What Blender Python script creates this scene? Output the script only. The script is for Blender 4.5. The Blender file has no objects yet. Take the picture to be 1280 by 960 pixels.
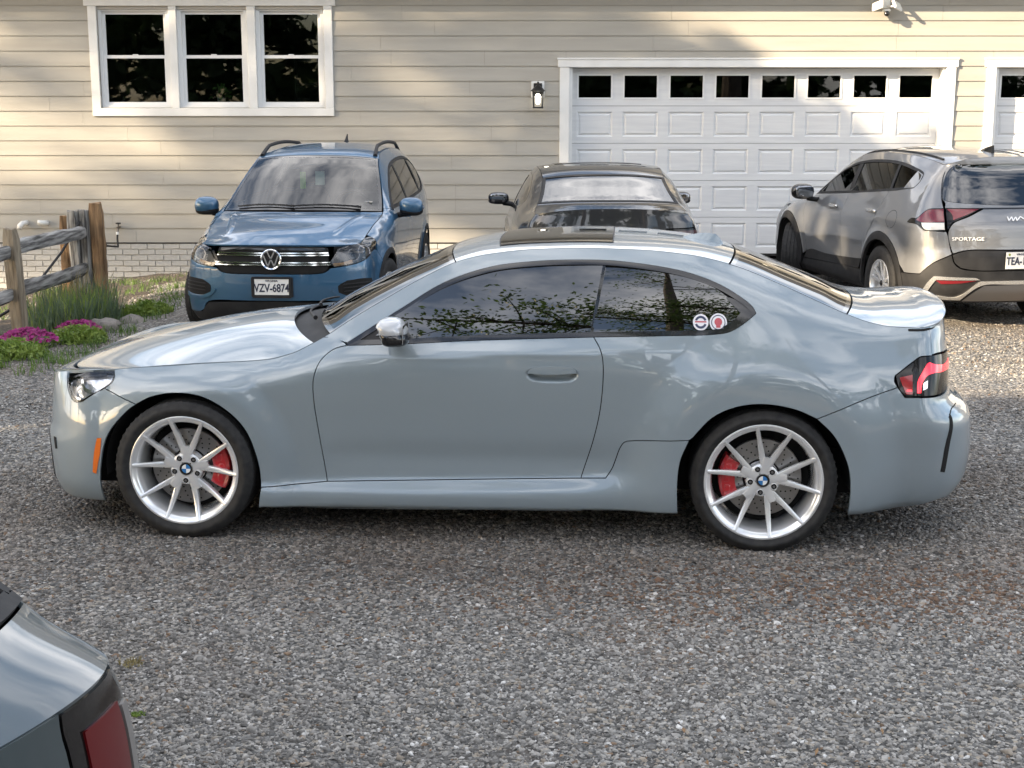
import bpy, bmesh, math, random
from math import radians, sin, cos, pi
from mathutils import Vector, Matrix
from mathutils.geometry import delaunay_2d_cdt
random.seed(7)
sc = bpy.context.scene
COL = sc.collection
# ---------------------------------------------------------------- camera
cam = bpy.data.cameras.new('camera'); co = bpy.data.objects.new('camera', cam); COL.objects.link(co)
cam.sensor_width = 36; cam.lens = 36*1775/1280; cam.clip_end = 500; cam.clip_start = .05
co.location = (0, 0, 2.06); co.rotation_euler = (radians(90)-math.atan(352/1775), 0, 0)
sc.camera = co
sc.render.resolution_x = 1024; sc.render.resolution_y = 768
# ---------------------------------------------------------------- light
SUN_EL = 21.0; SUN_AZ = (-0.88, -0.47)          # horizontal direction towards the sun
w = bpy.data.worlds.new('World'); sc.world = w; w.use_nodes = True
nt = w.node_tree; nt.nodes.clear()
sky = nt.nodes.new('ShaderNodeTexSky'); sky.sky_type = 'NISHITA'; sky.sun_disc = False
sky.sun_elevation = radians(SUN_EL); sky.sun_rotation = math.atan2(SUN_AZ[0], SUN_AZ[1]); sky.air_density = 1.0; sky.dust_density = 1.5
tc = nt.nodes.new('ShaderNodeTexCoord'); mp = nt.nodes.new('ShaderNodeMapping'); mp.inputs['Scale'].default_value = (1.0, 1.0, 2.2)
nz = nt.nodes.new('ShaderNodeTexNoise'); nz.inputs['Scale'].default_value = 2.6; nz.inputs['Detail'].default_value = 7; nz.inputs['Roughness'].default_value = .58
rp = nt.nodes.new('ShaderNodeValToRGB'); rp.color_ramp.elements[0].position = .42; rp.color_ramp.elements[1].position = .72
mx = nt.nodes.new('ShaderNodeMix'); mx.data_type = 'RGBA'; mx.inputs[7].default_value = (15.0, 14.6, 14.4, 1)
bg = nt.nodes.new('ShaderNodeBackground'); bg.inputs[1].default_value = .096
out = nt.nodes.new('ShaderNodeOutputWorld'); lk = nt.links.new
lk(tc.outputs['Generated'], mp.inputs[0]); lk(mp.outputs[0], nz.inputs['Vector']); lk(nz.outputs[0], rp.inputs[0]); lk(rp.outputs[0], mx.inputs[0])
lk(sky.outputs[0], mx.inputs[6]); lk(mx.outputs[2], bg.inputs[0]); lk(bg.outputs[0], out.inputs[0])
sl = bpy.data.lights.new('sun', 'SUN'); sl.energy = 5.0; sl.angle = radians(.53); sl.color = (1.0, .80, .55)
so = bpy.data.objects.new('sun', sl); COL.objects.link(so)
_d = Vector((-SUN_AZ[0]*cos(radians(SUN_EL)), -SUN_AZ[1]*cos(radians(SUN_EL)), -sin(radians(SUN_EL))))
so.rotation_euler = _d.to_track_quat('-Z', 'Y').to_euler(); so.location = (-20, -10, 12)
vs = sc.view_settings; vs.view_transform = 'Standard'; vs.look = 'None'; vs.gamma = 1; vs.use_curve_mapping = False; vs.exposure = 1.66
sc.render.engine = 'CYCLES'
sc.cycles.max_bounces = 8; sc.cycles.transparent_max_bounces = 12
# ---------------------------------------------------------------- helpers
def tag(o, label=None, cat=None, group=None, kind=None):
    if label: o['label'] = label
    if cat: o['category'] = cat
    if group: o['group'] = group
    if kind: o['kind'] = kind
    return o
def empty(name, loc=(0, 0, 0), rz=0, parent=None):
    o = bpy.data.objects.new(name, None); COL.objects.link(o); o.location = loc; o.rotation_euler = (0, 0, rz); o.empty_display_size = .2
    o.parent = parent
    return o
def obj(name, me, mat=None, parent=None, loc=None, rot=None):
    o = bpy.data.objects.new(name, me); COL.objects.link(o)
    if mat is not None and len(me.materials) == 0: me.materials.append(mat)
    if parent: o.parent = parent
    if loc is not None: o.location = loc
    if rot is not None: o.rotation_euler = rot
    return o
def mesh(name, V, F, smooth=False, sharp=None):
    me = bpy.data.meshes.new(name); me.from_pydata([tuple(v) for v in V], [], [tuple(f) for f in F])
    if smooth: me.polygons.foreach_set('use_smooth', [True]*len(me.polygons))
    me.update()
    if sharp: me.set_sharp_from_angle(angle=radians(sharp))
    return me
class MB:
    """collects shapes of ONE object"""
    def __init__(s): s.V = []; s.F = []; s.M = []; s.mi = 0
    def add(s, V, F):
        n = len(s.V); s.V += [tuple(v) for v in V]; s.F += [tuple(i+n for i in f) for f in F]; s.M += [s.mi]*len(F); return s
    def box(s, lo, hi, ch=0.0):
        x0, y0, z0 = lo; x1, y1, z1 = hi
        if ch <= 0:
            V = [(x0,y0,z0),(x1,y0,z0),(x1,y1,z0),(x0,y1,z0),(x0,y0,z1),(x1,y0,z1),(x1,y1,z1),(x0,y1,z1)]
            F = [(3,2,1,0),(4,5,6,7),(0,1,5,4),(1,2,6,5),(2,3,7,6),(3,0,4,7)]
            return s.add(V, F)
        bm = bmesh.new(); bmesh.ops.create_cube(bm, size=1)
        for v in bm.verts: v.co = Vector((x0+(v.co.x+.5)*(x1-x0), y0+(v.co.y+.5)*(y1-y0), z0+(v.co.z+.5)*(z1-z0)))
        bmesh.ops.bevel(bm, geom=bm.edges[:], offset=ch, segments=1, affect='EDGES')
        bm.verts.index_update(); s.add([v.co[:] for v in bm.verts], [[v.index for v in f.verts] for f in bm.faces]); bm.free(); return s
    def prism(s, pts, axis, a, b):
        """pts 2D closed, extruded along axis from a to b (axis 'x','y','z')"""
        n = len(pts); mk = {'x': lambda p, t: (t, p[0], p[1]), 'y': lambda p, t: (p[0], t, p[1]), 'z': lambda p, t: (p[0], p[1], t)}[axis]
        V = [mk(p, a) for p in pts]+[mk(p, b) for p in pts]
        F = [tuple(range(n))[::-1], tuple(range(n, 2*n))]+[(i, (i+1) % n, n+(i+1) % n, n+i) for i in range(n)]
        return s.add(V, F)
    def tube(s, pts, r, n=8, cap=True):
        P = [Vector(p) for p in pts]; R = r if isinstance(r, (list, tuple)) else [r]*len(P)
        V = []; F = []; up = None
        for i, p in enumerate(P):
            t = (P[min(i+1, len(P)-1)]-P[max(i-1, 0)]).normalized()
            if up is None: up = t.orthogonal().normalized()
            else: up = (up-t*up.dot(t)).normalized()
            sd = t.cross(up)
            for k in range(n):
                a = 2*pi*k/n; V.append(p+(up*cos(a)+sd*sin(a))*R[i])
        for i in range(len(P)-1):
            for k in range(n): F.append((i*n+k, i*n+(k+1) % n, (i+1)*n+(k+1) % n, (i+1)*n+k))
        if cap: F += [tuple(range(n))[::-1], tuple(range((len(P)-1)*n, len(P)*n))]
        return s.add(V, F)
    def lathe(s, prof, n=48, axis='y', c=(0, 0, 0), close=False, a0=0, a1=2*pi):
        """prof: list of (r, h) ; revolved about axis"""
        full = abs(a1-a0) > 2*pi-1e-4; m = n if full else n+1; k = len(prof); V = []
        for i in range(m):
            a = a0+(a1-a0)*i/n
            for r, h in prof:
                u, v = r*cos(a), r*sin(a)
                V.append({'y': (c[0]+u, c[1]+h, c[2]+v), 'z': (c[0]+u, c[1]+v, c[2]+h), 'x': (c[0]+h, c[1]+u, c[2]+v)}[axis])
        F = []
        for i in range(n):
            j = (i+1) % m
            for q in range(k if close else k-1): F.append((i*k+q, i*k+(q+1) % k, j*k+(q+1) % k, j*k+q))
        return s.add(V, F)
    def sq(s, c, r, e1=.5, e2=.5, n=16, m=24, fn=None):
        """superellipsoid"""
        pw = lambda v, e: math.copysign(abs(v)**e, v); V = []; F = []
        for i in range(n+1):
            a = -pi/2+pi*i/n
            for j in range(m):
                b = 2*pi*j/m
                p = Vector((r[0]*pw(cos(a), e1)*pw(cos(b), e2), r[1]*pw(cos(a), e1)*pw(sin(b), e2), r[2]*pw(sin(a), e1)))
                if fn: p = Vector(fn(p))
                V.append((c[0]+p.x, c[1]+p.y, c[2]+p.z))
        for i in range(n):
            for j in range(m): F.append((i*m+j, i*m+(j+1) % m, (i+1)*m+(j+1) % m, (i+1)*m+j))
        return s.add(V, F)
    def me(s, name, smooth=None, fix=True, mats=None):
        me = bpy.data.meshes.new(name); me.from_pydata(s.V, [], s.F)
        if fix:
            bm = bmesh.new(); bm.from_mesh(me); bmesh.ops.remove_doubles(bm, verts=bm.verts, dist=1e-6)
            bmesh.ops.recalc_face_normals(bm, faces=bm.faces); bm.to_mesh(me); bm.free()
        if mats:
            for m in mats: me.materials.append(m)
            if len(me.polygons) == len(s.M): me.polygons.foreach_set('material_index', s.M)
        if smooth is not None:
            me.polygons.foreach_set('use_smooth', [True]*len(me.polygons)); me.set_sharp_from_angle(angle=radians(smooth))
        me.update(); return me
    def build(s, name, mat, parent=None, smooth=None, loc=None, rot=None):
        return obj(name, s.me(name, smooth), mat, parent, loc, rot)
def copy_tree(o, parent=None):
    c = o.copy(); COL.objects.link(c); c.parent = parent
    for ch in o.children: copy_tree(ch, c)
    return c
def text_mesh(txt, size, depth=.002, bold=0.0, align='CENTER', sx=1.0):
    cu = bpy.data.curves.new('lettering', 'FONT'); cu.body = txt; cu.size = size; cu.extrude = depth; cu.align_x = align; cu.align_y = 'CENTER'; cu.offset = bold
    cu.resolution_u = 3
    o = bpy.data.objects.new('lettering', cu); COL.objects.link(o)
    bpy.context.view_layer.update()
    me = bpy.data.meshes.new_from_object(o.evaluated_get(bpy.context.evaluated_depsgraph_get()))
    bpy.data.objects.remove(o); bpy.data.curves.remove(cu)
    for v in me.vertices: v.co.x *= sx
    return me
# ---------------------------------------------------------------- materials
MAT = {}
def mat(name, col=(.5, .5, .5), rough=.5, metal=0, coat=0, spec=.5, coat_r=.03, emis=None, es=0, trans=0, ior=1.5, alpha=1):
    m = bpy.data.materials.new(name); m.use_nodes = True; b = m.node_tree.nodes['Principled BSDF']
    b.inputs['Base Color'].default_value = (*col, 1); b.inputs['Roughness'].default_value = rough; b.inputs['Metallic'].default_value = metal
    b.inputs['Coat Weight'].default_value = coat; b.inputs['Coat Roughness'].default_value = coat_r; b.inputs['Specular IOR Level'].default_value = spec
    b.inputs['Transmission Weight'].default_value = trans; b.inputs['IOR'].default_value = ior; b.inputs['Alpha'].default_value = alpha
    if emis: b.inputs['Emission Color'].default_value = (*emis, 1); b.inputs['Emission Strength'].default_value = es
    MAT[name] = m; return m
def N(m, t, **kw):
    n = m.node_tree.nodes.new(t)
    for k_, v in kw.items():
        if k_ in n.inputs: n.inputs[k_].default_value = v
        else: setattr(n, k_, v)
    return n
def vary(m, c1, c2, scale=5, detail=4, rough=None, bump=0, bscale=None, stretch=(1, 1, 1), coord='Object', lo=.35, hi=.65, bdist=.002):
    """two-colour noise on base colour, optional bump"""
    t = m.node_tree; L = t.links.new; b = t.nodes['Principled BSDF']
    tcn = N(m, 'ShaderNodeTexCoord'); mpn = N(m, 'ShaderNodeMapping'); mpn.inputs['Scale'].default_value = stretch
    L(tcn.outputs[coord], mpn.inputs[0])
    n = N(m, 'ShaderNodeTexNoise', Scale=scale, Detail=detail); L(mpn.outputs[0], n.inputs['Vector'])
    r = N(m, 'ShaderNodeValToRGB'); r.color_ramp.elements[0].position = lo; r.color_ramp.elements[1].position = hi
    r.color_ramp.elements[0].color = (*c1, 1); r.color_ramp.elements[1].color = (*c2, 1)
    L(n.outputs[0], r.inputs[0]); L(r.outputs[0], b.inputs['Base Color'])
    if bump:
        n2 = N(m, 'ShaderNodeTexNoise', Scale=bscale or scale*4, Detail=5); L(mpn.outputs[0], n2.inputs['Vector'])
        bp = N(m, 'ShaderNodeBump', Strength=bump, Distance=bdist); L(n2.outputs[0], bp.inputs['Height']); L(bp.outputs[0], b.inputs['Normal'])
    return m
def paint(name, col, metal=.55, rough=.38, flake=.06, coat_ior=1.6):
    """metallic clear-coated car paint"""
    m = mat(name, col, rough, metal, coat=1.0, coat_r=.02)
    t = m.node_tree; L = t.links.new; b = t.nodes['Principled BSDF']
    tcn = N(m, 'ShaderNodeTexCoord'); n = N(m, 'ShaderNodeTexNoise', Scale=900.0, Detail=1.0); L(tcn.outputs['Object'], n.inputs['Vector'])
    mr = N(m, 'ShaderNodeMapRange'); mr.inputs['To Min'].default_value = 1-flake*3; mr.inputs['To Max'].default_value = 1+flake*3
    L(n.outputs[0], mr.inputs[0]); v = N(m, 'ShaderNodeVectorMath', operation='SCALE'); v.inputs[0].default_value = col
    L(mr.outputs[0], v.inputs['Scale']); L(v.outputs[0], b.inputs['Base Color'])
    b.inputs['Coat IOR'].default_value = coat_ior
    # faint film of road dust low on the body and uneven gloss
    n2 = N(m, 'ShaderNodeTexNoise', Scale=6.0, Detail=6.0); L(tcn.outputs['Object'], n2.inputs['Vector'])
    m2 = N(m, 'ShaderNodeMapRange'); m2.inputs['From Min'].default_value = .4; m2.inputs['From Max'].default_value = .75; m2.inputs['To Min'].default_value = .015; m2.inputs['To Max'].default_value = .07
    L(n2.outputs[0], m2.inputs[0]); L(m2.outputs[0], b.inputs['Coat Roughness'])
    return m
def glass(name, tint, refl=1.5, dirt=.0):
    """thin tinted car/window glass: fresnel mirror over a tinted see-through sheet"""
    m = bpy.data.materials.new(name); m.use_nodes = True; t = m.node_tree; t.nodes.clear(); L = t.links.new
    o = N(m, 'ShaderNodeOutputMaterial'); tr = N(m, 'ShaderNodeBsdfTransparent', Color=(*tint, 1)); gl = N(m, 'ShaderNodeBsdfGlossy', Roughness=.012, Color=(1, 1, 1, 1))
    fr = N(m, 'ShaderNodeFresnel', IOR=refl); mi = N(m, 'ShaderNodeMixShader')
    L(fr.outputs[0], mi.inputs[0]); L(tr.outputs[0], mi.inputs[1]); L(gl.outputs[0], mi.inputs[2]); L(mi.outputs[0], o.inputs[0])
    MAT[name] = m; return m
mat('rubber', (.018, .018, .019), .75); vary(MAT['rubber'], (.009, .009, .010), (.022, .0215, .021), 30, 4, bump=.2, bscale=160)
mat('tyre_side', (.02, .02, .021), .6)
mat('black_gloss', (.008, .008, .009), .12, coat=.6)
mat('black_plastic', (.016, .016, .017), .6, spec=.3); vary(MAT['black_plastic'], (.012, .012, .013), (.022, .022, .023), 8, 3, bump=.15, bscale=300)
mat('dark_void', (.004, .004, .004), .9)
mat('liner', (.010, .010, .010), .9)
mat('chrome', (.82, .83, .84), .08, 1.0); mat('mirror_face', (.30, .31, .33), .04, 1.0)
mat('alloy', (.84, .85, .86), .26, .6, coat=.5)
mat('alloy_dark', (.30, .30, .31), .35, 1.0)
mat('disc', (.34, .33, .32), .34, 1.0)
mat('caliper_red', (.42, .012, .018), .28, coat=.7)
mat('white_paint', (.78, .78, .77), .45)
mat('logo_blue', (.02, .16, .42), .3, coat=.5)
mat('logo_white', (.8, .8, .8), .3, coat=.5)
mat('amber', (.75, .16, .01), .18, coat=1, spec=.6)
mat('lens_red', (.30, .004, .008), .1, coat=1)
mat('lens_red_bright', (.62, .008, .02), .12, coat=1, emis=(1, .02, .04), es=.6)
mat('lamp_silver', (.75, .76, .78), .16, 1.0)
mat('seat', (.030, .030, .032), .6)
mat('seat_grey', (.14, .14, .14), .8)
mat('dash', (.028, .028, .03), .7)
glass('tint', (.10, .105, .11)); glass('tint_mirror', (.10, .105, .11), 2.3); glass('screen_glass', (.72, .77, .75), 1.7); glass('tint_dark', (.03, .03, .032), 2.1); glass('clear_glass', (.62, .66, .64)); glass('lens_clear', (.86, .88, .9))
# ---------------------------------------------------------------- car body surfaces (numpy only)
import numpy as np
def _slopes(X, Y):
    """Fritsch-Butland slopes along last axis"""
    h = np.diff(X, axis=-1); h = np.where(np.abs(h) < 1e-6, 1e-6, h)
    d = np.diff(Y, axis=-1) / h
    m = np.zeros_like(Y)
    a, b = d[..., :-1], d[..., 1:]
    h0, h1 = h[..., :-1], h[..., 1:]
    w1 = 2*h1 + h0; w2 = h1 + 2*h0
    ok = (a*b) > 0
    den = np.where(ok, w1/np.where(ok, a, 1) + w2/np.where(ok, b, 1), 1)
    m[..., 1:-1] = np.where(ok, (w1+w2)/den, 0)
    m[..., 0] = d[..., 0]; m[..., -1] = d[..., -1]
    return m, h, d
class Pc:
    def __init__(s, pts):
        p = np.array(pts, float); s.x = p[:, 0]; s.y = p[:, 1]
        s.m, s.h, s.d = _slopes(s.x, s.y)
    def __call__(s, x):
        x = np.clip(np.asarray(x, float), s.x[0], s.x[-1])
        i = np.clip(np.searchsorted(s.x, x, 'right')-1, 0, len(s.x)-2)
        h = s.h[i]; t = (x-s.x[i])/h
        return ((1+2*t)*(1-t)**2*s.y[i] + t*(1-t)**2*h*s.m[i] + t*t*(3-2*t)*s.y[i+1] + t*t*(t-1)*h*s.m[i+1])
def sstep(t):
    t = np.clip(t, 0, 1); return t*t*(3-2*t)
class Body:
    """S(s,z): side skin wrapped round nose and tail.  T(s,q): top skin, q=0 centre, q=1 edge.
       local axes: x rearwards from the front axle, y across, z up; the y<0 side is the car's left."""
    def __init__(b, edge, rows, zc, k, nose, tail, p=2.2, n=2.5, LF=1.0, LR=1.0, flares=(), bumps=None, zoff=0.0):
        e = np.array(edge, float)
        b.ye = Pc(e[:, [0, 1]]); b.ze = Pc(e[:, [0, 2]])
        b.x0, b.x1 = e[0, 0], e[-1, 0]
        b.rz = [Pc([(q[0], q[1]) for q in r]) for r in rows]
        b.ry = [Pc([(q[0], q[2]) for q in r]) for r in rows]
        b.zc = Pc(zc); b.k = Pc(k); b.nose = Pc(nose); b.tail = Pc(tail)
        b.p = Pc(p) if not np.isscalar(p) else (lambda x: p+0*x)
        b.n = n; b.LF, b.LR = LF, LR; b.flares = flares; b.bumps = bumps
    blur = False
    def W(b, x, z):
        x = np.asarray(x, float); z = np.asarray(z, float)
        if b.blur:        # soften the control rows along the car, keeping the edge line fixed
            y = 0; wt = 0; ze0 = b.ze(x); rz_ = np.clip(np.minimum(ze0-z, .02), 0, np.where((z < .34) | ((x < 2.2) & (z < .97)), .005, .02))
            for dx, w1 in ((0, 1.), (-.07, .7), (.07, .7), (-.14, .25), (.14, .25)):
                xx = np.clip(x+dx, b.x0, b.x1); zz_ = z*b.ze(xx)/ze0
                for dz, w2 in ((0, 1.), (-.8, .5), (.8, .5)):
                    y = y+w1*w2*b._W(xx, zz_+dz*rz_); wt += w1*w2
            y = y/wt + np.clip(1-(ze0-z)/.05, 0, 1)*0
        else: y = b._W(x, z)
        for (xw, zw, R, lip, w, F, up) in b.flares:
            dz = (z-zw); dz = np.where(dz < 0, dz*0.35, dz*up)
            r = np.hypot(x-xw, dz)
            y = y + F*sstep((R+lip+w-r)/w)
        if b.bumps is not None: y = y + b.bumps(x, z)
        return y
    def _W(b, x, z):
        ze = b.ze(x)
        Z = [r(x) for r in b.rz]; Y = [r(x) for r in b.ry]
        # keep rows ordered below the edge
        for i in range(len(Z)):
            Z[i] = np.minimum(Z[i], ze - 0.012*(len(Z)-i))
        Z.append(ze); Y.append(b.ye(x))
        Z = np.stack(Z, -1); Y = np.stack(Y, -1)
        for i in range(1, Z.shape[-1]):
            Z[..., i] = np.maximum(Z[..., i], Z[..., i-1]+0.004)
        m, h, d = _slopes(Z, Y)
        zq = np.clip(z, Z[..., 0], Z[..., -1])
        i = np.clip((Z <= zq[..., None]).sum(-1)-1, 0, Z.shape[-1]-2)[..., None]
        g = lambda A, j: np.take_along_axis(A, j, -1)[..., 0]
        hh = g(h, i); t = (zq-g(Z, i))/hh
        y = ((1+2*t)*(1-t)**2*g(Y, i) + t*(1-t)**2*hh*g(m, i) + t*t*(3-2*t)*g(Y, i+1) + t*t*(t-1)*hh*g(m, i+1))
        return y
    def S(b, s, z, off=0.0):
        s = np.asarray(s, float); z = np.asarray(z, float)
        if off: return b._off(b.S, s, z, off)
        x = np.clip(s, b.x0, b.x1)
        w = b.W(x, z)
        aF = np.clip((b.x0-s)/b.LF, 0, 1)*np.pi/2
        aR = np.clip((s-b.x1)/b.LR, 0, 1)*np.pi/2
        e = 2.0/b.n
        sf = np.sin(aF)**e; sr = np.sin(aR)**e
        y = w*np.clip(np.cos(aF), 0, 1)**e*np.clip(np.cos(aR), 0, 1)**e
        X = x - np.where(s < b.x0, (b.x0-b.nose(z))*sf, 0) + np.where(s > b.x1, (b.tail(z)-b.x1)*sr, 0)
        return np.stack([X, -y, z], -1)
    def Etop(b, s):
        """top z limit of the side skin"""
        s = np.asarray(s, float); e = 2.0/b.n
        x = np.clip(s, b.x0, b.x1)
        aF = np.clip((b.x0-s)/b.LF, 0, 1)*np.pi/2; aR = np.clip((s-b.x1)/b.LR, 0, 1)*np.pi/2
        q = np.clip(np.cos(aF), 0, 1)**e*np.clip(np.cos(aR), 0, 1)**e
        ze = b.ze(x); return np.where((s < b.x0) | (s > b.x1), ze+(b.zc(x)-ze)*(1-q**b.p(x)), ze)
    def T(b, s, t, off=0.0):
        """t = signed q (negative = left side)"""
        s = np.asarray(s, float); t = np.asarray(t, float)
        if off: return b._off(b.T, s, t, off)
        q = np.clip(np.abs(t), 0, 1)
        ze = b.ze(s)
        be = np.maximum(sstep((b.x0+.12-s)/.12), sstep((s-b.x1+.12)/.12))
        x = s - b.k(s)*(be*np.maximum(1-q**b.n, 0)**(1.0/b.n)+(1-be)*(1-q*q))
        z = ze + (b.zc(s)-ze)*(1-q**b.p(s))
        return np.stack([x, t*b.ye(s), z], -1)
    def _off(b, F, u, v, off):
        e = 2e-3
        P = F(u, v); du = F(u+e, v)-F(u-e, v); dv = F(u, v+e)-F(u, v-e)
        N = np.cross(du, dv); l = np.linalg.norm(N, axis=-1, keepdims=True); N = N/np.maximum(l, 1e-9)
        # outward: away from the body axis
        c = P - np.array([1.4, 0, 0.45]); N = N*np.sign((N*c).sum(-1, keepdims=True))
        if F == b.T: N = N*np.sign(N[..., 2:3]+1e-9)
        return P + N*off
def spl(seg, d):
    """centripetal Catmull-Rom through a segment, sampled about every d"""
    P = np.array(seg, float)
    if len(P) == 2:
        n = max(1, int(round(np.linalg.norm(P[1]-P[0])/d)))
        return [P[0]+(P[1]-P[0])*i/n for i in range(n)]
    Q = np.vstack([2*P[0]-P[1], P, 2*P[-1]-P[-2]])
    out = []
    for i in range(1, len(Q)-2):
        p0, p1, p2, p3 = Q[i-1:i+3]
        t1 = max(np.linalg.norm(p1-p0), 1e-6)**.5; t2 = t1+max(np.linalg.norm(p2-p1), 1e-6)**.5; t3 = t2+max(np.linalg.norm(p3-p2), 1e-6)**.5
        n = max(1, int(round(np.linalg.norm(p2-p1)/d)))
        for j in range(n):
            t = t1+(t2-t1)*j/n
            A1 = p0*(t1-t)/t1+p1*t/t1; A2 = p1*(t2-t)/(t2-t1)+p2*(t-t1)/(t2-t1); A3 = p2*(t3-t)/(t3-t2)+p3*(t-t2)/(t3-t2)
            B1 = A1*(t2-t)/t2+A2*t/t2; B2 = A2*(t3-t)/(t3-t1)+A3*(t-t1)/(t3-t1)
            out.append(B1*(t2-t)/(t2-t1)+B2*(t-t1)/(t2-t1))
    return out
def poly(segs, d):
    out = []
    for s in segs: out += spl(s, d)
    return np.array(out)
def inset(P, g):
    """move a closed polygon inwards by g"""
    A = 0.5*np.sum(P[:, 0]*np.roll(P[:, 1], -1)-np.roll(P[:, 0], -1)*P[:, 1])
    e = np.roll(P, -1, 0)-P; e /= np.maximum(np.linalg.norm(e, axis=1, keepdims=True), 1e-9)
    nrm = np.stack([-e[:, 1], e[:, 0]], 1)*np.sign(A)
    m = nrm+np.roll(nrm, 1, 0); l = np.linalg.norm(m, axis=1, keepdims=True); m = m/np.maximum(l, .5)
    c = np.clip((m*nrm).sum(1, keepdims=True), .4, 1)
    return P+m*g/c
def inside(P, pts):
    x, y = pts[:, 0], pts[:, 1]; r = np.zeros(len(pts), bool)
    x0, y0 = P[:, 0], P[:, 1]; x1, y1 = np.roll(x0, -1), np.roll(y0, -1)
    for a, b_, c, d in zip(x0, y0, x1, y1):
        if b_ == d: continue
        t = ((b_ > y) != (d > y)) & (x < (c-a)*(y-b_)/(d-b_)+a); r ^= t
    return r
def bdist(P, pts):
    a = P; b_ = np.roll(P, -1, 0); best = np.full(len(pts), 1e9)
    for p, q in zip(a, b_):
        v = q-p; L = v@v
        if L < 1e-12: continue
        t = np.clip(((pts-p)@v)/L, 0, 1); best = np.minimum(best, np.linalg.norm(pts-p-t[:, None]*v, axis=1))
    return best
def coupe_body():
    edge = [(-.42,.775,.795),(-.25,.775,.812),(.05,.785,.838),(.382,.79,.862),(.512,.785,.893),(.60,.765,.935),(.683,.745,.982),(.80,.725,1.058),(.946,.695,1.145),(1.12,.655,1.243),(1.281,.625,1.318),
            (1.45,.605,1.358),(1.65,.598,1.380),(1.9,.595,1.388),(2.15,.592,1.382),(2.4,.59,1.358),(2.579,.595,1.318),(2.854,.64,1.214),(3.0,.665,1.150),(3.131,.685,1.095),(3.22,.70,1.065),(3.32,.715,1.047),(3.42,.72,1.042)]
    R = [ # (x, z, halfwidth)
     [(-.42,.13,.74),(0,.15,.78),(.35,.145,.80),(.8,.150,.82),(2.2,.165,.82),(2.5,.17,.82),(3.1,.17,.82),(3.42,.19,.74)],
     [(-.42,.17,.80),(0,.17,.86),(.35,.158,.875),(.8,.163,.885),(2.2,.180,.890),(2.5,.19,.89),(3.1,.20,.885),(3.42,.24,.80)],
     [(-.42,.27,.84),(0,.24,.88),(.35,.225,.885),(.8,.228,.895),(2.0,.245,.900),(2.5,.30,.90),(3.1,.30,.89),(3.42,.33,.83)],
     [(-.42,.38,.845),(0,.36,.885),(.35,.30,.862),(.8,.315,.855),(1.9,.36,.858),(2.4,.45,.90),(3.1,.45,.885),(3.42,.48,.85)],
     [(-.42,.55,.845),(0,.55,.89),(.35,.52,.872),(.8,.53,.868),(1.9,.55,.872),(2.4,.62,.90),(3.1,.60,.885),(3.42,.62,.865)],
     [(-.42,.66,.835),(0,.70,.878),(.35,.73,.882),(.8,.80,.887),(1.4,.83,.890),(1.9,.845,.889),(2.4,.80,.895),(3.1,.76,.875),(3.42,.72,.845)],
     [(-.42,.735,.815),(0,.775,.845),(.35,.81,.855),(.8,.880,.878),(1.4,.908,.882),(1.9,.922,.881),(2.4,.90,.878),(3.1,.86,.855),(3.42,.83,.81)],
     [(-.42,.775,.795),(0,.815,.810),(.35,.84,.818),(.62,.90,.822),(.8,.945,.826),(1.4,.975,.832),(1.9,1.000,.832),(2.4,1.01,.838),(2.8,1.0,.835),(3.1,.955,.81),(3.42,.935,.77)],
     [(-.42,.785,.785),(0,.826,.797),(.35,.85,.802),(.62,.925,.790),(.8,1.0,.765),(.946,1.085,.735),(1.12,1.18,.700),(1.281,1.255,.675),(1.45,1.30,.660),(1.9,1.338,.652),(2.15,1.33,.653),(2.4,1.30,.662),(2.579,1.25,.685),(2.854,1.13,.745),(3.1,1.03,.765),(3.42,1.0,.745)],
    ]
    zc = [(-.42,.715),(-.33,.765),(-.2,.83),(0,.895),(.2,.94),(.45,.978),(.60,.995),(.683,1.012),(.80,1.085),(.946,1.172),(1.12,1.267),(1.281,1.340),(1.45,1.382),(1.65,1.402),(1.9,1.410),(2.15,1.404),(2.4,1.382),(2.579,1.342),(2.854,1.238),(3.0,1.178),(3.131,1.118),(3.22,1.095),(3.32,1.092),(3.38,1.098),(3.42,1.104)]
    k = [(-.42,.415),(-.2,.30),(.05,.22),(.4,.19),(.683,.16),(1.281,.07),(1.7,.03),(2.1,-.01),(2.579,-.06),(3.131,-.10),(3.25,-.15),(3.42,-.23)]
    nose = [(.10,-.785),(.16,-.835),(.24,-.855),(.35,-.862),(.45,-.868),(.52,-.848),(.60,-.845),(.66,-.842),(.72,-.835),(.80,-.82)]
    tail = [(.12,3.60),(.17,3.68),(.235,3.765),(.32,3.81),(.43,3.82),(.57,3.81),(.625,3.785),(.675,3.72),(.72,3.68),(.80,3.68),(.95,3.665),(1.04,3.655),(1.112,3.65)]
    p = [(-.42,2.6),(.3,2.4),(.683,2.0),(1.3,2.6),(2.5,2.6),(3.1,2.4),(3.42,2.2)]
    fl = [(0.0,.33,.375,.035,.15,.030,.97),(2.744,.335,.385,.05,.24,.042,.90)]
    on = [True]
    def bumps(x, z):
        # crisp shoulder line along the doors and into the rear haunch
        zz = .882+.036*np.clip(x-.6, 0, 2)
        g = .004*np.exp(-((z-zz)/.016)**2)*sstep((x-.5)/.4)*sstep((2.6-x)/.6)
        # hollow above the side skirt
        g -= .006*np.exp(-((z-.42)/.06)**2)*sstep((x-.55)/.3)*sstep((2.2-x)/.3)
        if on[0]:
            # scooped pocket behind the door handle
            e = ((x-1.759)/.122)**4+np.where(z > .831, ((z-.831)/.03)**2, ((z-.831)/.040)**2)
            g = g-.032*sstep((1.0-e)/.75)*np.where(z > .845, sstep((.866-z)/.02), 1)
        return g
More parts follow.
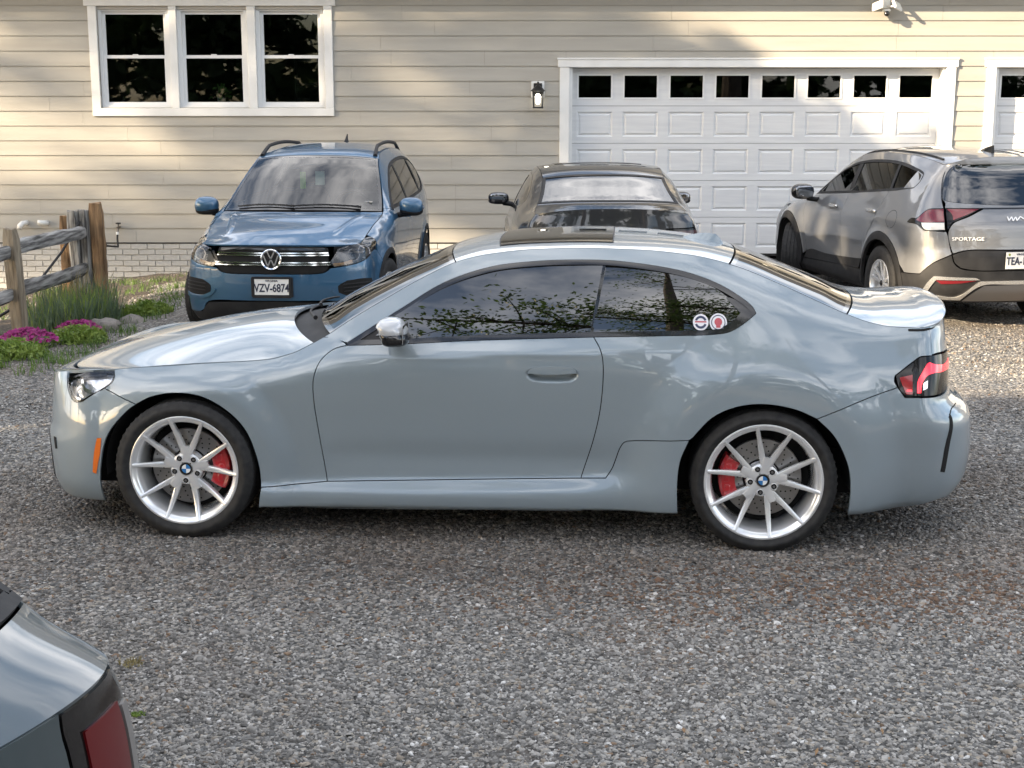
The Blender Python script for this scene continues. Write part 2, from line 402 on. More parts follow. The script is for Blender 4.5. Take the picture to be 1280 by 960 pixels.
    b = Body(edge, R, zc, k, nose, tail, p=p, n=2.4, LF=1.0, LR=1.0, flares=fl, bumps=bumps)
    b.pocket = on; b.blur = True
    return b
# ---------------------------------------------------------------- skin panels
TQ = .70
def _norm(B, kind, P2):
    e = 4e-3; F = B.S if kind == 'S' else (lambda a, q: B.T(a, q/TQ))
    u, v = P2[:, 0], P2[:, 1]
    if kind == 'S':
        vt = np.minimum(v, B.Etop(u)); v1 = np.minimum(vt+e, B.Etop(u)); v0 = v1-2*e
        du = F(u+e, vt)-F(u-e, vt); dv = F(u, v1)-F(u, v0)
        n = np.cross(dv, du)
    else:
        du = F(u+e, v)-F(u-e, v); dv = F(u, np.clip(v+e, -TQ, TQ))-F(u, np.clip(v-e, -TQ, TQ)); n = np.cross(du, dv)
    l = np.linalg.norm(n, axis=1, keepdims=True); n = n/np.maximum(l, 1e-9)
    if kind == 'T': n = n*np.where(n[:, 2:3] < 0, -1, 1)
    else:
        c = F(u, v)-np.array([1.4, 0, .5]); c[:, 0] *= .12; n = n*np.where((n*c).sum(1, keepdims=True) < 0, -1, 1)
    return n
def skin(B, kind, P2, tris, name, mt, parent, off=0., rim=.014, mirror=False, quad=False):
    P2 = np.asarray(P2, float)
    if kind == 'S': P = B.S(P2[:, 0], np.minimum(P2[:, 1], B.Etop(P2[:, 0])))
    else: P = B.T(P2[:, 0], P2[:, 1]/TQ)
    Nn = _norm(B, kind, P2)
    if quad:      # evenly curved sheet (glass) fitted to the skin
        x_, z_ = P[:, 0], P[:, 2]; c_ = np.array([x_.mean(), z_.mean()]); a_, b2 = x_-c_[0], z_-c_[1]
        A_ = np.stack([np.ones_like(a_), a_, b2, a_*a_, b2*b2], 1); k_ = np.linalg.lstsq(A_, P[:, 1], rcond=None)[0]; k_[3] = max(k_[3], .012); k_[4] = max(k_[4], .12); k_[:3] = np.linalg.lstsq(A_[:, :3], P[:, 1]-A_[:, 3:] @ k_[3:], rcond=None)[0]
        P[:, 1] = A_ @ k_; n_ = np.stack([k_[1]+2*k_[3]*a_, -np.ones_like(a_), k_[2]+2*k_[4]*b2], 1); Nn = n_/np.linalg.norm(n_, axis=1, keepdims=True)
    P = P+Nn*off
    T = [list(t) for t in tris]
    # orient outwards
    s = 0
    for t in T[::max(1, len(T)//60)]:
        a, b_, c = P[t[0]], P[t[1]], P[t[2]]; s += np.sign(np.dot(np.cross(b_-a, c-a), Nn[t[0]]))
    if s < 0: T = [t[::-1] for t in T]
    ctr = (np.abs(P2[:, 0]-(B.x0-B.LF)) < 2e-3) | (np.abs(P2[:, 0]-(B.x1+B.LR)) < 2e-3) if kind == 'S' else np.zeros(len(P2), bool)
    Nn[ctr, 1] = 0; P[ctr, 1] = 0
    nv = len(P); V = [p for p in P]; NN = [n for n in Nn]
    if rim:
        ed = {}
        for t in T:
            for i in range(len(t)):
                a, b_ = t[i], t[(i+1) % len(t)]
                ed[(a, b_)] = 1
        bd = [e for e in ed if (e[1], e[0]) not in ed and not (ctr[e[0]] and ctr[e[1]])]
        idx = {}
        for a, b_ in bd:
            for q in (a, b_):
                if q not in idx: idx[q] = []
        # side normal per boundary vertex
        sn = {q: np.zeros(3) for q in idx}
        for a, b_ in bd:
            d_ = P[b_]-P[a]; n_ = np.cross(d_, Nn[a]); sn[a] += n_; sn[b_] += n_
        for q in idx:
            n_ = sn[q]/max(np.linalg.norm(sn[q]), 1e-9)
            idx[q] = len(V); V.append(P[q]); V.append(P[q]-Nn[q]*rim); NN.append(n_); NN.append(n_)
        for a, b_ in bd: T.append([b_ if False else idx[a]+1, idx[b_]+1, idx[b_], idx[a]])
    V = np.array(V); NN = np.array(NN)
    if mirror: V = V*np.array([1, -1, 1]); NN = NN*np.array([1, -1, 1]); T = [t[::-1] for t in T]
    me = bpy.data.meshes.new(name); me.from_pydata(V.tolist(), [], T)
    me.polygons.foreach_set('use_smooth', [True]*len(me.polygons)); me.update()
    me.normals_split_custom_set_from_vertices(NN.tolist())
    return obj(name, me, mt, parent)
def fill2d(Pb, d, fine=()):
    """triangulate a closed polygon with interior points about d apart"""
    lo, hi = Pb.min(0), Pb.max(0)
    def gridpts(a, b_, c, e, h):
        xs = np.arange(a+h*.5, b_, h); ys = np.arange(c+h*.5, e, h*.866); G = []
        for i, y in enumerate(ys): G.append(np.stack([xs+(h*.5 if i % 2 else 0), np.full(len(xs), y)], 1))
        return np.vstack(G) if G else np.zeros((0, 2))
    G = gridpts(lo[0], hi[0], lo[1], hi[1], d)
    for (a, b_, c, e, h) in fine:
        if len(G): G = G[~((G[:, 0] > a) & (G[:, 0] < b_) & (G[:, 1] > c) & (G[:, 1] < e))]
        G = np.vstack([G, gridpts(a, b_, c, e, h)])
    if len(G): G = G[inside(Pb, G)]
    if len(G): G = G[bdist(Pb, G) > .4*d if not fine else bdist(Pb, G) > .3*d]
    A = np.vstack([Pb, G]) if len(G) else Pb
    n = len(Pb)
    r = delaunay_2d_cdt([Vector(p) for p in A], [(i, (i+1) % n) for i in range(n)], [], 1, 1e-7, False)
    V = np.array([v[:] for v in r[0]]); F = [list(f) for f in r[2]]
    # drop anything outside (concave corners) and slivers
    C = np.array([V[f].mean(0) for f in F]); ok = inside(Pb, C)
    return V, [f for f, k_ in zip(F, ok) if k_]
def pin(B, kind, P0, P1):
    """keep points that lie on the car's centre line there"""
    if kind != 'S': return P1
    for e in (B.x0-B.LF, B.x1+B.LR):
        m_ = np.abs(P0[:, 0]-e) < 2e-3; P1[m_, 0] = e
    return P1
def panel(B, kind, segs, name, mt, parent, d=.03, gap=.0022, off=0., rim=.014, both=True, fine=(), bd=None, label=None, quad=False):
    Pb = poly(segs, bd or d*.6) if not isinstance(segs, np.ndarray) else segs
    if gap: Pb = pin(B, kind, Pb, inset(Pb, gap))
    V, F = fill2d(Pb, d, fine)
    r = [skin(B, kind, V, F, name, mt, parent, off, rim, quad=quad)]
    if both: r.append(skin(B, kind, V, F, name, mt, parent, off, rim, mirror=True, quad=quad))
    if label:
        for o in r: o['label'] = label
    return r
def ring(B, kind, segs, w, name, mt, parent, off=0., rim=.01, both=True, d=.02, gap=0.):
    """closed strip following the inside of an outline"""
    Pb = poly(segs, d) if not isinstance(segs, np.ndarray) else segs
    if gap: Pb = inset(Pb, gap)
    Q = inset(Pb, w); n = len(Pb); V = np.vstack([Pb, Q])
    F = [[i, (i+1) % n, n+(i+1) % n, n+i] for i in range(n)]
    r = [skin(B, kind, V, F, name, mt, parent, off, rim)]
    if both: r.append(skin(B, kind, V, F, name, mt, parent, off, rim, mirror=True))
    return r
def strip(B, kind, line, w0, w1, name, mt, parent, off=.003, rim=.006, both=True, d=.03):
    """band along an open line, offset sideways from w0 to w1 (domain units)"""
    L_ = np.array(spl(line, d)+[np.array(line[-1], float)]); t = np.gradient(L_, axis=0); t /= np.linalg.norm(t, axis=1, keepdims=True)
    nn = np.stack([-t[:, 1], t[:, 0]], 1); n = len(L_); V = np.vstack([L_+nn*w0, L_+nn*w1]); F = [[i, i+1, n+i+1, n+i] for i in range(n-1)]
    r = [skin(B, kind, V, F, name, mt, parent, off, rim)]
    if both: r.append(skin(B, kind, V, F, name, mt, parent, off, rim, mirror=True))
    return r
# ---------------------------------------------------------------- wheels (axis y, outer face towards -y, origin at hub centre on the outer plane)
def tyre_mesh(R, Ri, w, name='tyre', grooves=4, blocks=0):
    # profile (r, y) from outer bead round the tread to the inner bead
    Ri += .0115; P = [(Ri-.012, .010), (Ri-.0005, .003), (Ri+.010, -.004)]
    sh = .022
    n = 7
    for i in range(1, n+1):
        t = i/n; P.append((Ri+.010+(R-sh-Ri-.010)*t, -.004-.009*sin(pi*t*.9)+.003*t))
    P += [(R-.010, .004), (R-.003, .012)]
    y0, y1 = .016, w-.016
    gw = .006
    cs = [y0+(y1-y0)*(i+1)/(grooves+1) for i in range(grooves)]
    for c in cs: P += [(R, c-gw), (R-.007, c-gw*.8), (R-.007, c+gw*.8), (R, c+gw)]
    P += [(R-.003, w-.012), (R-.012, w-.002), (R-.03, w+.004), (Ri+.02, w+.004), (Ri, w-.004)]
    mb = MB(); mb.lathe(P, 72)
    # shallow shoulder cuts
    for k_ in range(60):
        a = 2*pi*k_/60; c, s_ = cos(a), sin(a)
        r0, r1 = R-.016, R-.0015
        V = []
        for rr, yy in ((r0, -.0035), (r1, .008), (r1+.0025, .016), (r1+.0025, .03)):
            for da in (-.018, .018):
                V.append(((rr)*cos(a+da), yy, (rr)*sin(a+da)))
        mb.add(V, [(0, 1, 3, 2), (2, 3, 5, 4), (4, 5, 7, 6)])
    return mb.me(name, 35, fix=False)
def spoke(mb, p0, p1, w0, w1, d0, d1, y0, y1, mid=.0):
    """tapered bar in the wheel plane: p=(x,z); front face y0..y1"""
    a = Vector((p0[0], p0[1])); b = Vector((p1[0], p1[1])); t = (b-a).normalized(); nn = Vector((-t.y, t.x)); V = []; F = []
    K = 7
    for i in range(K):
        u = i/(K-1); c = a+(b-a)*u; w_ = w0+(w1-w0)*u; d_ = d0+(d1-d0)*u; y = y0+(y1-y0)*(u**1.5)-mid*sin(pi*u)
        for q, yy in ((-.5, .35), (-.42, .06), (-.24, 0), (.24, 0), (.42, .06), (.5, .35), (.36, 1), (-.36, 1)):
            e = c+nn*(w_*q); V.append((e.x, y+d_*yy, e.y))
    n = 8
    for i in range(K-1):
        for k_ in range(n): F.append((i*n+k_, i*n+(k_+1) % n, (i+1)*n+(k_+1) % n, (i+1)*n+k_))
    F += [tuple(range(n)), tuple(range((K-1)*n, K*n))]
    mb.add(V, F)
def roundel(parent, r, y):
    """blue and white quartered hub emblem with black ring"""
    mb = MB(); mb.lathe([(0, y), (r*.98, y), (r, y+.003), (r, y+.012)], 40); ring_ = mb.build('hub_cap', MAT['black_gloss'], parent, 40)
    mb = MB(); mb.lathe([(r*.97, y-.0006), (r*.97, y-.0022), (r*.90, y-.0022), (r*.90, y-.0006)], 40, close=True); mb.build('emblem_ring', MAT['chrome'], parent, 40)
    for m_, off in (('logo_blue', 0), ('logo_white', 1)):
        mb = MB()
        for k_ in (0, 2):
            a0 = (k_+off)*pi/2; V = [(0, y-.0015, 0)]; n = 10
            for i in range(n+1): V.append((r*.62*cos(a0+pi/2*i/n), y-.0015, r*.62*sin(a0+pi/2*i/n)))
            mb.add(V, [(0, i+1, i+2) for i in range(n)])
        obj('emblem_'+('blue' if off == 0 else 'white'), mb.me('emblem', None, fix=False), MAT[m_], parent)
def coupe_wheel(car, x, side, R, Ri, w, rot, cal_a, yface=.915, zc=.338):
    """one forged five-pair spoke wheel with drilled disc and red caliper"""
    mb = MB(); L = Ri+.010
    prof = [(L-.002, .014), (L, .008), (L-.001, .0015), (L-.004, 0), (L-.010, .001), (L-.014, .006), (L-.020, .012), (L-.026, .014), (L-.032, .020), (L-.040, .060), (L-.045, .10), (L-.042, w-.02), (L, w-.006), (L, w)]
    mb.lathe(prof, 72)
    # hub
    hr = .078
    mb.lathe([(.0, .052), (.034, .052), (.036, .044), (.044, .041), (hr-.012, .040), (hr, .046), (hr+.002, .085), (0, .085)], 40)
    for k_ in range(5):
        a = radians(rot)+k_*2*pi/5
        for s_ in (-1, 1):
            b0 = a+s_*.16; b1 = a+s_*radians(18.0)
            p0 = (.075*cos(b0), .075*sin(b0)); p1 = ((L-.013)*cos(b1), (L-.013)*sin(b1))
            spoke(mb, p0, p1, .034, .0185, .040, .030, .040, .001, mid=-.005)
        # web where the pair joins the hub
        spoke(mb, (.03*cos(a), .03*sin(a)), (.112*cos(a), .112*sin(a)), .052, .036, .03, .02, .0398, .036)
    wheel = mb.build('wheel', MAT['alloy'], car, 38, loc=(x, -yface*side, zc))
    wheel.rotation_euler = (0, 0, 0 if side > 0 else pi)
    obj('tyre', tyre_mesh(R, Ri, w), MAT['rubber'], wheel)
    # lettering band is left plain rubber; lug bolts
    for k_ in range(5):
        a = radians(rot+36)+k_*2*pi/5; r_ = .0585
        m2 = MB(); m2.lathe([(.0155, .0405), (.0150, .0375), (.0130, .0375), (.0125, .0388)], 16, close=True); lg = m2.build('lug_seat', MAT['alloy'], wheel, 30, loc=(r_*cos(a), .0, r_*sin(a)))
        m2 = MB(); m2.lathe([(0, .0388), (.0128, .0388)], 16); m2.build('lug_hole', MAT['dark_void'], lg)
        m2 = MB(); m2.lathe([(0, .0370), (.0062, .0372), (.0068, .0388)], 6); m2.build('lug_bolt', MAT['alloy_dark'], lg, 20)
    m2 = MB(); m2.lathe([(.085, .105), (.09, .100), (.182, .100), (.185, .103), (.185, .125), (.182, .128), (.09, .128)], 64)
    dk = m2.build('brake_disc', MAT['disc'], wheel, 40)
    m2 = MB()
    for k_ in range(20):
        for j, rr in enumerate((.112, .13, .15, .168)):
            a = 2*pi*k_/20+j*.10
            c = (rr*cos(a), rr*sin(a)); n = 6
            m2.add([(c[0]+.0042*cos(2*pi*i/n), .0995, c[1]+.0042*sin(2*pi*i/n)) for i in range(n)], [tuple(range(n))])
    obj('drilled_holes', m2.me('drilled_holes', None, fix=False), MAT['dark_void'], dk)['kind'] = 'stuff'
    m2 = MB(); m2.lathe([(0, .085), (.075, .088), (.082, .094), (.082, .104)], 32); m2.build('disc_bell', MAT['alloy_dark'], wheel, 40)
    # caliper: thick arc straddling the disc
    m2 = MB(); n = 14; V = []; F = []
    for i in range(n+1):
        t = i/n; a = radians(cal_a)+(t-.5)*radians(64); e = .006*sin(pi*min(1, min(t, 1-t)*5)/2)
        for rr, yy in ((.130, .094), (.128, .070-e), (.150, .062-e), (.190, .064-e), (.203, .078-e), (.203, .145), (.150, .150)):
            V.append((rr*cos(a), yy, rr*sin(a)))
    for i in range(n):
        for k_ in range(7): F.append((i*7+k_, i*7+(k_+1) % 7, (i+1)*7+(k_+1) % 7, (i+1)*7+k_))
    F += [tuple(range(7)), tuple(range(n*7, n*7+7))]; m2.add(V, F)
    cp = m2.build('brake_caliper', MAT['caliper_red'], wheel, 35)
    m2 = MB()
    for da in (-.3, 0., .3):
        a = radians(cal_a)+da; m2.sq((.168*cos(a), .060, .168*sin(a)), (.016, .006, .02), .5, .7, 6, 10)
    m2.build('piston_cover', MAT['caliper_red'], cp, 60)
    m2 = MB(); m2.lathe([(0, .17), (Ri-.04, .17)], 40); m2.build('dust_shield', MAT['dark_void'], wheel)
    roundel(wheel, .034, .0395)
    return wheel
def simple_wheel(car, x, side, R, Ri, w, yface, n=5, dual=False, mt='alloy', mt2='black_gloss', rot=18, steer=0):
    mb = MB(); L = Ri+.008
    mb.lathe([(L-.002, .014), (L, .006), (L-.003, 0), (L-.010, .001), (L-.020, .012), (L-.030, .05), (L-.036, w-.02), (L, w-.004)], 48)
    mb.lathe([(0, .028), (.045, .028), (.055, .034), (.06, .07), (0, .07)], 32)
    for k_ in range(n):
        a = radians(rot)+k_*2*pi/n
        for s_ in ((-1, 1) if dual else (0,)):
            b1 = a+s_*radians(13); p0 = (.04*cos(a+s_*.3), .04*sin(a+s_*.3)); p1 = ((L-.012)*cos(b1), (L-.012)*sin(b1))
            spoke(mb, p0, p1, .05 if not dual else .034, .062 if not dual else .026, .035, .03, .028, .008)
    wh = mb.build('wheel', MAT[mt], car, 38, loc=(x, -yface*side, R)); wh.rotation_euler = (0, 0, (0 if side > 0 else pi)+radians(steer))
    obj('tyre', tyre_mesh(R, Ri, w), MAT['rubber'], wh)
    m2 = MB(); m2.lathe([(0, .09), (L-.03, .09)], 40); m2.build('backing', MAT['dark_void'], wh)
    m2 = MB(); m2.lathe([(.06, .075), (.145, .075), (.145, .085)], 40); m2.build('brake_disc', MAT['disc'], wh, 40)
    m2 = MB(); m2.lathe([(0, .022), (.026, .022), (.03, .028)], 24); m2.build('hub_cap', MAT['black_gloss'], wh, 40)
    return wh
# ---------------------------------------------------------------- grey coupe
paint('paint_coupe', (.225, .275, .310), metal=.15, rough=.42, flake=.03, coat_ior=1.75)
def arc(cx, cz, r, a0, a1, n=14):
    return [(cx+r*cos(radians(a0+(a1-a0)*i/n)), cz+r*sin(radians(a0+(a1-a0)*i/n))) for i in range(n+1)]
def build_coupe():
    B = coupe_body(); PT = MAT['paint_coupe']
    car = empty('parked_coupe', (-1.497, 7.4916, -.006), radians(-4.58))
    tag(car, 'grey two-door sports coupe with silver spoked wheels parked side-on in front', 'car')
    E = lambda a, b_, n=10: [(a+(b_-a)*i/n, float(B.Etop(a+(b_-a)*i/n))) for i in range(n+1)]
    archF = [(-.4255, .150), (-.4215, .316), (-.403, .4324), (-.3649, .517), (-.2697, .6223), (-.225, .655), (-.1511, .6917), (-.0317, .7143), (.1049, .6988), (.2288, .6276), (.3082, .5347), (.3579, .3811), (.3698, .262)]
    archR = [(2.350, .250), (2.3465, .3333), (2.3587, .4439), (2.4002, .5396), (2.5029, .6504), (2.6139, .7003), (2.7365, .7129), (2.8781, .6885), (2.9624, .6524), (3.0563, .5639), (3.124, .4255), (3.139, .3243), (3.134, .2089)]
    dloT = [(.7869, .9525), (1.0466, 1.1147), (1.2328, 1.226), (1.4518, 1.2995), (1.6757, 1.3283), (1.857, 1.336), (2.0531, 1.332), (2.3494, 1.2913), (2.5128, 1.2399), (2.6265, 1.1785), (2.680, 1.137), (2.6949, 1.110)]
    dloB = [(.7884, .9425), (1.0599, .9549), (1.3733, .974), (1.9484, .9985), (2.0889, 1.0028), (2.3023, 1.0097), (2.50, 1.018), (2.5726, 1.030), (2.640, 1.068), (2.6949, 1.110)]
    doorF = [(.7884, .9425), (.7235, .923), (.6656, .8724), (.635, .7889), (.6331, .6933), (.6463, .5633), (.6634, .4319), (.6836, .2873)]
    doorR = [(1.8963, .3294), (1.9545, .5217), (1.9864, .6856), (1.9952, .8749), (1.9828, .9417), (1.9484, .9985)]
    sillK = [(2.013, .334), (2.0423, .3792), (2.080, .485), (2.098, .510), (2.125, .518), (2.3966, .5395)]
    hl = [[(-.6837, .750), (-.52, .785)], [(-.52, .785), (-.3655, .795)], [(-.3655, .795), (-.355, .772), (-.362, .745), (-.4187, .7016)], [(-.4187, .7016), (-.5164, .6519)], [(-.5164, .6519), (-.57, .646), (-.6114, .6608)], [(-.6114, .6608), (-.659, .7043), (-.6837, .750)]]
    # fender
    panel(B, 'S', [E(-.3655, .66, 26), [(.66, float(B.Etop(.66))), (.72, .972)], [(.72, .972), (.7869, .9475)], doorF, [(.6836, .2873), (.5723, .2751), (.3717, .2621)], archF[::-1][:8], [(-.225, .655), (-.40, .716)], [(-.40, .716), (-.362, .745), (-.355, .772), (-.3655, .795)]], 'front_fender', PT, car, d=.026)
    fine = [(1.60, 1.92, .77, .89, .009)]
    hd = [(1.6397, .831), (1.652, .850), (1.68, .8625), (1.83, .866), (1.862, .856), (1.8785, .834), (1.868, .810), (1.838, .7955), (1.68, .7915), (1.655, .805), (1.6397, .831)]
    panel(B, 'S', [doorF[::-1], [(.7884, .9425)]+dloB[1:4], doorR[::-1], [(1.8963, .3294), (.6836, .2873)]], 'door', PT, car, d=.026, fine=fine)
    # flush handle: grip plate over the scooped pocket of the door skin
    for m_ in (False, True):
        Pg = poly([[(1.643, .833), (1.654, .850), (1.68, .861), (1.83, .864), (1.860, .855), (1.876, .836)], [(1.876, .836), (1.76, .828), (1.643, .833)]], .008)
        V, F = fill2d(Pg, .012); B.pocket[0] = False; skin(B, 'S', V, F, 'door_handle', PT, car, off=.0065, rim=.020, mirror=m_); B.pocket[0] = True
    strip(B, 'S', [(1.648, .8295), (1.76, .8245), (1.872, .8325)], -.0035, .0035, 'handle_painted_shadow', MAT['dark_void'], car, off=.004, rim=0)  # dark strip painted as the shade under the grip plate
    panel(B, 'S', [E(.662, 3.42, 90), E(3.42, 3.60, 8), [(3.60, float(B.Etop(3.60))), (3.61, .918)], [(3.61, .918), (3.4776, .9174), (3.44, .908), (3.3328, .8351)], [(3.3328, .8351), (3.329, .81), (3.345, .783)], [(3.345, .783), (3.1465, .718), (2.9731, .648)],
        [(2.9731, .648)]+archR[::-1][5:10], sillK[::-1], [(2.013, .334), (1.8963, .3294)], doorR, dloB[3:], dloT[::-1], [(.7869, .9525), (.662, float(B.Etop(.662)))]], 'side_frame', PT, car, d=.026)
    panel(B, 'S', [[(.3531, .146), (.6, .139), (1.4, .148), (2.352, .172)], [(2.352, .172), (2.3465, .3333), (2.3587, .4439), (2.3966, .5395)], sillK[::-1], [(2.013, .334), (1.8963, .3294)], [(1.8963, .3294), (.6836, .2873)], [(.6836, .2873), (.5723, .2751), (.3717, .2621)], [(.3717, .2621), (.3531, .146)]], 'side_skirt', PT, car, d=.022)
    # front bumper and lamps
    panel(B, 'S', [E(-1.42, -.70, 24), [(-.70, float(B.Etop(-.70))), (-.6837, .750)], [(-.6837, .750), (-.659, .7043), (-.6114, .6608)], [(-.6114, .6608), (-.57, .646), (-.5164, .6519)], [(-.5164, .6519), (-.40, .716)], [(-.40, .716), (-.225, .655)], archF[:6][::-1], [(-.4255, .150), (-.58, .155), (-.81, .14), (-1.42, .13)], [(-1.42, .13), (-1.42, float(B.Etop(-1.42)))]], 'front_bumper', PT, car, d=.026)
    ring(B, 'S', hl, .008, 'headlight_surround', MAT['black_gloss'], car, off=-.002)
    panel(B, 'S', hl, 'headlight', MAT['lens_clear'], car, gap=.006, off=-.001, rim=0, d=.02)
    panel(B, 'S', hl, 'headlight_reflector', MAT['reflector'], car, gap=.006, off=-.030, rim=0, d=.02)
    strip(B, 'S', [(-.660, .735), (-.640, .69), (-.60, .668), (-.545, .662)], -.006, .006, 'light_guide', MAT['lamp_silver'], car, off=-.012, rim=.01)
    strip(B, 'S', [(-.56, .765), (-.52, .71), (-.47, .70)], -.009, .009, 'light_guide', MAT['lamp_silver'], car, off=-.014, rim=.01)
    strip(B, 'S', [(-.655, .748), (-.55, .768), (-.40, .782)], -.006, .006, 'lamp_eyebrow', MAT['black_gloss'], car, off=-.006, rim=.01)
    mk = [[(-.4293, .4822), (-.4082, .4833)], [(-.4082, .4833), (-.4208, .392), (-.4393, .3034)], [(-.4393, .3034), (-.4597, .3107)], [(-.4597, .3107), (-.447, .40), (-.4293, .4822)]]
    panel(B, 'S', mk, 'side_marker', MAT['amber'], car, gap=.001, off=.003, rim=.006, d=.02, label='slim curved orange marker lamp ahead of the wheel arch')
    # front grilles
    for m_ in (False, True):
        kg = poly([[(-1.395, .66), (-1.12, .665), (-1.08, .60), (-1.11, .53), (-1.395, .525)], [(-1.395, .525), (-1.395, .66)]], .03)
        V, F = fill2d(kg, .04); skin(B, 'S', V, F, 'kidney_grille', MAT['black_gloss'], car, off=.004, rim=.01, mirror=m_)
        kg = poly([[(-1.415, .44), (-1.0, .43), (-.93, .34), (-.95, .21), (-1.415, .20)], [(-1.415, .20), (-1.415, .44)]], .03)
        V, F = fill2d(kg, .04); skin(B, 'S', V, F, 'lower_intake', MAT['dark_void'], car, off=.003, rim=.01, mirror=m_)
    sg = [[(-.80, .455), (-.765, .455)], [(-.765, .455), (-.76, .40)], [(-.76, .40), (-.79, .395)], [(-.79, .395), (-.80, .455)]]
    panel(B, 'S', sg, 'bumper_vent', MAT['dark_void'], car, gap=0, off=.003, d=.03)
    # rear bumper, tail lamps, boot face
    tl = [[(3.3328, .8351), (3.44, .908), (3.4776, .9174)], [(3.4776, .9174), (3.70, .920), (4.05, .905)], [(4.05, .905), (4.07, .82), (4.0, .755)], [(4.0, .755), (3.80, .742), (3.3771, .7425)], [(3.3771, .7425), (3.350, .775), (3.3328, .8351)]]
    panel(B, 'S', [[(3.345, .783), (3.1465, .718), (2.9731, .648)][::-1], [(3.345, .783), (3.3771, .738)], [(3.3771, .738), (3.80, .736), (4.0, .750)], [(4.0, .750), (4.08, .715), (4.42, .70)], [(4.42, .70), (4.42, .16)], [(4.42, .16), (4.0, .185), (3.72, .235), (3.42, .195), (3.134, .185)], [(3.134, .185), (3.139, .3243), (3.124, .4255), (3.0563, .5639), (2.9731, .648)]], 'rear_bumper', PT, car, d=.024)
    panel(B, 'S', tl, 'tail_light', MAT['lens_smoke'], car, gap=.003, off=.002, rim=.02, d=.02, label='dark tinted wraparound tail lamp with red light bar')
    panel(B, 'S', [[(3.437, .757), (3.443, .81), (3.50, .862)], [(3.50, .862), (3.55, .888), (3.62, .880), (3.78, .868), (4.0, .872)], [(4.0, .872), (4.0, .845), (3.78, .838), (3.62, .842)], [(3.62, .842), (3.53, .832), (3.48, .80), (3.468, .757)], [(3.468, .757), (3.437, .757)]], 'tail_light_bar', MAT['lens_red_bright'], car, gap=0, off=.005, rim=.004, d=.02)
    panel(B, 'S', [[(3.352, .826), (3.412, .838)], [(3.412, .838), (3.412, .752)], [(3.412, .752), (3.382, .752)], [(3.382, .752), (3.352, .826)]], 'tail_marker', MAT['lens_red'], car, gap=0, off=.005, rim=.004, d=.02)
    strip(B, 'S', [(3.385, .768), (3.408, .768)], -.004, .004, 'tail_glint', MAT['lens_red_bright'], car, off=.0065)
    panel(B, 'S', [[(3.49, .80), (3.535, .812)], [(3.535, .812), (3.53, .778)], [(3.53, .778), (3.485, .768)], [(3.485, .768), (3.49, .80)]], 'reversing_lamp', MAT['lamp_silver'], car, gap=0, off=.0045, rim=.003, d=.02)
    panel(B, 'S', [E(3.60, 4.42, 26), [(4.42, float(B.Etop(4.42))), (4.42, .705)], [(4.42, .705), (4.08, .72), (4.07, .82), (4.05, .91)], [(4.05, .91), (3.70, .925), (3.61, .922)], [(3.61, .922), (3.60, float(B.Etop(3.60)))]], 'boot_lid_face', PT, car, d=.026)
    panel(B, 'S', [[(3.700, .640), (3.735, .648)], [(3.735, .648), (3.680, .52), (3.650, .375)], [(3.650, .375), (3.612, .382)], [(3.612, .382), (3.640, .52), (3.700, .640)]], 'bumper_slot', MAT['dark_void'], car, gap=0, off=.002, rim=.004, d=.03)
    strip(B, 'S', [(3.718, .645), (3.80, .664), (3.95, .668)], -.002, .002, 'bumper_crease', MAT['dark_void'], car, off=.0015, rim=.002)
    # windows
    dlo = [dloB, dloT[::-1], [(.7869, .9525), (.7884, .9425)]]
    ring(B, 'S', dlo, .021, 'window_trim', MAT['black_gloss'], car, off=.0015, rim=.012)
    bp0, bp1 = (1.938, 1.0), (2.003, 1.334)
    gD = [[(.83, .965)]+[(1.0599, .975), (1.3733, .994), (1.930, 1.017)], [(1.930, 1.017), (1.985, 1.312)], [(1.985, 1.312), (1.857, 1.316), (1.6757, 1.309), (1.4518, 1.281), (1.2328, 1.208), (1.0466, 1.096), (.83, .965)]]
    gQ = [[(1.945, 1.018), (2.0889, 1.023), (2.3023, 1.030), (2.52, 1.040), (2.58, 1.066), (2.625, 1.115)], [(2.625, 1.115), (2.56, 1.178), (2.48, 1.228), (2.34, 1.273), (2.0531, 1.312), (2.0, 1.313)], [(2.0, 1.313), (1.945, 1.018)]]
    panel(B, 'S', gD, 'door_window', MAT['tint_dark'], car, gap=-.006, off=-.006, rim=0, d=.04, quad=True)
    panel(B, 'S', gQ, 'quarter_window', MAT['tint_dark'], car, gap=-.006, off=-.006, rim=0, d=.04, quad=True)
    strip(B, 'S', [(1.937, 1.008), (1.9925, 1.32)], -.007, .007, 'pillar_trim', MAT['black_gloss'], car, off=-.002, rim=.01)
    strip(B, 'S', [(.93, .970), (.985, 1.055)], -.006, .008, 'mirror_quarter_bar', MAT['black_plastic'], car, off=-.003, rim=.01)
    mirror_tri = [[(.835, .966), (.93, .970)], [(.93, .970), (.985, 1.052)], [(.985, 1.052), (.835, .966)]]
    panel(B, 'S', mirror_tri, 'mirror_sail', MAT['black_plastic'], car, gap=0, off=-.003, rim=.004, d=.04)
    panel(B, 'S', [[(2.545, 1.052), (2.60, 1.085), (2.625, 1.115)], [(2.625, 1.115), (2.56, 1.178), (2.60, 1.17), (2.672, 1.118)], [(2.672, 1.118), (2.62, 1.068), (2.545, 1.030)], [(2.545, 1.030), (2.545, 1.052)]], 'window_corner', MAT['black_gloss'], car, gap=0, off=-.001, rim=.006, d=.03)
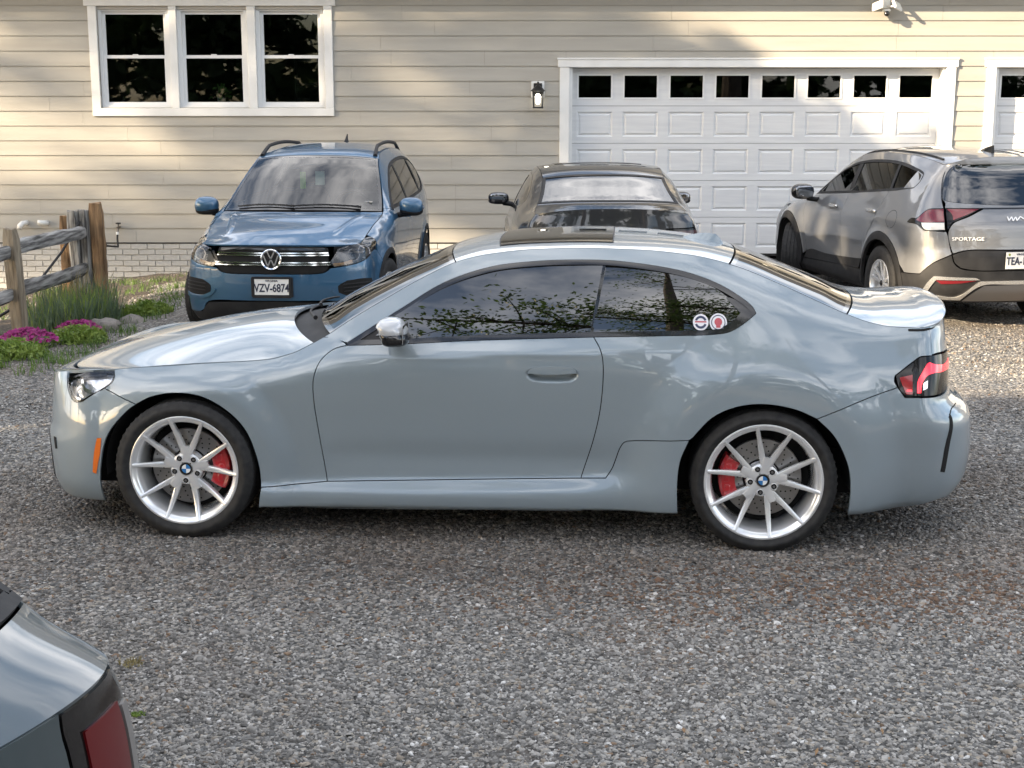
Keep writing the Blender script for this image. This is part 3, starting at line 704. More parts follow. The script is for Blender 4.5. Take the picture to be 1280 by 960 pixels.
    # round stickers low in the rear quarter window
    for (sx_, r_, m_, m2_) in ((2.4414, .036, 'sticker_a', 'logo_navy'), (2.522, .040, 'sticker_b', 'sticker_red')):
        V, F = fill2d(np.array(arc(sx_, 1.0711, r_, 0, 345, 23)), .02)
        st = skin(B, 'S', V, F, 'window_sticker', MAT['sticker_white'], car, off=-.004, rim=.0005)
        V, F = fill2d(np.array(arc(sx_, 1.0711, r_*(.92), 0, 345, 23)), .02)
        if m_ == 'sticker_a':
            for a0, a1 in ((20, 160), (200, 340)):
                P_ = np.array(arc(sx_, 1.0711, r_*.78, a0, a1, 10)+arc(sx_, 1.0711, r_*.5, a1, a0, 10)); V, F = fill2d(P_, .02); skin(B, 'S', V, F, 'sticker_print', MAT[m2_], car, off=-.0032, rim=0)
            strip(B, 'S', [(sx_-.026, 1.073), (sx_+.026, 1.073)], -.003, .003, 'sticker_print', MAT['sticker_red'], car, off=-.0032, rim=0, both=False)
        else:
            P_ = np.array(arc(sx_, 1.0711, r_*.82, 0, 345, 23)); ring(B, 'S', P_, .004, 'sticker_print', MAT['logo_navy'], car, off=-.0032, rim=0, both=False)
            V, F = fill2d(np.array(arc(sx_, 1.073, r_*.45, 0, 345, 15)), .02); skin(B, 'S', V, F, 'sticker_print', MAT[m2_], car, off=-.0032, rim=0)
            strip(B, 'S', [(sx_, 1.063), (sx_, 1.048)], -.010, .010, 'sticker_print', MAT[m2_], car, off=-.0031, rim=0, both=False)
    # top skin
    def topq(s0, s1, q, n=16, bow0=0, bow1=0): # closed outline in the top domain
        v = TQ*q
        a = [(s0+bow0*(1-abs(t)**2), t*v) for t in np.linspace(-1, 1, n+1)]; b_ = [(s0+(s1-s0)*i/24, v) for i in range(25)]
        c = [(s1+bow1*(1-abs(t)**2), t*v) for t in np.linspace(1, -1, n+1)]; d_ = [(s1+(s0-s1)*i/24, -v) for i in range(25)]
        return [a, b_, c, d_]
    panel(B, 'T', topq(-.42, -.375, 1), 'nose_panel', PT, car, d=.03, both=False)
    panel(B, 'T', topq(-.372, .615, 1, bow1=-.06), 'bonnet', PT, car, d=.028, both=False)
    panel(B, 'T', topq(.54, .75, .97), 'cowl', MAT['black_plastic'], car, d=.05, both=False, off=-.03, rim=0)
    for yy in (-.25, .25):
        mb = MB(); p = [B.T(np.array(.68), np.array(yy-.33+.5*t))+np.array([-.02-.03*sin(3*t), 0, .012]) for t in np.linspace(0, 1, 9)]
        mb.tube(p, [.012]+[.006]*7+[.004], 6); mb.build('wiper', MAT['black_plastic'], car, 60)
    panel(B, 'T', topq(.695, 1.275, .985), 'windscreen', MAT['tint'], car, d=.05, both=False, off=-.002, rim=0)
    ring(B, 'T', topq(.690, 1.280, .995), .022, 'windscreen_border', MAT['black_gloss'], car, off=-.001, rim=.006, both=False)
    sr = topq(1.50, 2.03, .745); 
    # roof in one skin with the glass sunroof laid into it
    panel(B, 'T', topq(1.283, 2.578, 1), 'roof', PT, car, d=.03, both=False)
    panel(B, 'T', sr, 'sunroof', MAT['sunroof_glass'], car, d=.05, both=False, off=.004, rim=.006, gap=.006)
    ring(B, 'T', sr, .010, 'sunroof_seal', MAT['black_plastic'], car, off=.0025, rim=.004, both=False)
    panel(B, 'T', topq(2.592, 3.112, .985), 'rear_window', MAT['tint'], car, d=.05, both=False, off=-.002, rim=0)
    ring(B, 'T', topq(2.585, 3.120, .995), .020, 'rear_window_border', MAT['black_gloss'], car, off=-.001, rim=.006, both=False)
    panel(B, 'T', topq(3.125, 3.42, 1), 'boot_lid', PT, car, d=.02, both=False)
    # spoiler lip
    mb = MB(); n = 40; V = []; F = []
    for i in range(n+1):
        t = -1+2*i/n; tt = t*.985
        for (s_, dz) in ((3.345, -.001), (3.385, .003), (3.418, .008), (3.430, .003), (3.422, -.008), (3.37, -.010)):
            p = B.T(np.array(min(s_, 3.42)), np.array(tt)); ext = max(0, s_-3.42); p = p+np.array([ext*(1-t**6), 0, dz*(1-.9*abs(t)**6)]); V.append(p)
    for i in range(n):
        for k_ in range(6): F.append((i*6+k_, i*6+(k_+1) % 6, (i+1)*6+(k_+1) % 6, (i+1)*6+k_))
    F += [tuple(range(6)), tuple(range(n*6, n*6+6))]; mb.add(V, F); mb.build('spoiler_lip', PT, car, 50)
    strip(B, 'S', [(3.40, float(B.Etop(3.40))-.010), (3.50, float(B.Etop(3.50))-.010), (3.62, float(B.Etop(3.62))-.010), (3.80, float(B.Etop(3.80))-.010)], -.006, .004, 'lip_painted_shadow', MAT['dark_void'], car, off=.001, rim=0)  # dark line laid on the skin as shade below the spoiler lip
    # roof fin
    mb = MB(); V = []; F = []; n = 10
    for i in range(n+1):
        t = i/n; x = 2.37+.225*t; h = .052*sin(min(1, t*1.15)*pi/2)*(1 if t < .82 else max(.0, (1-t)/.18)**.6); hw = .032*sin(pi*min(1, .15+t*.8))
        z0 = 1.345+.04*(1-t*t)-.004
        z0 = float(B.T(np.array(x-.02), np.array(0))[2])-.006
        V += [(x, -hw, z0), (x, -hw*.35, z0+h*.75), (x, 0, z0+h+.004), (x, hw*.35, z0+h*.75), (x, hw, z0)]
    for i in range(n):
        for k_ in range(4): F.append((i*5+k_, i*5+k_+1, (i+1)*5+k_+1, (i+1)*5+k_))
    F += [tuple(range(5)), tuple(range(n*5, n*5+5))]; mb.add(V, F); mb.build('antenna_fin', PT, car, 60)
    # mirrors
    for m_ in (1, -1):
        y0 = -.965*m_
        def fn(p):
            return (p.x+(.0 if p.z > 0 else .012), p.y*(1-.25*(p.x/.07+.2)), p.z+.004)
        mb = MB(); mb.sq((1.022, y0, 1.040), (.066, .105, .054), .75, .75, 14, 28, fn)
        mir = mb.build('door_mirror', MAT['mirror_silver'], car, 50)
        mb = MB(); mb.sq((1.032, y0, 1.008), (.066, .106, .046), .7, .72, 12, 28, fn); mb.build('mirror_base', MAT['black_gloss'], mir, 50)
        mb = MB(); mb.box((.962, y0-.075, 1.020), (1.075, y0+.075, 1.027), .003); mb.build('mirror_seam', MAT['black_gloss'], mir)
        mb = MB(); mb.tube([(1.02, y0+.06*m_, .985), (1.03, y0+.13*m_, .982), (1.03, y0+.19*m_, .985)], [.03, .026, .03], 10); mb.build('mirror_arm', MAT['black_plastic'], mir, 60)
        mb = MB(); mb.box((1.084, y0-.08, .985), (1.088, y0+.08, 1.07), .002); mb.build('mirror_glass', MAT['chrome'], mir)
    # inside: shell, floor, wheel housings
    dark = MAT['dark_void']
    shell = [[(.46, .21), (2.28, .23)], arc(2.744, .335, .47, 195, 0, 16), [(3.214, .335), (3.30, .40)], [(3.30, .40), (3.32, .86)], [(3.32, .86), (2.8, .93), (.80, .90), (.55, .83), (-.28, .76)], [(-.28, .76), (-.40, .45)], arc(0, .335, .47, 150, -12, 16), [(.46, .24), (.46, .21)]]
    panel(B, 'S', shell, 'inner_shell', dark, car, gap=0, off=-.035, rim=0, d=.08)
    mb = MB(); mb.box((.45, -.76, .17), (2.28, .76, .30)); mb.box((-.62, -.55, .18), (.45, .55, .42)); mb.box((2.28, -.55, .2), (3.5, .55, .42)); mb.build('underbody', MAT['liner'], car)
    for xw, r_ in ((0, .40), (2.744, .405)):
        for s_ in (1, -1):
            mb = MB(); mb.lathe([(r_, -.855*s_), (r_, -.52*s_), (.02, -.50*s_)], 30, c=(xw, 0, .335), a0=radians(-6), a1=radians(186)); mb.build('wheel_housing', MAT['liner'], car, 40)
    mb = MB(); mb.box((.72, -.66, .70), (1.15, .66, .93), .04); mb.box((1.0, -.70, .30), (1.9, .70, .36)); dsh = mb.build('dashboard', MAT['dash'], car, 40)
    mb = MB(); mb.lathe([(.175, 0), (.19, .015), (.175, .03), (.16, .015)], 32, axis='x', c=(1.22, -.36, .93), close=True); mb.build('steering_wheel', MAT['dash'], car, 60)
    for yy in (-.36, .36):
        mb = MB(); mb.sq((1.86, yy, .78), (.10, .25, .36), .5, .5, 12, 20, lambda p: (p.x+.35*p.z, p.y*(1-.25*max(0, p.z/.36)), p.z)); mb.sq((2.03, yy, 1.14), (.05, .13, .10), .6, .6); mb.sq((1.62, yy, .52), (.28, .25, .10), .5, .5); mb.build('seat', MAT['seat'], car, 60)
    mb = MB(); mb.sq((2.62, 0, .82), (.10, .60, .28), .4, .3); mb.box((2.3, -.6, .45), (2.7, .6, .62), .04); mb.box((2.75, -.62, .93), (3.2, .62, .95)); mb.build('rear_seat', MAT['seat'], car, 60)
    # wheels
    for s_ in (1, -1):
        coupe_wheel(car, 0, s_, .338, .257, .27, 86 if s_ > 0 else 30, 2 if s_ > 0 else 178)
        coupe_wheel(car, 2.744, s_, .340, .267, .28, 80 if s_ > 0 else 50, 178 if s_ > 0 else 2)
    return car
mat('sunroof_glass', (.006, .006, .006), .05, spec=.25)
mat('mirror_silver', (.50, .51, .52), .3, .25, coat=1)
mat('lens_smoke', (.008, .007, .007), .10, spec=.3, coat=.25)
mat('sticker_white', (.72, .72, .76), .4); mat('logo_navy', (.03, .04, .09), .4); mat('sticker_red', (.45, .08, .10), .4)
mat('reflector', (.3, .3, .31), .12, 1.0); vary(MAT['reflector'], (.30, .30, .31), (.88, .88, .9), 12, 2, bump=.35, bscale=16, lo=.36, hi=.52, bdist=.012); MAT['reflector'].node_tree.nodes['Principled BSDF'].inputs['Metallic'].default_value = .55
# ---------------------------------------------------------------- house
YW = 18.85
mat('siding', (.37, .352, .312), .62); vary(MAT['siding'], (.345, .328, .29), (.395, .377, .335), 2.2, 5, bump=.25, bscale=55, stretch=(.35, 1, 3), bdist=.003)
mat('trim_white', (.74, .74, .72), .5); vary(MAT['trim_white'], (.70, .70, .68), (.78, .78, .765), 3, 4, bump=.1, bscale=90)
mat('vinyl', (.74, .75, .75), .32)
mat('door_white', (.66, .67, .68), .42); vary(MAT['door_white'], (.62, .63, .645), (.69, .70, .705), 4, 5, bump=.35, bscale=40, stretch=(.5, 1, 6), bdist=.002)
mat('brick_paint', (.44, .43, .40), .75); vary(MAT['brick_paint'], (.38, .37, .345), (.50, .49, .46), 6, 6, bump=.8, bscale=40, bdist=.006)
mat('mortar', (.40, .38, .34), .9)
mat('sheathing', (.20, .18, .15), .9)
mat('room', (.07, .075, .072), .9); mat('room_dark', (.012, .012, .012), .9)
mat('lamp_black', (.012, .012, .013), .4)
mat('bulb', (.9, .9, .85), .3, emis=(1, .93, .78), es=2.5)
mat('frost', (.8, .8, .78), .2, alpha=.25)
mat('pvc', (.78, .78, .75), .35)
mat('brass', (.25, .22, .18), .4, 1.0)
mat('pot', (.55, .55, .52), .5); mat('iron', (.01, .01, .011), .5)
glass('pane', (.72, .75, .73)); glass('pane_dark', (.50, .53, .52))
mat('soffit', (.62, .62, .60), .6)
house = empty('house', (0, YW, 0)); tag(house, 'beige clapboard house with white trimmed windows and garage doors behind the cars', 'house')
OPEN = [(-5.34, -2.43, 1.995, 3.235), (.70, 5.63, -.4, 2.545), (6.23, 11.2, -.4, 2.545)]
# sheathing behind the boards, left open at the window and the doors
mb = MB()
mb.box((-14, .004, -.5), (-5.34, .25, 3.7)); mb.box((-5.34, .004, -.5), (-2.43, .25, 1.995)); mb.box((-5.34, .004, 3.235), (-2.43, .25, 3.7)); mb.box((-2.43, .004, -.5), (.70, .25, 3.7))
mb.box((.70, .004, 2.545), (5.63, .25, 3.7)); mb.box((5.63, .004, -.5), (6.23, .25, 3.7)); mb.box((6.23, .004, 2.545), (11.2, .25, 3.7)); mb.box((11.2, .004, -.5), (15, .25, 3.7))
mb.build('wall', MAT['sheathing'], house)
rnd = random.Random(3)
def board(x0, x1, z0, z1, zb, H):
    """lap board: bottom edge proud; slice [z0,z1] of a board whose bottom is zb"""
    f = lambda z: -.006-.016*(1-(z-zb)/(H+.02))
    yb, yt = f(z0), f(z1)
    mb = MB(); mb.add([(x0, yb, z0), (x1, yb, z0), (x1, yt, z1), (x0, yt, z1), (x0, .002, z0), (x1, .002, z0), (x1, .002, z1), (x0, .002, z1)], [(0, 1, 2, 3), (5, 4, 7, 6), (4, 5, 1, 0), (3, 2, 6, 7), (4, 0, 3, 7), (1, 5, 6, 2)])
    obj('siding_board', mb.me('siding_board', None), MAT['siding'], house)
ZB, H = .238, .1905
joint_hint = {14: [-1.0, 2.3], 13: [-1.72], 12: [-.38], 11: [-3.9, -2.05, 1.72], 10: [-5.55], 9: [-6.0], 8: [-2.0, -5.6], 7: [-5.0], 6: [-4.6, .05], 5: [-4.35], 4: [-1.33], 3: [-.75], 2: [-6.2, -3.4], 1: [-5.3]}
for k_ in range(18):
    zb = ZB+k_*H; zt = zb+H+.012
    js = [j+rnd.uniform(-.03, .03) for j in joint_hint.get(k_, [])]
    x = -8.6+rnd.uniform(0, 1.2)
    while x < 9:
        if all(abs(x-j) > 1.1 for j in js): js.append(x)
        x += 3.3+rnd.uniform(-.4, .4)
    cuts = sorted(set([-8.8, 9.5]+js+[v for o_ in OPEN if zt > o_[2] and zb < o_[3] for v in o_[:2]]))
    cuts = [c for c in cuts if -8.8 <= c <= 9.5]
    for a, b_ in zip(cuts[:-1], cuts[1:]):
        if b_-a < .02: continue
        m_ = (a+b_)/2; z0, z1 = zb, zt; skip = False
        for o_ in OPEN:
            if o_[0] < m_ < o_[1]:
                if zb >= o_[2] and zt <= o_[3]: skip = True
                elif zb < o_[2] < zt: z1 = o_[2]
                elif zb < o_[3] < zt: z0 = o_[3]
        if not skip: board(a+.0012, b_-.0012, z0, z1, zb, H)
# painted brick base
bw, bh, gp = .205, .066, .009
base = MB(); base.box((-8.6, -.012, -.6), (.62, .002, .232)); base.build('brick_base', MAT['mortar'], house)
bm_ = MB(); bm_.box((0, -.026, 0), (bw, .0, bh), .004); bme = bm_.me('brick', None); bme.materials.append(MAT['brick_paint'])
bm2 = MB(); bm2.box((0, -.022, 0), (bw, .0, bh-.002), .005); bme2 = bm2.me('brick', None); bme2.materials.append(MAT['brick_paint'])
for r_ in range(8):
    z = .228-(r_+1)*(bh+gp); x = -7.4+(.1 if r_ % 2 else 0)
    while x < .40:
        o = obj('brick', bme if rnd.random() < .6 else bme2, None, house, loc=(x, -.004+rnd.uniform(-.003, .003), z+rnd.uniform(-.002, .002)), rot=(0, rnd.uniform(-.012, .012), rnd.uniform(-.01, .01)))
        x += bw+gp
# starter strip above bricks
mb = MB(); mb.box((-8.6, -.030, .226), (.62, .0, .240)); mb.build('drip_edge', MAT['iron'], house)
# soffit and fascia
mb = MB(); mb.box((-14, -.42, 3.60), (15, .3, 3.63)); mb.box((-14, -.45, 3.56), (15, -.42, 3.80)); mb.box((-14, -.57, 3.66), (15, -.452, 3.79), .02); mb.build('eave', MAT['soffit'], house)
# sloped roof
mb = MB(); mb.add([(-14, -.6, 3.80), (15, -.6, 3.80), (15, 6, 6.2), (-14, 6, 6.2), (-14, 12, 3.8), (15, 12, 3.8)], [(0, 1, 2, 3), (3, 2, 5, 4)]); mb.build('roof', mat('shingle', (.06, .06, .06), .9), house)
# ---- windows
def sash_window(x0, x1, z0, z1):
    win = MB(); t = .05   # outer vinyl frame
    win.box((x0-t, .02, z0-t), (x0, .12, z1+t)); win.box((x1, .02, z0-t), (x1+t, .12, z1+t)); win.box((x0, .02, z1), (x1, .12, z1+t)); win.box((x0, .015, z0-t), (x1, .12, z0))
    wo = win.build('window', MAT['vinyl'], house)
    zm = z0+(z1-z0)*.505
    for nm, a, b_, yy in (('upper_sash', zm-.01, z1, .075), ('lower_sash', z0, zm+.035, .045)):
        s_ = MB(); r_ = .040
        s_.box((x0, yy, a), (x0+r_, yy+.03, b_)); s_.box((x1-r_, yy, a), (x1, yy+.03, b_)); s_.box((x0+r_, yy-.002, a), (x1-r_, yy+.03, a+r_)); s_.box((x0+r_, yy-.002, b_-r_), (x1-r_, yy+.03, b_))
        so_ = s_.build(nm, MAT['vinyl'], wo)
        g = MB(); g.box((x0+r_-.004, yy+.012, a+r_-.004), (x1-r_+.004, yy+.018, b_-r_+.004)); g.build('pane', MAT['pane_dark'] if nm == 'upper_sash' else MAT['pane'], wo)
    l = MB(); l.box(((x0+x1)/2-.035, .038, zm+.033), ((x0+x1)/2+.035, .07, zm+.047), .004); l.build('sash_lock', MAT['vinyl'], wo)
for (a, b_) in ((-5.30, -4.47), (-4.27, -3.465), (-3.255, -2.475)): sash_window(a, b_, 2.025, 3.215)
mb = MB()
mb.box((-5.455, -.038, 1.985), (-5.345, .03, 3.275), .004); mb.build('window_casing', MAT['trim_white'], house)
mb = MB(); mb.box((-2.425, -.038, 1.985), (-2.315, .03, 3.275), .004); mb.build('window_casing', MAT['trim_white'], house)
mb = MB(); mb.box((-5.455, -.044, 1.885), (-2.315, .03, 1.984), .004); mb.build('window_sill', MAT['trim_white'], house)
mb = MB(); mb.box((-5.50, -.048, 3.276), (-2.27, .03, 3.41), .004); mb.build('window_head', MAT['trim_white'], house)
for a, b_ in ((-4.419, -4.321), (-3.414, -3.306)):
    mb = MB(); mb.box((a, -.034, 1.985), (b_, .04, 3.275), .004); mb.build('mullion', MAT['trim_white'], house)
# dark room behind the windows
mb = MB(); mb.add([(-6.2, .26, 1.0), (-1.6, .26, 1.0), (-1.6, 4.5, 1.0), (-6.2, 4.5, 1.0), (-6.2, .26, 3.55), (-1.6, .26, 3.55), (-1.6, 4.5, 3.55), (-6.2, 4.5, 3.55)], [(0, 1, 2, 3), (4, 7, 6, 5), (2, 6, 7, 3), (0, 3, 7, 4), (1, 5, 6, 2)]); mb.build('room_shell', MAT['room'], house)
mb = MB(); mb.box((-5.1, 3.6, 1.0), (-4.5, 4.3, 2.25)); mb.box((-3.6, 2.0, 1.0), (-2.2, 2.9, 1.75)); mb.build('room_furniture', MAT['room_dark'], house)
# potted flower on the middle sill
pf = empty('potted_flower', (-3.82, YW+.21, 2.03)); tag(pf, 'small flowering plant in pale pot behind the middle window', 'potted plant')
mb = MB(); mb.lathe([(0, 0), (.045, 0), (.06, .09), (.055, .09), (.05, .075), (0, .07)], 20, axis='z'); mb.build('pot', MAT['pot'], pf, 40)
mat('leaf_pot', (.10, .20, .05), .6); mat('petal_pot', (.7, .45, .4), .6)
mb = MB(); mf = MB()
for i in range(40):
    a = rnd.uniform(0, 2*pi); r_ = rnd.uniform(.02, .14); z = rnd.uniform(.09, .30)*(1-.3*r_/.14); c = Vector((r_*cos(a), r_*sin(a)*.6, z)); s_ = rnd.uniform(.02, .04); d_ = Vector((rnd.uniform(-1, 1), rnd.uniform(-1, 1), rnd.uniform(-.3, 1))).normalized(); e = d_.orthogonal()
    (mf if i % 8 == 0 else mb).add([c-d_*s_, c+e*s_*.6, c+d_*s_, c-e*s_*.6], [(0, 1, 2, 3)])
for i in range(5): mb.tube([(0, 0, .06), (rnd.uniform(-.06, .06), rnd.uniform(-.03, .03), .27)], .004, 4)
obj('leaves', mb.me('leaves', None, fix=False), MAT['leaf_pot'], pf); obj('flowers', mf.me('flowers', None, fix=False), MAT['petal_pot'], pf)
# wrought iron stand behind the right-hand window
st = empty('iron_stand', (-2.72, YW+.5, 1.0)); tag(st, 'dark scrolled iron shelf stand inside the right-hand window', 'shelf')
mb = MB()
for xx in (-.16, .16):
    for yy in (0, .2): mb.tube([(xx, yy, 0), (xx, yy, 1.62)], .012, 6)
mb.build('upright', MAT['iron'], st)
for zz in (.5, 1.1, 1.3, 1.6): m_ = MB(); m_.box((-.17, -.01, zz), (.17, .21, zz+.015)); m_.build('shelf', MAT['iron'], st)
for i in range(3):
    m_ = MB(); m_.tube([(-.10+.1*i+.05*sin(t*.7)*(t/12), -.012, 1.12+.16*t/12) for t in range(13)], .006, 5); m_.build('scroll', MAT['iron'], st)
st = empty('iron_headboard', (-4.95, YW+.7, 1.0)); tag(st, 'dark scrolled iron rack inside the left-hand window', 'rack')
mb = MB()
for xx in (-.32, .32): mb.tube([(xx, 0, 0), (xx, 0, 1.30)], .02, 6)
mb.build('upright', MAT['iron'], st)
mb = MB(); mb.tube([(-.32+.64*t/16, 0, 1.26+.13*sin(pi*t/16)) for t in range(17)], .022, 6); mb.build('top_scroll', MAT['iron'], st)
m_ = MB(); m_.box((-.32, -.01, .9), (.32, .01, 1.22)); m_.build('panel', MAT['room_dark'], st)
# ---- garage doors
def garage(x0, x1, ncol, name):
    g = empty(name, (0, YW, 0), parent=None)
    z0, z1, nr = .075, 2.50, 5; yd = .14; hs = (z1-z0)/nr; cw = (x1-x0)/ncol
    for r_ in range(nr):
        za, zb_ = z0+r_*hs, z0+(r_+1)*hs
        rail = MB()
        # stiles and rails round sunk fields
        fx, fz0, fz1 = .066, .085, .075
        rail.box((x0, yd, za+.002), (x1, yd+.045, za+fz0)); rail.box((x0, yd, zb_-fz1), (x1, yd+.045, zb_-.003))
        for c_ in range(ncol+1):
            a = x0+c_*cw-(fx if c_ else 0); b_ = x0+c_*cw+(fx if c_ < ncol else 0)
            rail.box((a, yd+.0008, za+fz0), (b_, yd+.045, zb_-fz1))
        sec = rail.build('door_section', MAT['door_white'], g)
        for c_ in range(ncol):
            a, b_ = x0+c_*cw+fx, x0+(c_+1)*cw-fx; q0, q1 = za+fz0, zb_-fz1
            p = MB()
            if r_ < nr-1:
                # raised field: sunk channel then bevel up to a proud flat
                y1, y2, y3 = yd+.0005, yd+.018, yd+.004; i1, i2, i3 = .0, .022, .050
                V = []
                for yy, ii in ((y1, i1), (y2, i2), (y2, i2+.004), (y3, i3)): V += [(a+ii, yy, q0+ii), (b_-ii, yy, q0+ii), (b_-ii, yy, q1-ii), (a+ii, yy, q1-ii)]
                F = []
                for l_ in range(3):
                    for i in range(4): F.append((l_*4+i, l_*4+(i+1) % 4, l_*4+4+(i+1) % 4, l_*4+4+i))
                F.append((12, 13, 14, 15)); p.add(V, F)
                obj('raised_panel', p.me('raised_panel', None, fix=False), MAT['door_white'], sec)
            else:
                t = .022
                p.box((a, yd-.008, q0), (a+t, yd+.03, q1)); p.box((b_-t, yd-.008, q0), (b_, yd+.03, q1)); p.box((a+t, yd-.008, q0), (b_-t, yd+.03, q0+t)); p.box((a+t, yd-.008, q1-t), (b_-t, yd+.03, q1))
                fr = p.build('window_frame', MAT['vinyl'], sec)
                p = MB(); p.box((a+t-.003, yd+.010, q0+t-.003), (b_-t+.003, yd+.015, q1-t+.003)); p.build('pane', MAT['pane_dark'], fr)
    # jambs, head and casing
    c = MB(); c.box((x0-.05, .0, -.3), (x0-.001, yd+.06, 2.52)); c.box((x1+.001, .0, -.3), (x1+.05, yd+.06, 2.52)); c.box((x0-.05, .0, 2.503), (x1+.05, yd+.06, 2.545)); c.build('door_jamb', MAT['trim_white'], g)
    c = MB(); c.box((x0-.165, -.040, -.3), (x0-.042, .0, 2.505), .004); c.box((x1+.042, -.040, -.3), (x1+.165, .0, 2.505), .004); c.build('door_casing', MAT['trim_white'], g)
    c = MB(); c.box((x0-.19, -.046, 2.506), (x1+.19, .0, 2.60), .004); c.box((x0-.20, -.056, 2.601), (x1+.20, .0, 2.625), .004); c.build('door_header', MAT['trim_white'], g)
    c = MB(); c.box((x0, yd+.01, .045), (x1, yd+.04, .08)); c.build('bottom_seal', MAT['rubber'], g)
    c = MB(); c.add([(x0-.2, .3, 0), (x1+.2, .3, 0), (x1+.2, 5, 0), (x0-.2, 5, 0), (x0-.2, .3, 2.7), (x1+.2, .3, 2.7), (x1+.2, 5, 2.7), (x0-.2, 5, 2.7)], [(0, 1, 2, 3), (4, 7, 6, 5), (2, 6, 7, 3), (0, 3, 7, 4), (1, 5, 6, 2)]); c.build('garage_interior', MAT['room_dark'], g)
    return g
tag(garage(.785, 5.585, 8, 'garage_door'), 'wide white panelled garage door with a row of eight small windows', 'garage door')
tag(garage(6.315, 11.115, 8, 'garage_door'), 'white garage door cut off by the right edge of the picture', 'garage door')
# ---- wall lantern
lm = empty('wall_lantern', (.335, YW-.02, 2.14)); tag(lm, 'black wall lantern with lit bulb beside the garage door', 'lamp')
mb = MB(); mb.box((-.085, -.012, -.02), (.085, .02, .19), .004); mb.build('mounting_block', MAT['trim_white'], lm)
mb = MB(); mb.box((-.055, -.03, .0), (.055, -.013, .165), .006); mb.tube([(0, -.03, .12), (0, -.09, .145), (0, -.13, .16), (0, -.13, .13)], .011, 8); mb.build('bracket', MAT['lamp_black'], lm, 40)
mb = MB(); cy = -.13
mb.lathe([(0, .185), (.012, .18), (.016, .16), (.010, .145), (.03, .13), (.045, .115), (.088, .075), (.098, .07), (.098, .062), (.07, .06)], 24, axis='z', c=(0, cy, 0)); mb.build('cap', MAT['lamp_black'], lm, 40)
mb = MB()
for a in range(4):
    x_, y_ = .060*(1 if a in (0, 3) else -1), .062*(1 if a < 2 else -1); mb.tube([(x_*1.08, cy+y_*1.08, .065), (x_*.9, cy+y_*.9, -.135)], .010, 6)
mb.build('cage_bar', MAT['lamp_black'], lm)
mb = MB(); mb.box((-.068, cy-.068, -.155), (.068, cy+.068, -.135), .004); mb.build('base', MAT['lamp_black'], lm)
mb = MB(); mb.lathe([(0, .03), (.024, .025), (.033, 0), (.031, -.07), (.02, -.10), (0, -.102)], 24, axis='z', c=(0, cy, 0)); mb.build('bulb', MAT['bulb'], lm, 60)
# ---- floodlight with camera high above the garage door
fl = empty('security_floodlight', (4.78, YW-.02, 3.27)); tag(fl, 'white twin floodlight with small camera high above the garage door', 'floodlight')
mb = MB(); mb.box((-.065, -.05, -.03), (.065, .02, .14), .008); mb.build('junction_box', MAT['pvc'], fl)
for s_ in (-1, 1):
    mb = MB(); mb.box((-.075, -.012, -.065), (.075, .02, .065), .01); o = mb.build('lamp_head', MAT['pvc'], fl, loc=(.125*s_, -.16, .0), rot=(radians(-38), radians(18*s_), radians(35*s_)))
    m2_ = MB(); m2_.box((-.062, -.016, -.052), (.062, -.0125, .052)); m2_.build('lens', mat('flood_lens', (.85, .84, .78), .3) if 'flood_lens' not in MAT else MAT['flood_lens'], o)
    mb = MB(); mb.tube([(.03*s_, -.05, .0), (.06*s_, -.11, -.01), (.10*s_, -.15, 0)], .013, 8); mb.build('arm', MAT['pvc'], fl, 60)
mb = MB(); mb.box((-.045, -.17, -.075), (.045, -.05, -.045), .01); mb.build('camera_arm', MAT['pvc'], fl)
mb = MB(); mb.sq((0, -.15, -.10), (.036, .036, .036), 1, 1, 10, 16); mb.build('camera_dome', MAT['black_gloss'], fl, 80)
# ---- tap with hose, vent pipes
tp = empty('garden_tap', (-5.19, YW-.025, .44)); tag(tp, 'dark garden tap on the clapboard wall', 'tap')
mb = MB(); mb.tube([(0, .02, 0), (0, -.10, 0), (0, -.12, -.05)], .018, 8); mb.build('spout', MAT['brass'], tp, 60)
mb = MB(); mb.lathe([(0, .02), (.035, .015), (.035, .0), (0, -.004)], 8, axis='z', c=(0, -.06, .05)); mb.tube([(0, -.06, 0), (0, -.06, .055)], .008, 6); mb.build('handle', MAT['iron'], tp, 40)
mb = MB(); mb.tube([(0, -.12, -.05), (0, -.122, -.085)], .019, 8); mb.build('coupling', MAT['pvc'], tp, 40)
for i, (px_, lab) in enumerate(((-6.42, 'white plastic elbow pipe at the wall nearest the left edge'), (-6.15, 'white plastic elbow pipe at the wall nearer the wooden posts'))):
    pp = MB(); pp.tube([(0, .02, 0), (0, -.06, 0), (-.02, -.09, .0), (-.05, -.115, -.03), (-.055, -.12, -.07)] if i == 0 else [(0, .02, 0), (0, -.05, 0), (-.02, -.08, .005), (-.06, -.10, .01), (-.085, -.105, .01)], .034, 14, cap=False)
    po = pp.build('vent_pipe', MAT['pvc'], None, 50, loc=(px_, YW-.02, .50)); tag(po, lab, 'pipe')
    mo = po.modifiers.new('wall', 'SOLIDIFY'); mo.thickness = .004
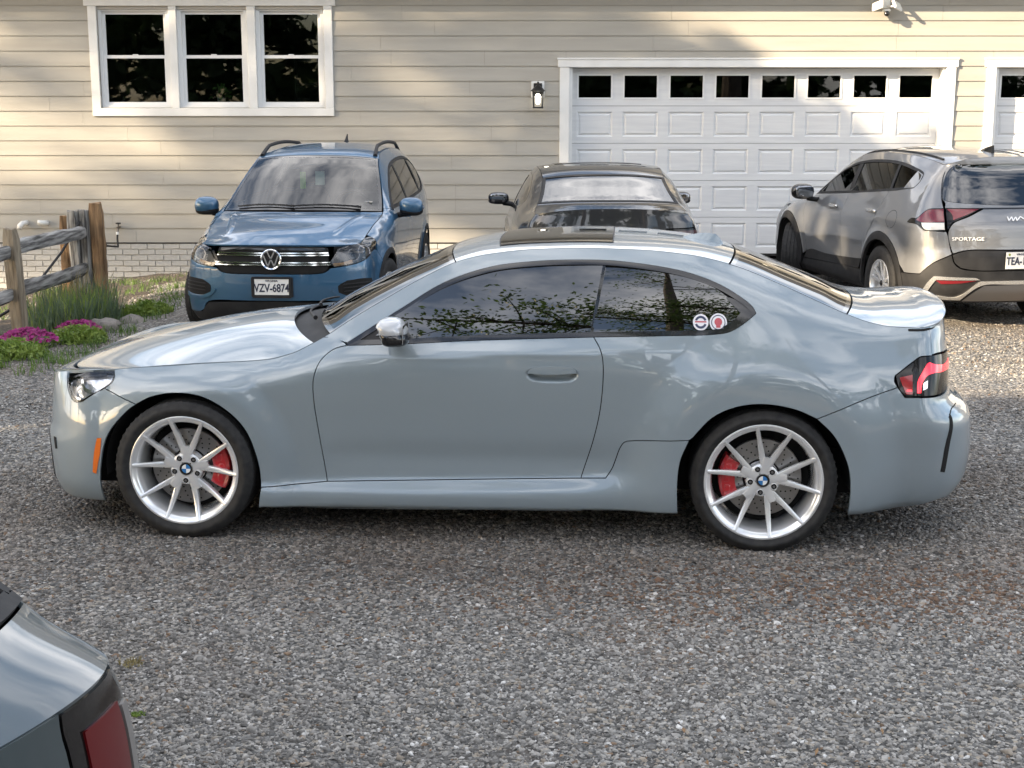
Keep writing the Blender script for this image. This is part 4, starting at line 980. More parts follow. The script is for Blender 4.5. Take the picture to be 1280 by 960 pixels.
# ---------------------------------------------------------------- ground, gravel
def gz(x, y):
    x = np.asarray(x, float); y = np.asarray(y, float)
    return -.10*np.maximum(0, -x-2.9)*sstep((y-10.5)/5)*np.where(-x-2.9 > 4, 4/np.maximum(-x-2.9, .1), 1)
def gravel_material():
    m = mat('gravel', (.2, .2, .2), .92); t = m.node_tree; L = t.links.new; b = t.nodes['Principled BSDF']
    tcn = N(m, 'ShaderNodeTexCoord'); v = N(m, 'ShaderNodeTexVoronoi', Scale=62.0, Randomness=1.0); L(tcn.outputs['Object'], v.inputs['Vector'])
    r = N(m, 'ShaderNodeValToRGB'); cr = r.color_ramp; cr.interpolation = 'LINEAR'
    sp = N(m, 'ShaderNodeSeparateColor'); L(v.outputs['Color'], sp.inputs[0]); L(sp.outputs[0], r.inputs[0])
    cr.elements[0].position = 0; cr.elements[0].color = (.035, .034, .032, 1); cr.elements[1].position = 1; cr.elements[1].color = (.46, .455, .44, 1)
    for p_, c_ in ((.3, (.085, .083, .079)), (.6, (.15, .147, .14)), (.8, (.28, .27, .25)), (.92, (.33, .29, .23))):
        e = cr.elements.new(p_); e.color = (*c_, 1)
    # broad tone and rusty leaf-stain patches
    n = N(m, 'ShaderNodeTexNoise', Scale=.55, Detail=6.0, Roughness=.6); L(tcn.outputs['Object'], n.inputs['Vector'])
    r2 = N(m, 'ShaderNodeValToRGB'); r2.color_ramp.elements[0].position = .50; r2.color_ramp.elements[1].position = .72; r2.color_ramp.elements[1].color = (.75, .75, .75, 1)
    L(n.outputs[0], r2.inputs[0]); mx_ = N(m, 'ShaderNodeMix', data_type='RGBA', blend_type='MIX'); L(r2.outputs[0], mx_.inputs[0]); L(r.outputs[0], mx_.inputs[6])
    r3 = N(m, 'ShaderNodeValToRGB'); r3.color_ramp.elements[0].color = (.06, .035, .02, 1); r3.color_ramp.elements[1].color = (.22, .15, .10, 1); L(sp.outputs[1], r3.inputs[0]); L(r3.outputs[0], mx_.inputs[7])
    L(mx_.outputs[2], b.inputs['Base Color'])
    bp = N(m, 'ShaderNodeBump', Strength=.9, Distance=.014, invert=True); L(v.outputs['Distance'], bp.inputs['Height']); L(bp.outputs[0], b.inputs['Normal'])
    return m
gravel_material()
def make_ground():
    xs = np.concatenate([[-140, -90, -60, -40, -28, -20], np.arange(-14, 14.01, .5), [20, 28, 40, 60, 90, 140]]); ys = np.concatenate([[-140, -90, -60, -40, -25, -15, -8, -4], np.arange(0, 22.01, .5), [30, 45, 70, 110, 160]])
    X, Y = np.meshgrid(xs, ys); Z = gz(X, Y)+.012*np.sin(X*1.3+Y*.7)*np.sin(Y*1.1-.4*X)*((np.abs(X) < 14) & (Y > 9))
    n, m_ = X.shape; V = np.stack([X.ravel(), Y.ravel(), Z.ravel()], 1); F = [(i*m_+j, i*m_+j+1, (i+1)*m_+j+1, (i+1)*m_+j) for i in range(n-1) for j in range(m_-1)]
    tag(obj('ground', mesh('ground', V, F, True), MAT['gravel']), kind='structure')
make_ground()
def stone_material():
    m = mat('stone', (.2, .2, .2), .85); t = m.node_tree; L = t.links.new; b = t.nodes['Principled BSDF']
    a = N(m, 'ShaderNodeAttribute', attribute_name='tone'); tcn = N(m, 'ShaderNodeTexCoord'); n = N(m, 'ShaderNodeTexNoise', Scale=140.0, Detail=3.0); L(tcn.outputs['Object'], n.inputs['Vector'])
    mr = N(m, 'ShaderNodeMapRange'); mr.inputs['To Min'].default_value = .75; mr.inputs['To Max'].default_value = 1.25; L(n.outputs[0], mr.inputs[0])
    v = N(m, 'ShaderNodeVectorMath', operation='SCALE'); L(a.outputs['Color'], v.inputs[0]); L(mr.outputs[0], v.inputs['Scale']); L(v.outputs[0], b.inputs['Base Color'])
stone_material()
def make_stones():
    rg = np.random.default_rng(11)
    def scatter(y0, y1, dens, smin, smax):
        A = []
        n = int(dens*(y1-y0)*2*(.375*y1+.4)); y = rg.uniform(y0, y1, n); x = rg.uniform(-1, 1, n)*(.375*y1+.4)
        k_ = np.abs(x) < .375*y+.4; x, y = x[k_], y[k_]; s = smin+(smax-smin)*rg.random(len(x))**2.6
        return x, y, s
    parts = [scatter(3.0, 5.5, 8200, .0045, .0165), scatter(5.5, 8.0, 5200, .005, .0175), scatter(8.0, 11.5, 1700, .006, .019), scatter(11.5, 15, 450, .010, .022), scatter(3.0, 9.0, 55, .016, .028), scatter(15, 18.6, 420, .010, .026)]
    x = np.concatenate([p[0] for p in parts]); y = np.concatenate([p[1] for p in parts]); s = np.concatenate([p[2] for p in parts]); n = len(x)
    # patches wiped thin so that the packed fines show
    w_ = np.sin(x*1.7+1.3*np.sin(y*.9))*np.sin(y*1.35+x*.5+.8); keep = rg.random(n) < np.clip(1.05-.45*np.maximum(0, w_), 0, 1)
    x, y, s = x[keep], y[keep], s[keep]; n = len(x)
    cube = np.array([(-1,-1,-1),(1,-1,-1),(1,1,-1),(-1,1,-1),(-1,-1,1),(1,-1,1),(1,1,1),(-1,1,1)], float)*np.array([1, .70, .36])
    P = cube[None]*(1+rg.uniform(-.62, .2, (n, 8, 3)))
    P[:, 4:, :2] *= rg.uniform(.35, .95, (n, 1, 1))
    P *= (s[:, None, None]*.82)
    # random tilt and spin
    az = rg.uniform(0, 2*np.pi, n); ti = rg.normal(0, .28, n); t2 = rg.normal(0, .28, n)
    def rot(P, a, i, j):
        c, s_ = np.cos(a)[:, None], np.sin(a)[:, None]; A, B_ = P[..., i].copy(), P[..., j].copy(); P[..., i] = c*A-s_*B_; P[..., j] = s_*A+c*B_
    rot(P, ti, 0, 2); rot(P, t2, 1, 2); rot(P, az, 0, 1)
    P[..., 0] += x[:, None]; P[..., 1] += y[:, None]; P[..., 2] += (gz(x, y)+s*.16)[:, None]
    fc = np.array([(4,5,6,7),(0,1,5,4),(1,2,6,5),(2,3,7,6),(3,0,4,7)])
    F = (fc[None]+8*np.arange(n)[:, None, None]).reshape(-1)
    me = bpy.data.meshes.new('gravel_stones'); me.vertices.add(n*8); me.vertices.foreach_set('co', P.reshape(-1).astype(np.float32))
    nf = n*5; me.loops.add(nf*4); me.loops.foreach_set('vertex_index', F.astype(np.int32)); me.polygons.add(nf); me.polygons.foreach_set('loop_start', np.arange(0, nf*4, 4, dtype=np.int32)); me.update(calc_edges=True)
    # stone colours: blue-grey crushed rock with some pale, tan and rusty bits
    g = .09+.31*rg.random(n)**1.25; c = np.stack([g*1.04, g, g*.93], 1); u = rg.random(n)
    pale = u < .025; c[pale] = rg.uniform(.48, .68, (pale.sum(), 1))*np.array([1, .985, .95])
    tan = (u > .05) & (u < .12); c[tan] = rg.uniform(.6, 1.2, (tan.sum(), 1))*np.array([.31, .27, .22])
    rusty = ((u > .13) & (u < .15)); c[rusty] = rg.uniform(.5, 1.1, (rusty.sum(), 1))*np.array([.24, .165, .11])
    # leaf-stained strip along the right-hand wheel track
    pz = np.exp(-(((x-1.5)/1.5)**2+((y-5.75)/.35)**2))+.6*np.exp(-(((x-3.4)/1.0)**2+((y-5.3)/.8)**2))
    st_ = rg.random(n) < .55*pz; c[st_] = rg.uniform(.5, 1.1, (st_.sum(), 1))*np.array([.21, .135, .09])
    # packed wheel tracks are darker and earthier
    tr_ = np.clip(.5+.5*np.sin(x*.9+y*2.3+1.2*np.sin(x*.6)), 0, 1)*np.clip(.5+.5*np.sin(y*1.1-x*.35), 0, 1); lf = .5+.5*np.sin(x*.55+.8*np.sin(y*.7)+1.0)*np.sin(y*.85+.6*np.sin(x*.9)); c = c*(1-.36*tr_[:, None]*np.array([.86, 1, 1.1]))*(1-.30*lf[:, None]*np.array([.9, 1, 1.08]))
    nb = np.exp(-((y-6.1-.05*x)/.38)**2); c = c*(1-.26*nb[:, None]*np.array([.82, 1, 1.12]))  # earthy band beside the coupe, contact shadow painted into the stone colour
    at = me.attributes.new('tone', 'FLOAT_COLOR', 'POINT'); at.data.foreach_set('color', np.repeat(np.concatenate([c, np.ones((n, 1))], 1), 8, 0).reshape(-1).astype(np.float32))
    tag(obj('gravel_stones', me, MAT['stone']), 'loose grey crushed stone covering the driveway', 'gravel', kind='stuff'); print('stones', n)
make_stones()

def litter():
    """dry leaf flakes and bark bits lying in drifts"""
    rg = np.random.default_rng(5); V = []; F = []; spots = [(1.4, 5.75, 1.3, .22, 420), (3.2, 5.3, .9, .5, 200), (2.2, 4.6, 1.2, .5, 120), (-1.3, 5.2, .9, .35, 130), (0, 4.6, 1.8, .7, 160), (4.4, 8.2, 1.2, 1.0, 160), (-3.2, 9.6, .8, .8, 150)]
    for cx, cy, sx, sy, n in spots:
        for i in range(n):
            x, y = cx+rg.normal(0, sx), cy+rg.normal(0, sy); a = rg.uniform(0, 6.28); l = rg.uniform(.005, .014); w_ = l*rg.uniform(.25, .6); z = float(gz(x, y))+rg.uniform(.006, .012); t = rg.normal(0, .25)
            dx, dy = np.cos(a), np.sin(a); k_ = len(V)
            V += [(x-dx*l, y-dy*l, z-t*l), (x-dy*w_, y+dx*w_, z+.003), (x+dx*l, y+dy*l, z+t*l), (x+dy*w_, y-dx*w_, z+.003)]; F.append((k_, k_+1, k_+2, k_+3))
    m = mat('litter', (.2, .11, .05), .8); vary(m, (.10, .055, .03), (.30, .19, .10), 3, 3)
    tag(obj('leaf_litter', mesh('leaf_litter', V, F), m), 'small dry brown leaf bits scattered on the gravel', 'leaf litter', kind='stuff')
litter()
# ---------------------------------------------------------------- fence, planting, trees
mat('wood_grey', (.25, .235, .21), .85); vary(MAT['wood_grey'], (.06, .055, .05), (.36, .345, .315), 3.2, 7, bump=.9, bscale=9, stretch=(9, 9, .8), lo=.36, hi=.6, bdist=.02)
mat('wood_rail', (.25, .235, .21), .85); vary(MAT['wood_rail'], (.07, .065, .06), (.38, .365, .34), 3.2, 7, bump=.9, bscale=9, stretch=(9, .7, 9), lo=.36, hi=.6, bdist=.02)
mat('wood_brown', (.26, .16, .08), .85); vary(MAT['wood_brown'], (.10, .055, .025), (.36, .22, .11), 3.0, 7, bump=.9, bscale=8, stretch=(8, 8, .7), lo=.34, hi=.64, bdist=.02)
mat('wood_tan', (.26, .21, .14), .85); vary(MAT['wood_tan'], (.13, .10, .065), (.34, .28, .20), 3.0, 7, bump=.9, bscale=8, stretch=(8, 8, .7), lo=.34, hi=.64, bdist=.02)
rw = random.Random(5)
def log(mb, p0, p1, w_, d_, n=10, rough=.1, seed=0):
    """hand-split timber from p0 to p1, section w x d, uneven"""
    r_ = random.Random(seed); a, b_ = Vector(p0), Vector(p1); t = (b_-a).normalized(); u = Vector((0, 0, 1)) if abs(t.z) < .7 else Vector((1, 0, 0)); s_ = t.cross(u).normalized(); u = s_.cross(t)
    q = [(-1, -.7), (-.6, -1), (.55, -1), (1, -.6), (1, .65), (.5, 1), (-.6, 1), (-1, .6)]; jit = [r_.uniform(.82, 1.12) for _ in q]; V = []
    ph = r_.uniform(0, 6)
    for i in range(n+1):
        f = i/n; c = a+(b_-a)*f+s_*(w_*.12*sin(ph+f*4))+u*(d_*.1*sin(ph*1.7+f*3)); e = .8 if i in (0, n) else 1
        for k_, (x_, y_) in enumerate(q):
            j = jit[k_]*(1+r_.uniform(-rough, rough))*e; V.append(c+s_*(x_*w_/2*j)+u*(y_*d_/2*j)+t*(r_.uniform(-.01, .01) if i in (0, n) else 0))
    F = [(i*8+k_, i*8+(k_+1) % 8, (i+1)*8+(k_+1) % 8, (i+1)*8+k_) for i in range(n) for k_ in range(8)]+[tuple(range(8))[::-1], tuple(range(n*8, n*8+8))]
    mb.add(V, F)
FX = -4.44
fence = empty('split_rail_fence', (0, 0, 0)); tag(fence, 'weathered split-rail wooden fence at the left edge by the flower bed', 'fence')
def fpart(name, p0, p1, w_, d_, m_, seed, par=fence):
    mb = MB(); log(mb, p0, p1, w_, d_, 12, .07, seed); return mb.build(name, MAT[m_], par, 55)
zz = lambda x_, y_: float(gz(x_, y_))
fpart('post', (FX, 12.62, zz(FX, 12.62)-.2), (FX+.01, 12.62, .965), .15, .125, 'wood_tan', 1)
fpart('post', (FX, 10.1, -.2), (FX, 10.1, .95), .15, .13, 'wood_tan', 21)
fpart('rail', (FX-.03, 10.0, .76), (FX-.02, 12.66, .75), .062, .13, 'wood_rail', 2); fpart('rail', (FX-.03, 10.0, .40), (FX-.02, 12.66, .39), .062, .13, 'wood_rail', 3)
fpart('rail', (FX+.03, 12.58, .78), (FX-.02, 14.85, .745), .062, .13, 'wood_rail', 4); fpart('rail', (FX+.03, 12.58, .43), (FX-.02, 14.85, .36), .062, .13, 'wood_rail', 5)
# bundle of upright timbers at the end post
bund = empty('end_post_bundle', (0, 0, 0)); tag(bund, 'cluster of brown and grey split timbers forming the fence end post', 'posts')
for i, (dx, dy, h, w_, m_) in enumerate(((-.22, 0, .90, .12, 'wood_brown'), (-.11, -.06, .955, .10, 'wood_grey'), (-.01, -.05, .96, .11, 'wood_grey'), (.10, .0, 1.03, .13, 'wood_brown'), (.02, .12, .80, .14, 'wood_brown'))):
    fpart('timber', (FX+dx, 14.9+dy, zz(FX, 14.9)-.15), (FX+dx-.015, 14.9+dy, h), w_, .13, m_, 30+i, bund)
# hose from the tap over the posts and along the fence
hs = MB(); hs.tube([(-5.19, YW-.148, .36), (-5.19, YW-.16, .30), (-5.12, YW-.4, .22), (-4.98, YW-1.4, .33), (-4.70, 16.0, .66), (-4.46, 15.05, .86), (-4.50, 14.8, .84), (-4.54, 14.3, .58), (-4.56, 13.6, .36), (-4.58, 12.8, .20), (-4.74, 11.8, .05), (-4.8, 10.5, .03)], .013, 8)
tag(hs.build('garden_hose', MAT['rubber'], None, 60), 'black garden hose looped from the wall tap over the wooden posts', 'hose')
# soil of the bed
mat('soil', (.04, .032, .025), .95); vary(MAT['soil'], (.018, .014, .011), (.115, .095, .075), 26, 8, bump=1, bscale=55, bdist=.03)
def patch(name, pts, mt, h=.012):
    P = poly([pts], .25); V2, F = fill2d(P, .3); n = len(V2); Z = gz(V2[:, 0], V2[:, 1])+h+.02*np.sin(V2[:, 0]*7)*np.sin(V2[:, 1]*5); Z[:len(P)] -= h+.03
    V = np.column_stack([V2, Z]); o = obj(name, mesh(name, V, F, True), mt); return tag(o, kind='structure')
patch('flower_bed', [(-4.25, 10.2), (-4.0, 11.8), (-4.1, 12.7), (-3.95, 14.0), (-4.1, 15.4), (-4.0, 17.2), (-3.0, 18.3), (-2.8, 18.75), (-4.6, 18.78), (-8, 18.78), (-8, 10.2), (-4.25, 10.2)], MAT['soil'])
# plants
LEAF = {}
def leafmat(name, c1, c2, rough=.55):
    m = mat(name, c1, rough); t = m.node_tree; L = t.links.new; b = t.nodes['Principled BSDF']
    tcn = N(m, 'ShaderNodeTexCoord'); n = N(m, 'ShaderNodeTexNoise', Scale=9.0, Detail=3.0); L(tcn.outputs['Object'], n.inputs['Vector'])
    r = N(m, 'ShaderNodeValToRGB'); r.color_ramp.elements[0].position = .36; r.color_ramp.elements[1].position = .64; r.color_ramp.elements[0].color = (*c1, 1); r.color_ramp.elements[1].color = (*c2, 1)
    L(n.outputs[0], r.inputs[0]); L(r.outputs[0], b.inputs['Base Color'])
    tr = N(m, 'ShaderNodeBsdfTranslucent'); L(r.outputs[0], tr.inputs[0]); ms = N(m, 'ShaderNodeMixShader'); ms.inputs[0].default_value = .35
    L(b.outputs[0], ms.inputs[1]); L(tr.outputs[0], ms.inputs[2]); L(ms.outputs[0], t.nodes['Material Output'].inputs[0]); LEAF[name] = m; return m
leafmat('grass_green', (.055, .11, .022), (.15, .24, .05)); leafmat('lavender_green', (.085, .13, .075), (.17, .23, .13)); leafmat('lime_green', (.12, .20, .03), (.26, .34, .07)); leafmat('straw', (.22, .18, .08), (.36, .30, .14))
leafmat('magenta', (.26, .012, .13), (.46, .04, .27)); leafmat('moss', (.16, .19, .05), (.34, .34, .10)); leafmat('tree_leaf', (.035, .075, .018), (.10, .17, .035)); leafmat('tree_leaf_dark', (.022, .048, .016), (.06, .10, .03))
def blades(mb, n, spread, h, w_, lean, r_, cx=0, cy=0):
    for i in range(n):
        a = r_.uniform(0, 2*pi); d_ = spread*math.sqrt(r_.random()); x_, y_ = cx+d_*cos(a), cy+d_*sin(a)*.8; hh = h*r_.uniform(.5, 1.1); la = r_.uniform(0, 2*pi); ll = lean*hh*r_.uniform(.2, 1.2); q = r_.uniform(0, pi); dx, dy = w_*cos(q), w_*sin(q)
        V = []
        for t in (0, .45, .8): V += [(x_-dx*(1-t*.6)+ll*t*t*cos(la), y_-dy*(1-t*.6)+ll*t*t*sin(la), hh*t), (x_+dx*(1-t*.6)+ll*t*t*cos(la), y_+dy*(1-t*.6)+ll*t*t*sin(la), hh*t)]
        V.append((x_+ll*cos(la), y_+ll*sin(la), hh*.97)); mb.add(V, [(0, 1, 3, 2), (2, 3, 5, 4), (4, 5, 6)])
def leaves(mb, n, rx, ry, rz, s_, r_, cz=0, top=False):
    for i in range(n):
        v = Vector((r_.gauss(0, 1), r_.gauss(0, 1), r_.gauss(0, 1))).normalized()*r_.random()**.4
        if top: v.z = abs(v.z)
        c = Vector((v.x*rx, v.y*ry, cz+v.z*rz)); d_ = Vector((r_.gauss(0, 1), r_.gauss(0, 1), r_.gauss(0, .7))).normalized(); e = d_.cross(Vector((r_.gauss(0, 1), r_.gauss(0, 1), r_.gauss(0, 1)))).normalized(); k_ = s_*r_.uniform(.6, 1.3)
        mb.add([c-d_*k_, c+e*k_*.45, c+d_*k_, c-e*k_*.45], [(0, 1, 2, 3)])
def plant(name, label, cat, loc, parts, group=None):
    o = empty(name, (loc[0], loc[1], zz(loc[0], loc[1]))); tag(o, label, cat, group)
    for nm, mb, m_ in parts: obj(nm, mb.me(nm, None, fix=False), LEAF[m_], o)
    return o
r_ = random.Random(21)
def lav(loc, s_, lab):
    a, b_ = MB(), MB(); blades(a, int(420*s_), .34*s_, .36*s_, .006, .35, r_); blades(b_, int(110*s_), .30*s_, .46*s_, .005, .25, r_); plant('lavender_plant', lab, 'plant', loc, [('stems', a, 'lavender_green'), ('tips', b_, 'straw' if s_ > 1.2 else 'lime_green')], 'grey-green plants along the fence')
lav((-4.35, 14.15, 0), 1.25, 'tall grey-green bushy plant in front of the brown timbers'); lav((-4.28, 13.2, 0), 1.0, 'grey-green spiky plant beside the fence rail'); lav((-4.15, 13.65, 0), .95, 'low grey-green plant between fence and taller bush')
def bush(loc, s_, lab, m_='lime_green'):
    a = MB(); leaves(a, int(900*s_), .34*s_, .30*s_, .17*s_, .026, r_, .02, True); blades(a, int(200*s_), .3*s_, .20*s_, .005, .5, r_); plant('leafy_clump', lab, 'plant', loc, [('leaves', a, m_)], 'green clumps along the gravel edge')
bush((-3.86, 12.45, 0), .8, 'bright green low clump right of the magenta flowers'); bush((-4.12, 11.55, 0), .85, 'green clump in front of the magenta flowers'); bush((-3.72, 14.35, 0), .8, 'green tuft beyond the flower bed near the blue car'); bush((-4.28, 11.0, 0), .8, 'green clump at the left edge below the flowers'); bush((-4.62, 12.15, 0), .8, 'green clump at the foot of the front fence post', 'grass_green')
bush((-2.95, 15.0, 0), .55, 'sparse green weeds beside the blue car tyre', 'moss')
def phlox(loc, s_, lab):
    a, b_ = MB(), MB(); leaves(a, int(420*s_), .26*s_, .2*s_, .07*s_, .02, r_, .0, True)
    for i in range(int(420*s_)):
        an = r_.uniform(0, 2*pi); d_ = math.sqrt(r_.random()); c = Vector((.27*s_*d_*cos(an), .21*s_*d_*sin(an), .16*s_*(1-d_*d_*.6)+r_.uniform(0, .03))); n = Vector((r_.gauss(0, .5), r_.gauss(-.4, .5), 1)).normalized(); u = n.orthogonal().normalized(); v = n.cross(u); rr = r_.uniform(.013, .021)
        b_.add([c]+[c+(u*cos(2*pi*k_/5)+v*sin(2*pi*k_/5))*rr+n*.003 for k_ in range(5)], [(0, k_+1, (k_+1) % 5+1) for k_ in range(5)])
    plant('magenta_flowers', lab, 'flowers', loc, [('foliage', a, 'grass_green'), ('blossoms', b_, 'magenta')], 'magenta flower cushions in the bed')
phlox((-4.20, 12.15, .0), .95, 'larger cushion of magenta flowers by the front fence post'); phlox((-4.0, 12.95, 0), .75, 'smaller cushion of magenta flowers farther from the camera'); phlox((-4.40, 11.55, 0), .6, 'small magenta flower cushion at the left edge')
# rocks edging the bed
mat('rock', (.22, .20, .18), .9); vary(MAT['rock'], (.12, .11, .10), (.30, .27, .24), 7, 6, bump=.8, bscale=30, bdist=.01)
for i, (x_, y_, s_, lab) in enumerate(((-3.72, 13.75, .10, 'edging stone nearest the green tuft'), (-3.85, 13.25, .13, 'dark edging stone behind the bright green clump'), (-4.05, 12.78, .11, 'dark stone between the magenta flowers'))):
    mb = MB(); rr = random.Random(i); ph = [rr.uniform(0, 6) for _ in range(4)]
    mb.sq((0, 0, 0), (s_*1.3, s_, s_*.7), .8, .8, 8, 12, lambda p: p*(1+.14*sin(p.x*40+ph[0])*sin(p.y*37+ph[1])+.1*sin(p.z*50+ph[2])))
    tag(mb.build('edging_stone', MAT['rock'], None, 40, loc=(x_, y_, zz(x_, y_)+s_*.15)), lab, 'stone', 'stones edging the flower bed')
# weeds in the gravel
for (x_, y_, s_, m_, lab) in ((-.36, 3.83, .045, 'moss', 'mossy yellow-green weed tuft at bottom centre of the gravel'), (-.26, 3.95, .03, 'moss', 'tiny mossy tuft right of the bottom centre weed'), (-1.42, 5.0, .05, 'straw', 'straw-coloured weed tuft beside the parked car corner'), (-1.28, 4.55, .025, 'lime_green', 'tiny green sprout by the dark car corner'), (-.95, 3.72, .035, 'lime_green', 'small green weed right of the tail lamp'), (-.13, 3.66, .04, 'straw', 'tan dry tuft near the bottom edge'), (.2, 3.62, .03, 'moss', 'little moss tuft at the bottom edge right of centre')):
    a = MB(); blades(a, 70, s_, s_*.55, .0022, .8, r_); leaves(a, 60, s_, s_*.7, s_*.22, .006, r_, .004, True); plant('weed_tuft', lab, 'weed', (x_, y_, 0), [('leaves', a, m_)], 'weed tufts in the gravel')
# short grass along the edge of the gravel
gmb = MB()
for i in range(150):
    y_ = r_.uniform(10.6, 18.2); x_ = r_.uniform(-4.6, -3.5) if y_ < 15 else r_.uniform(-6.0, -3.1); k_ = MB(); blades(gmb, 26, .14, .09, .004, .6, r_, x_, y_)
V_ = np.array(gmb.V); V_[:, 2] += gz(V_[:, 0], V_[:, 1]); gmb.V = [tuple(v) for v in V_]
tag(obj('grass_fringe', gmb.me('grass_fringe', None, fix=False), LEAF['grass_green']), 'short grass fringe between the flower bed and gravel', 'grass', kind='stuff')
# ---- trees standing behind and to the left of the camera: they shade the drive and show in the glass
mat('bark', (.09, .07, .055), .9); vary(MAT['bark'], (.045, .036, .03), (.13, .105, .085), 4, 6, bump=1, bscale=14, stretch=(5, 5, 1), bdist=.03)
def tree(loc, h, label, crown, seed, leaf='tree_leaf', n_leaf=3000, ls=.17, spread=.55, lvl=3, tr=.22, trunkfrac=.35, lean=(0, 0), group='trees behind the camera'):
    rr = random.Random(seed); wood = MB(); tips = []
    def grow(p, d_, L_, r0, k_):
        pts = [p]; rad = [r0]; q = Vector(p); dd = Vector(d_)
        n = 5
        for i in range(n):
            dd = (dd+Vector((rr.gauss(0, .10), rr.gauss(0, .10), rr.gauss(.03, .06)))).normalized(); q = q+dd*(L_/n); pts.append(q.copy()); rad.append(r0*(1-.55*(i+1)/n))
            if k_ <= 1 or (k_ <= 2 and i > 1): tips.append(q.copy())
        wood.tube(pts, rad, 7 if k_ > 2 else 5, cap=False)
        if k_ > 0:
            m_ = 5 if k_ == lvl else 4
            for j in range(m_):
                f = rr.uniform(.35, 1.0) if k_ < lvl else rr.uniform(trunkfrac, 1.0); idx = min(n, max(1, int(f*n+.5))); b_ = pts[idx]; ax = Vector((rr.gauss(0, 1), rr.gauss(0, 1), rr.uniform(-.1, .7))).normalized()
                nd = (dd*(1-spread)+ax*spread*1.3).normalized(); grow(b_, nd, L_*rr.uniform(.5, .72), max(.012, rad[idx]*.62), k_-1)
    grow(Vector((0, 0, -.2)), Vector((lean[0], lean[1], 1)).normalized(), h*.55, tr, lvl)
    t = empty('leafy_tree', (loc[0], loc[1], 0)); tag(t, label, 'tree', group)
    obj('trunk', wood.me('trunk', None, fix=False), MAT['bark'], t)
    for pl in t.children[0].data.polygons: pl.use_smooth = True
    cr = MB()
    for i in range(n_leaf):
        b_ = tips[rr.randrange(len(tips))]; c = b_+Vector((rr.gauss(0, crown), rr.gauss(0, crown), rr.gauss(0, crown*.8)))
        d_ = Vector((rr.gauss(0, 1), rr.gauss(0, 1), rr.gauss(0, .6))).normalized(); e = d_.cross(Vector((rr.gauss(0, 1), rr.gauss(0, 1), rr.gauss(0, 1)))).normalized(); k_ = ls*rr.uniform(.6, 1.3)
        cr.add([c-d_*k_, c+e*k_*.5, c+d_*k_, c-e*k_*.5], [(0, 1, 2, 3)])
    obj('crown', cr.me('crown', None, fix=False), LEAF[leaf], t)
    return t

def shade_tree(loc, label, blobs, seed, leaf='tree_leaf', ls=.26, tr=.22, sig=.34, group='shade trees left of the drive'):
    """trunk, limbs into each foliage mass, leaves clumped inside ellipsoids (dx,dy,z,rx,ry,rz,n)"""
    rr = random.Random(seed); wood = MB(); cr = MB(); zt = max(b_[2] for b_ in blobs)
    wood.tube([(0, 0, -.3), (.1, .05, zt*.3), (-.05, .1, zt*.6), (.05, 0, zt*.9)], [tr, tr*.8, tr*.6, tr*.25], 9, cap=False)
    for bi, (dx, dy, z, rx, ry, rz, n) in enumerate(blobs):
        if sig > .2 or bi % 6 == 0: wood.tube([(0, .02, z*.45), (dx*.5, dy*.5, z*.75), (dx, dy, z)], [tr*.45, tr*.3, .03] if sig > .2 else [.07, .04, .015], 6, cap=False)
        cl = []
        for i in range(max(6, n//45)):
            v = Vector((rr.gauss(0, 1), rr.gauss(0, 1), rr.gauss(0, 1))).normalized()*rr.random()**.35; c = Vector((dx+v.x*rx, dy+v.y*ry, z+v.z*rz)); cl.append(c)
            if i % 3 == 0 and sig > .2: wood.tube([(dx*.8, dy*.8, z-rz*.3), (c+Vector((dx, dy, z)))*.5, c], [.06, .035, .01], 4, cap=False)
        for i in range(n):
            b_ = cl[rr.randrange(len(cl))]; c = b_+Vector((rr.gauss(0, sig), rr.gauss(0, sig), rr.gauss(0, sig*.76)))
            d_ = Vector((rr.gauss(0, 1), rr.gauss(0, 1), rr.gauss(0, .6))).normalized(); e = d_.cross(Vector((rr.gauss(0, 1), rr.gauss(0, 1), rr.gauss(0, 1)))).normalized(); k_ = ls*rr.uniform(.6, 1.3)
            cr.add([c-d_*k_, c+e*k_*.5, c+d_*k_, c-e*k_*.5], [(0, 1, 2, 3)])
    t = empty('leafy_tree', (loc[0], loc[1], 0)); tag(t, label, 'tree', group)
    obj('trunk', wood.me('trunk', None, fix=False), MAT['bark'], t)
    obj('crown', cr.me('crown', None, fix=False), LEAF[leaf], t)
    return t
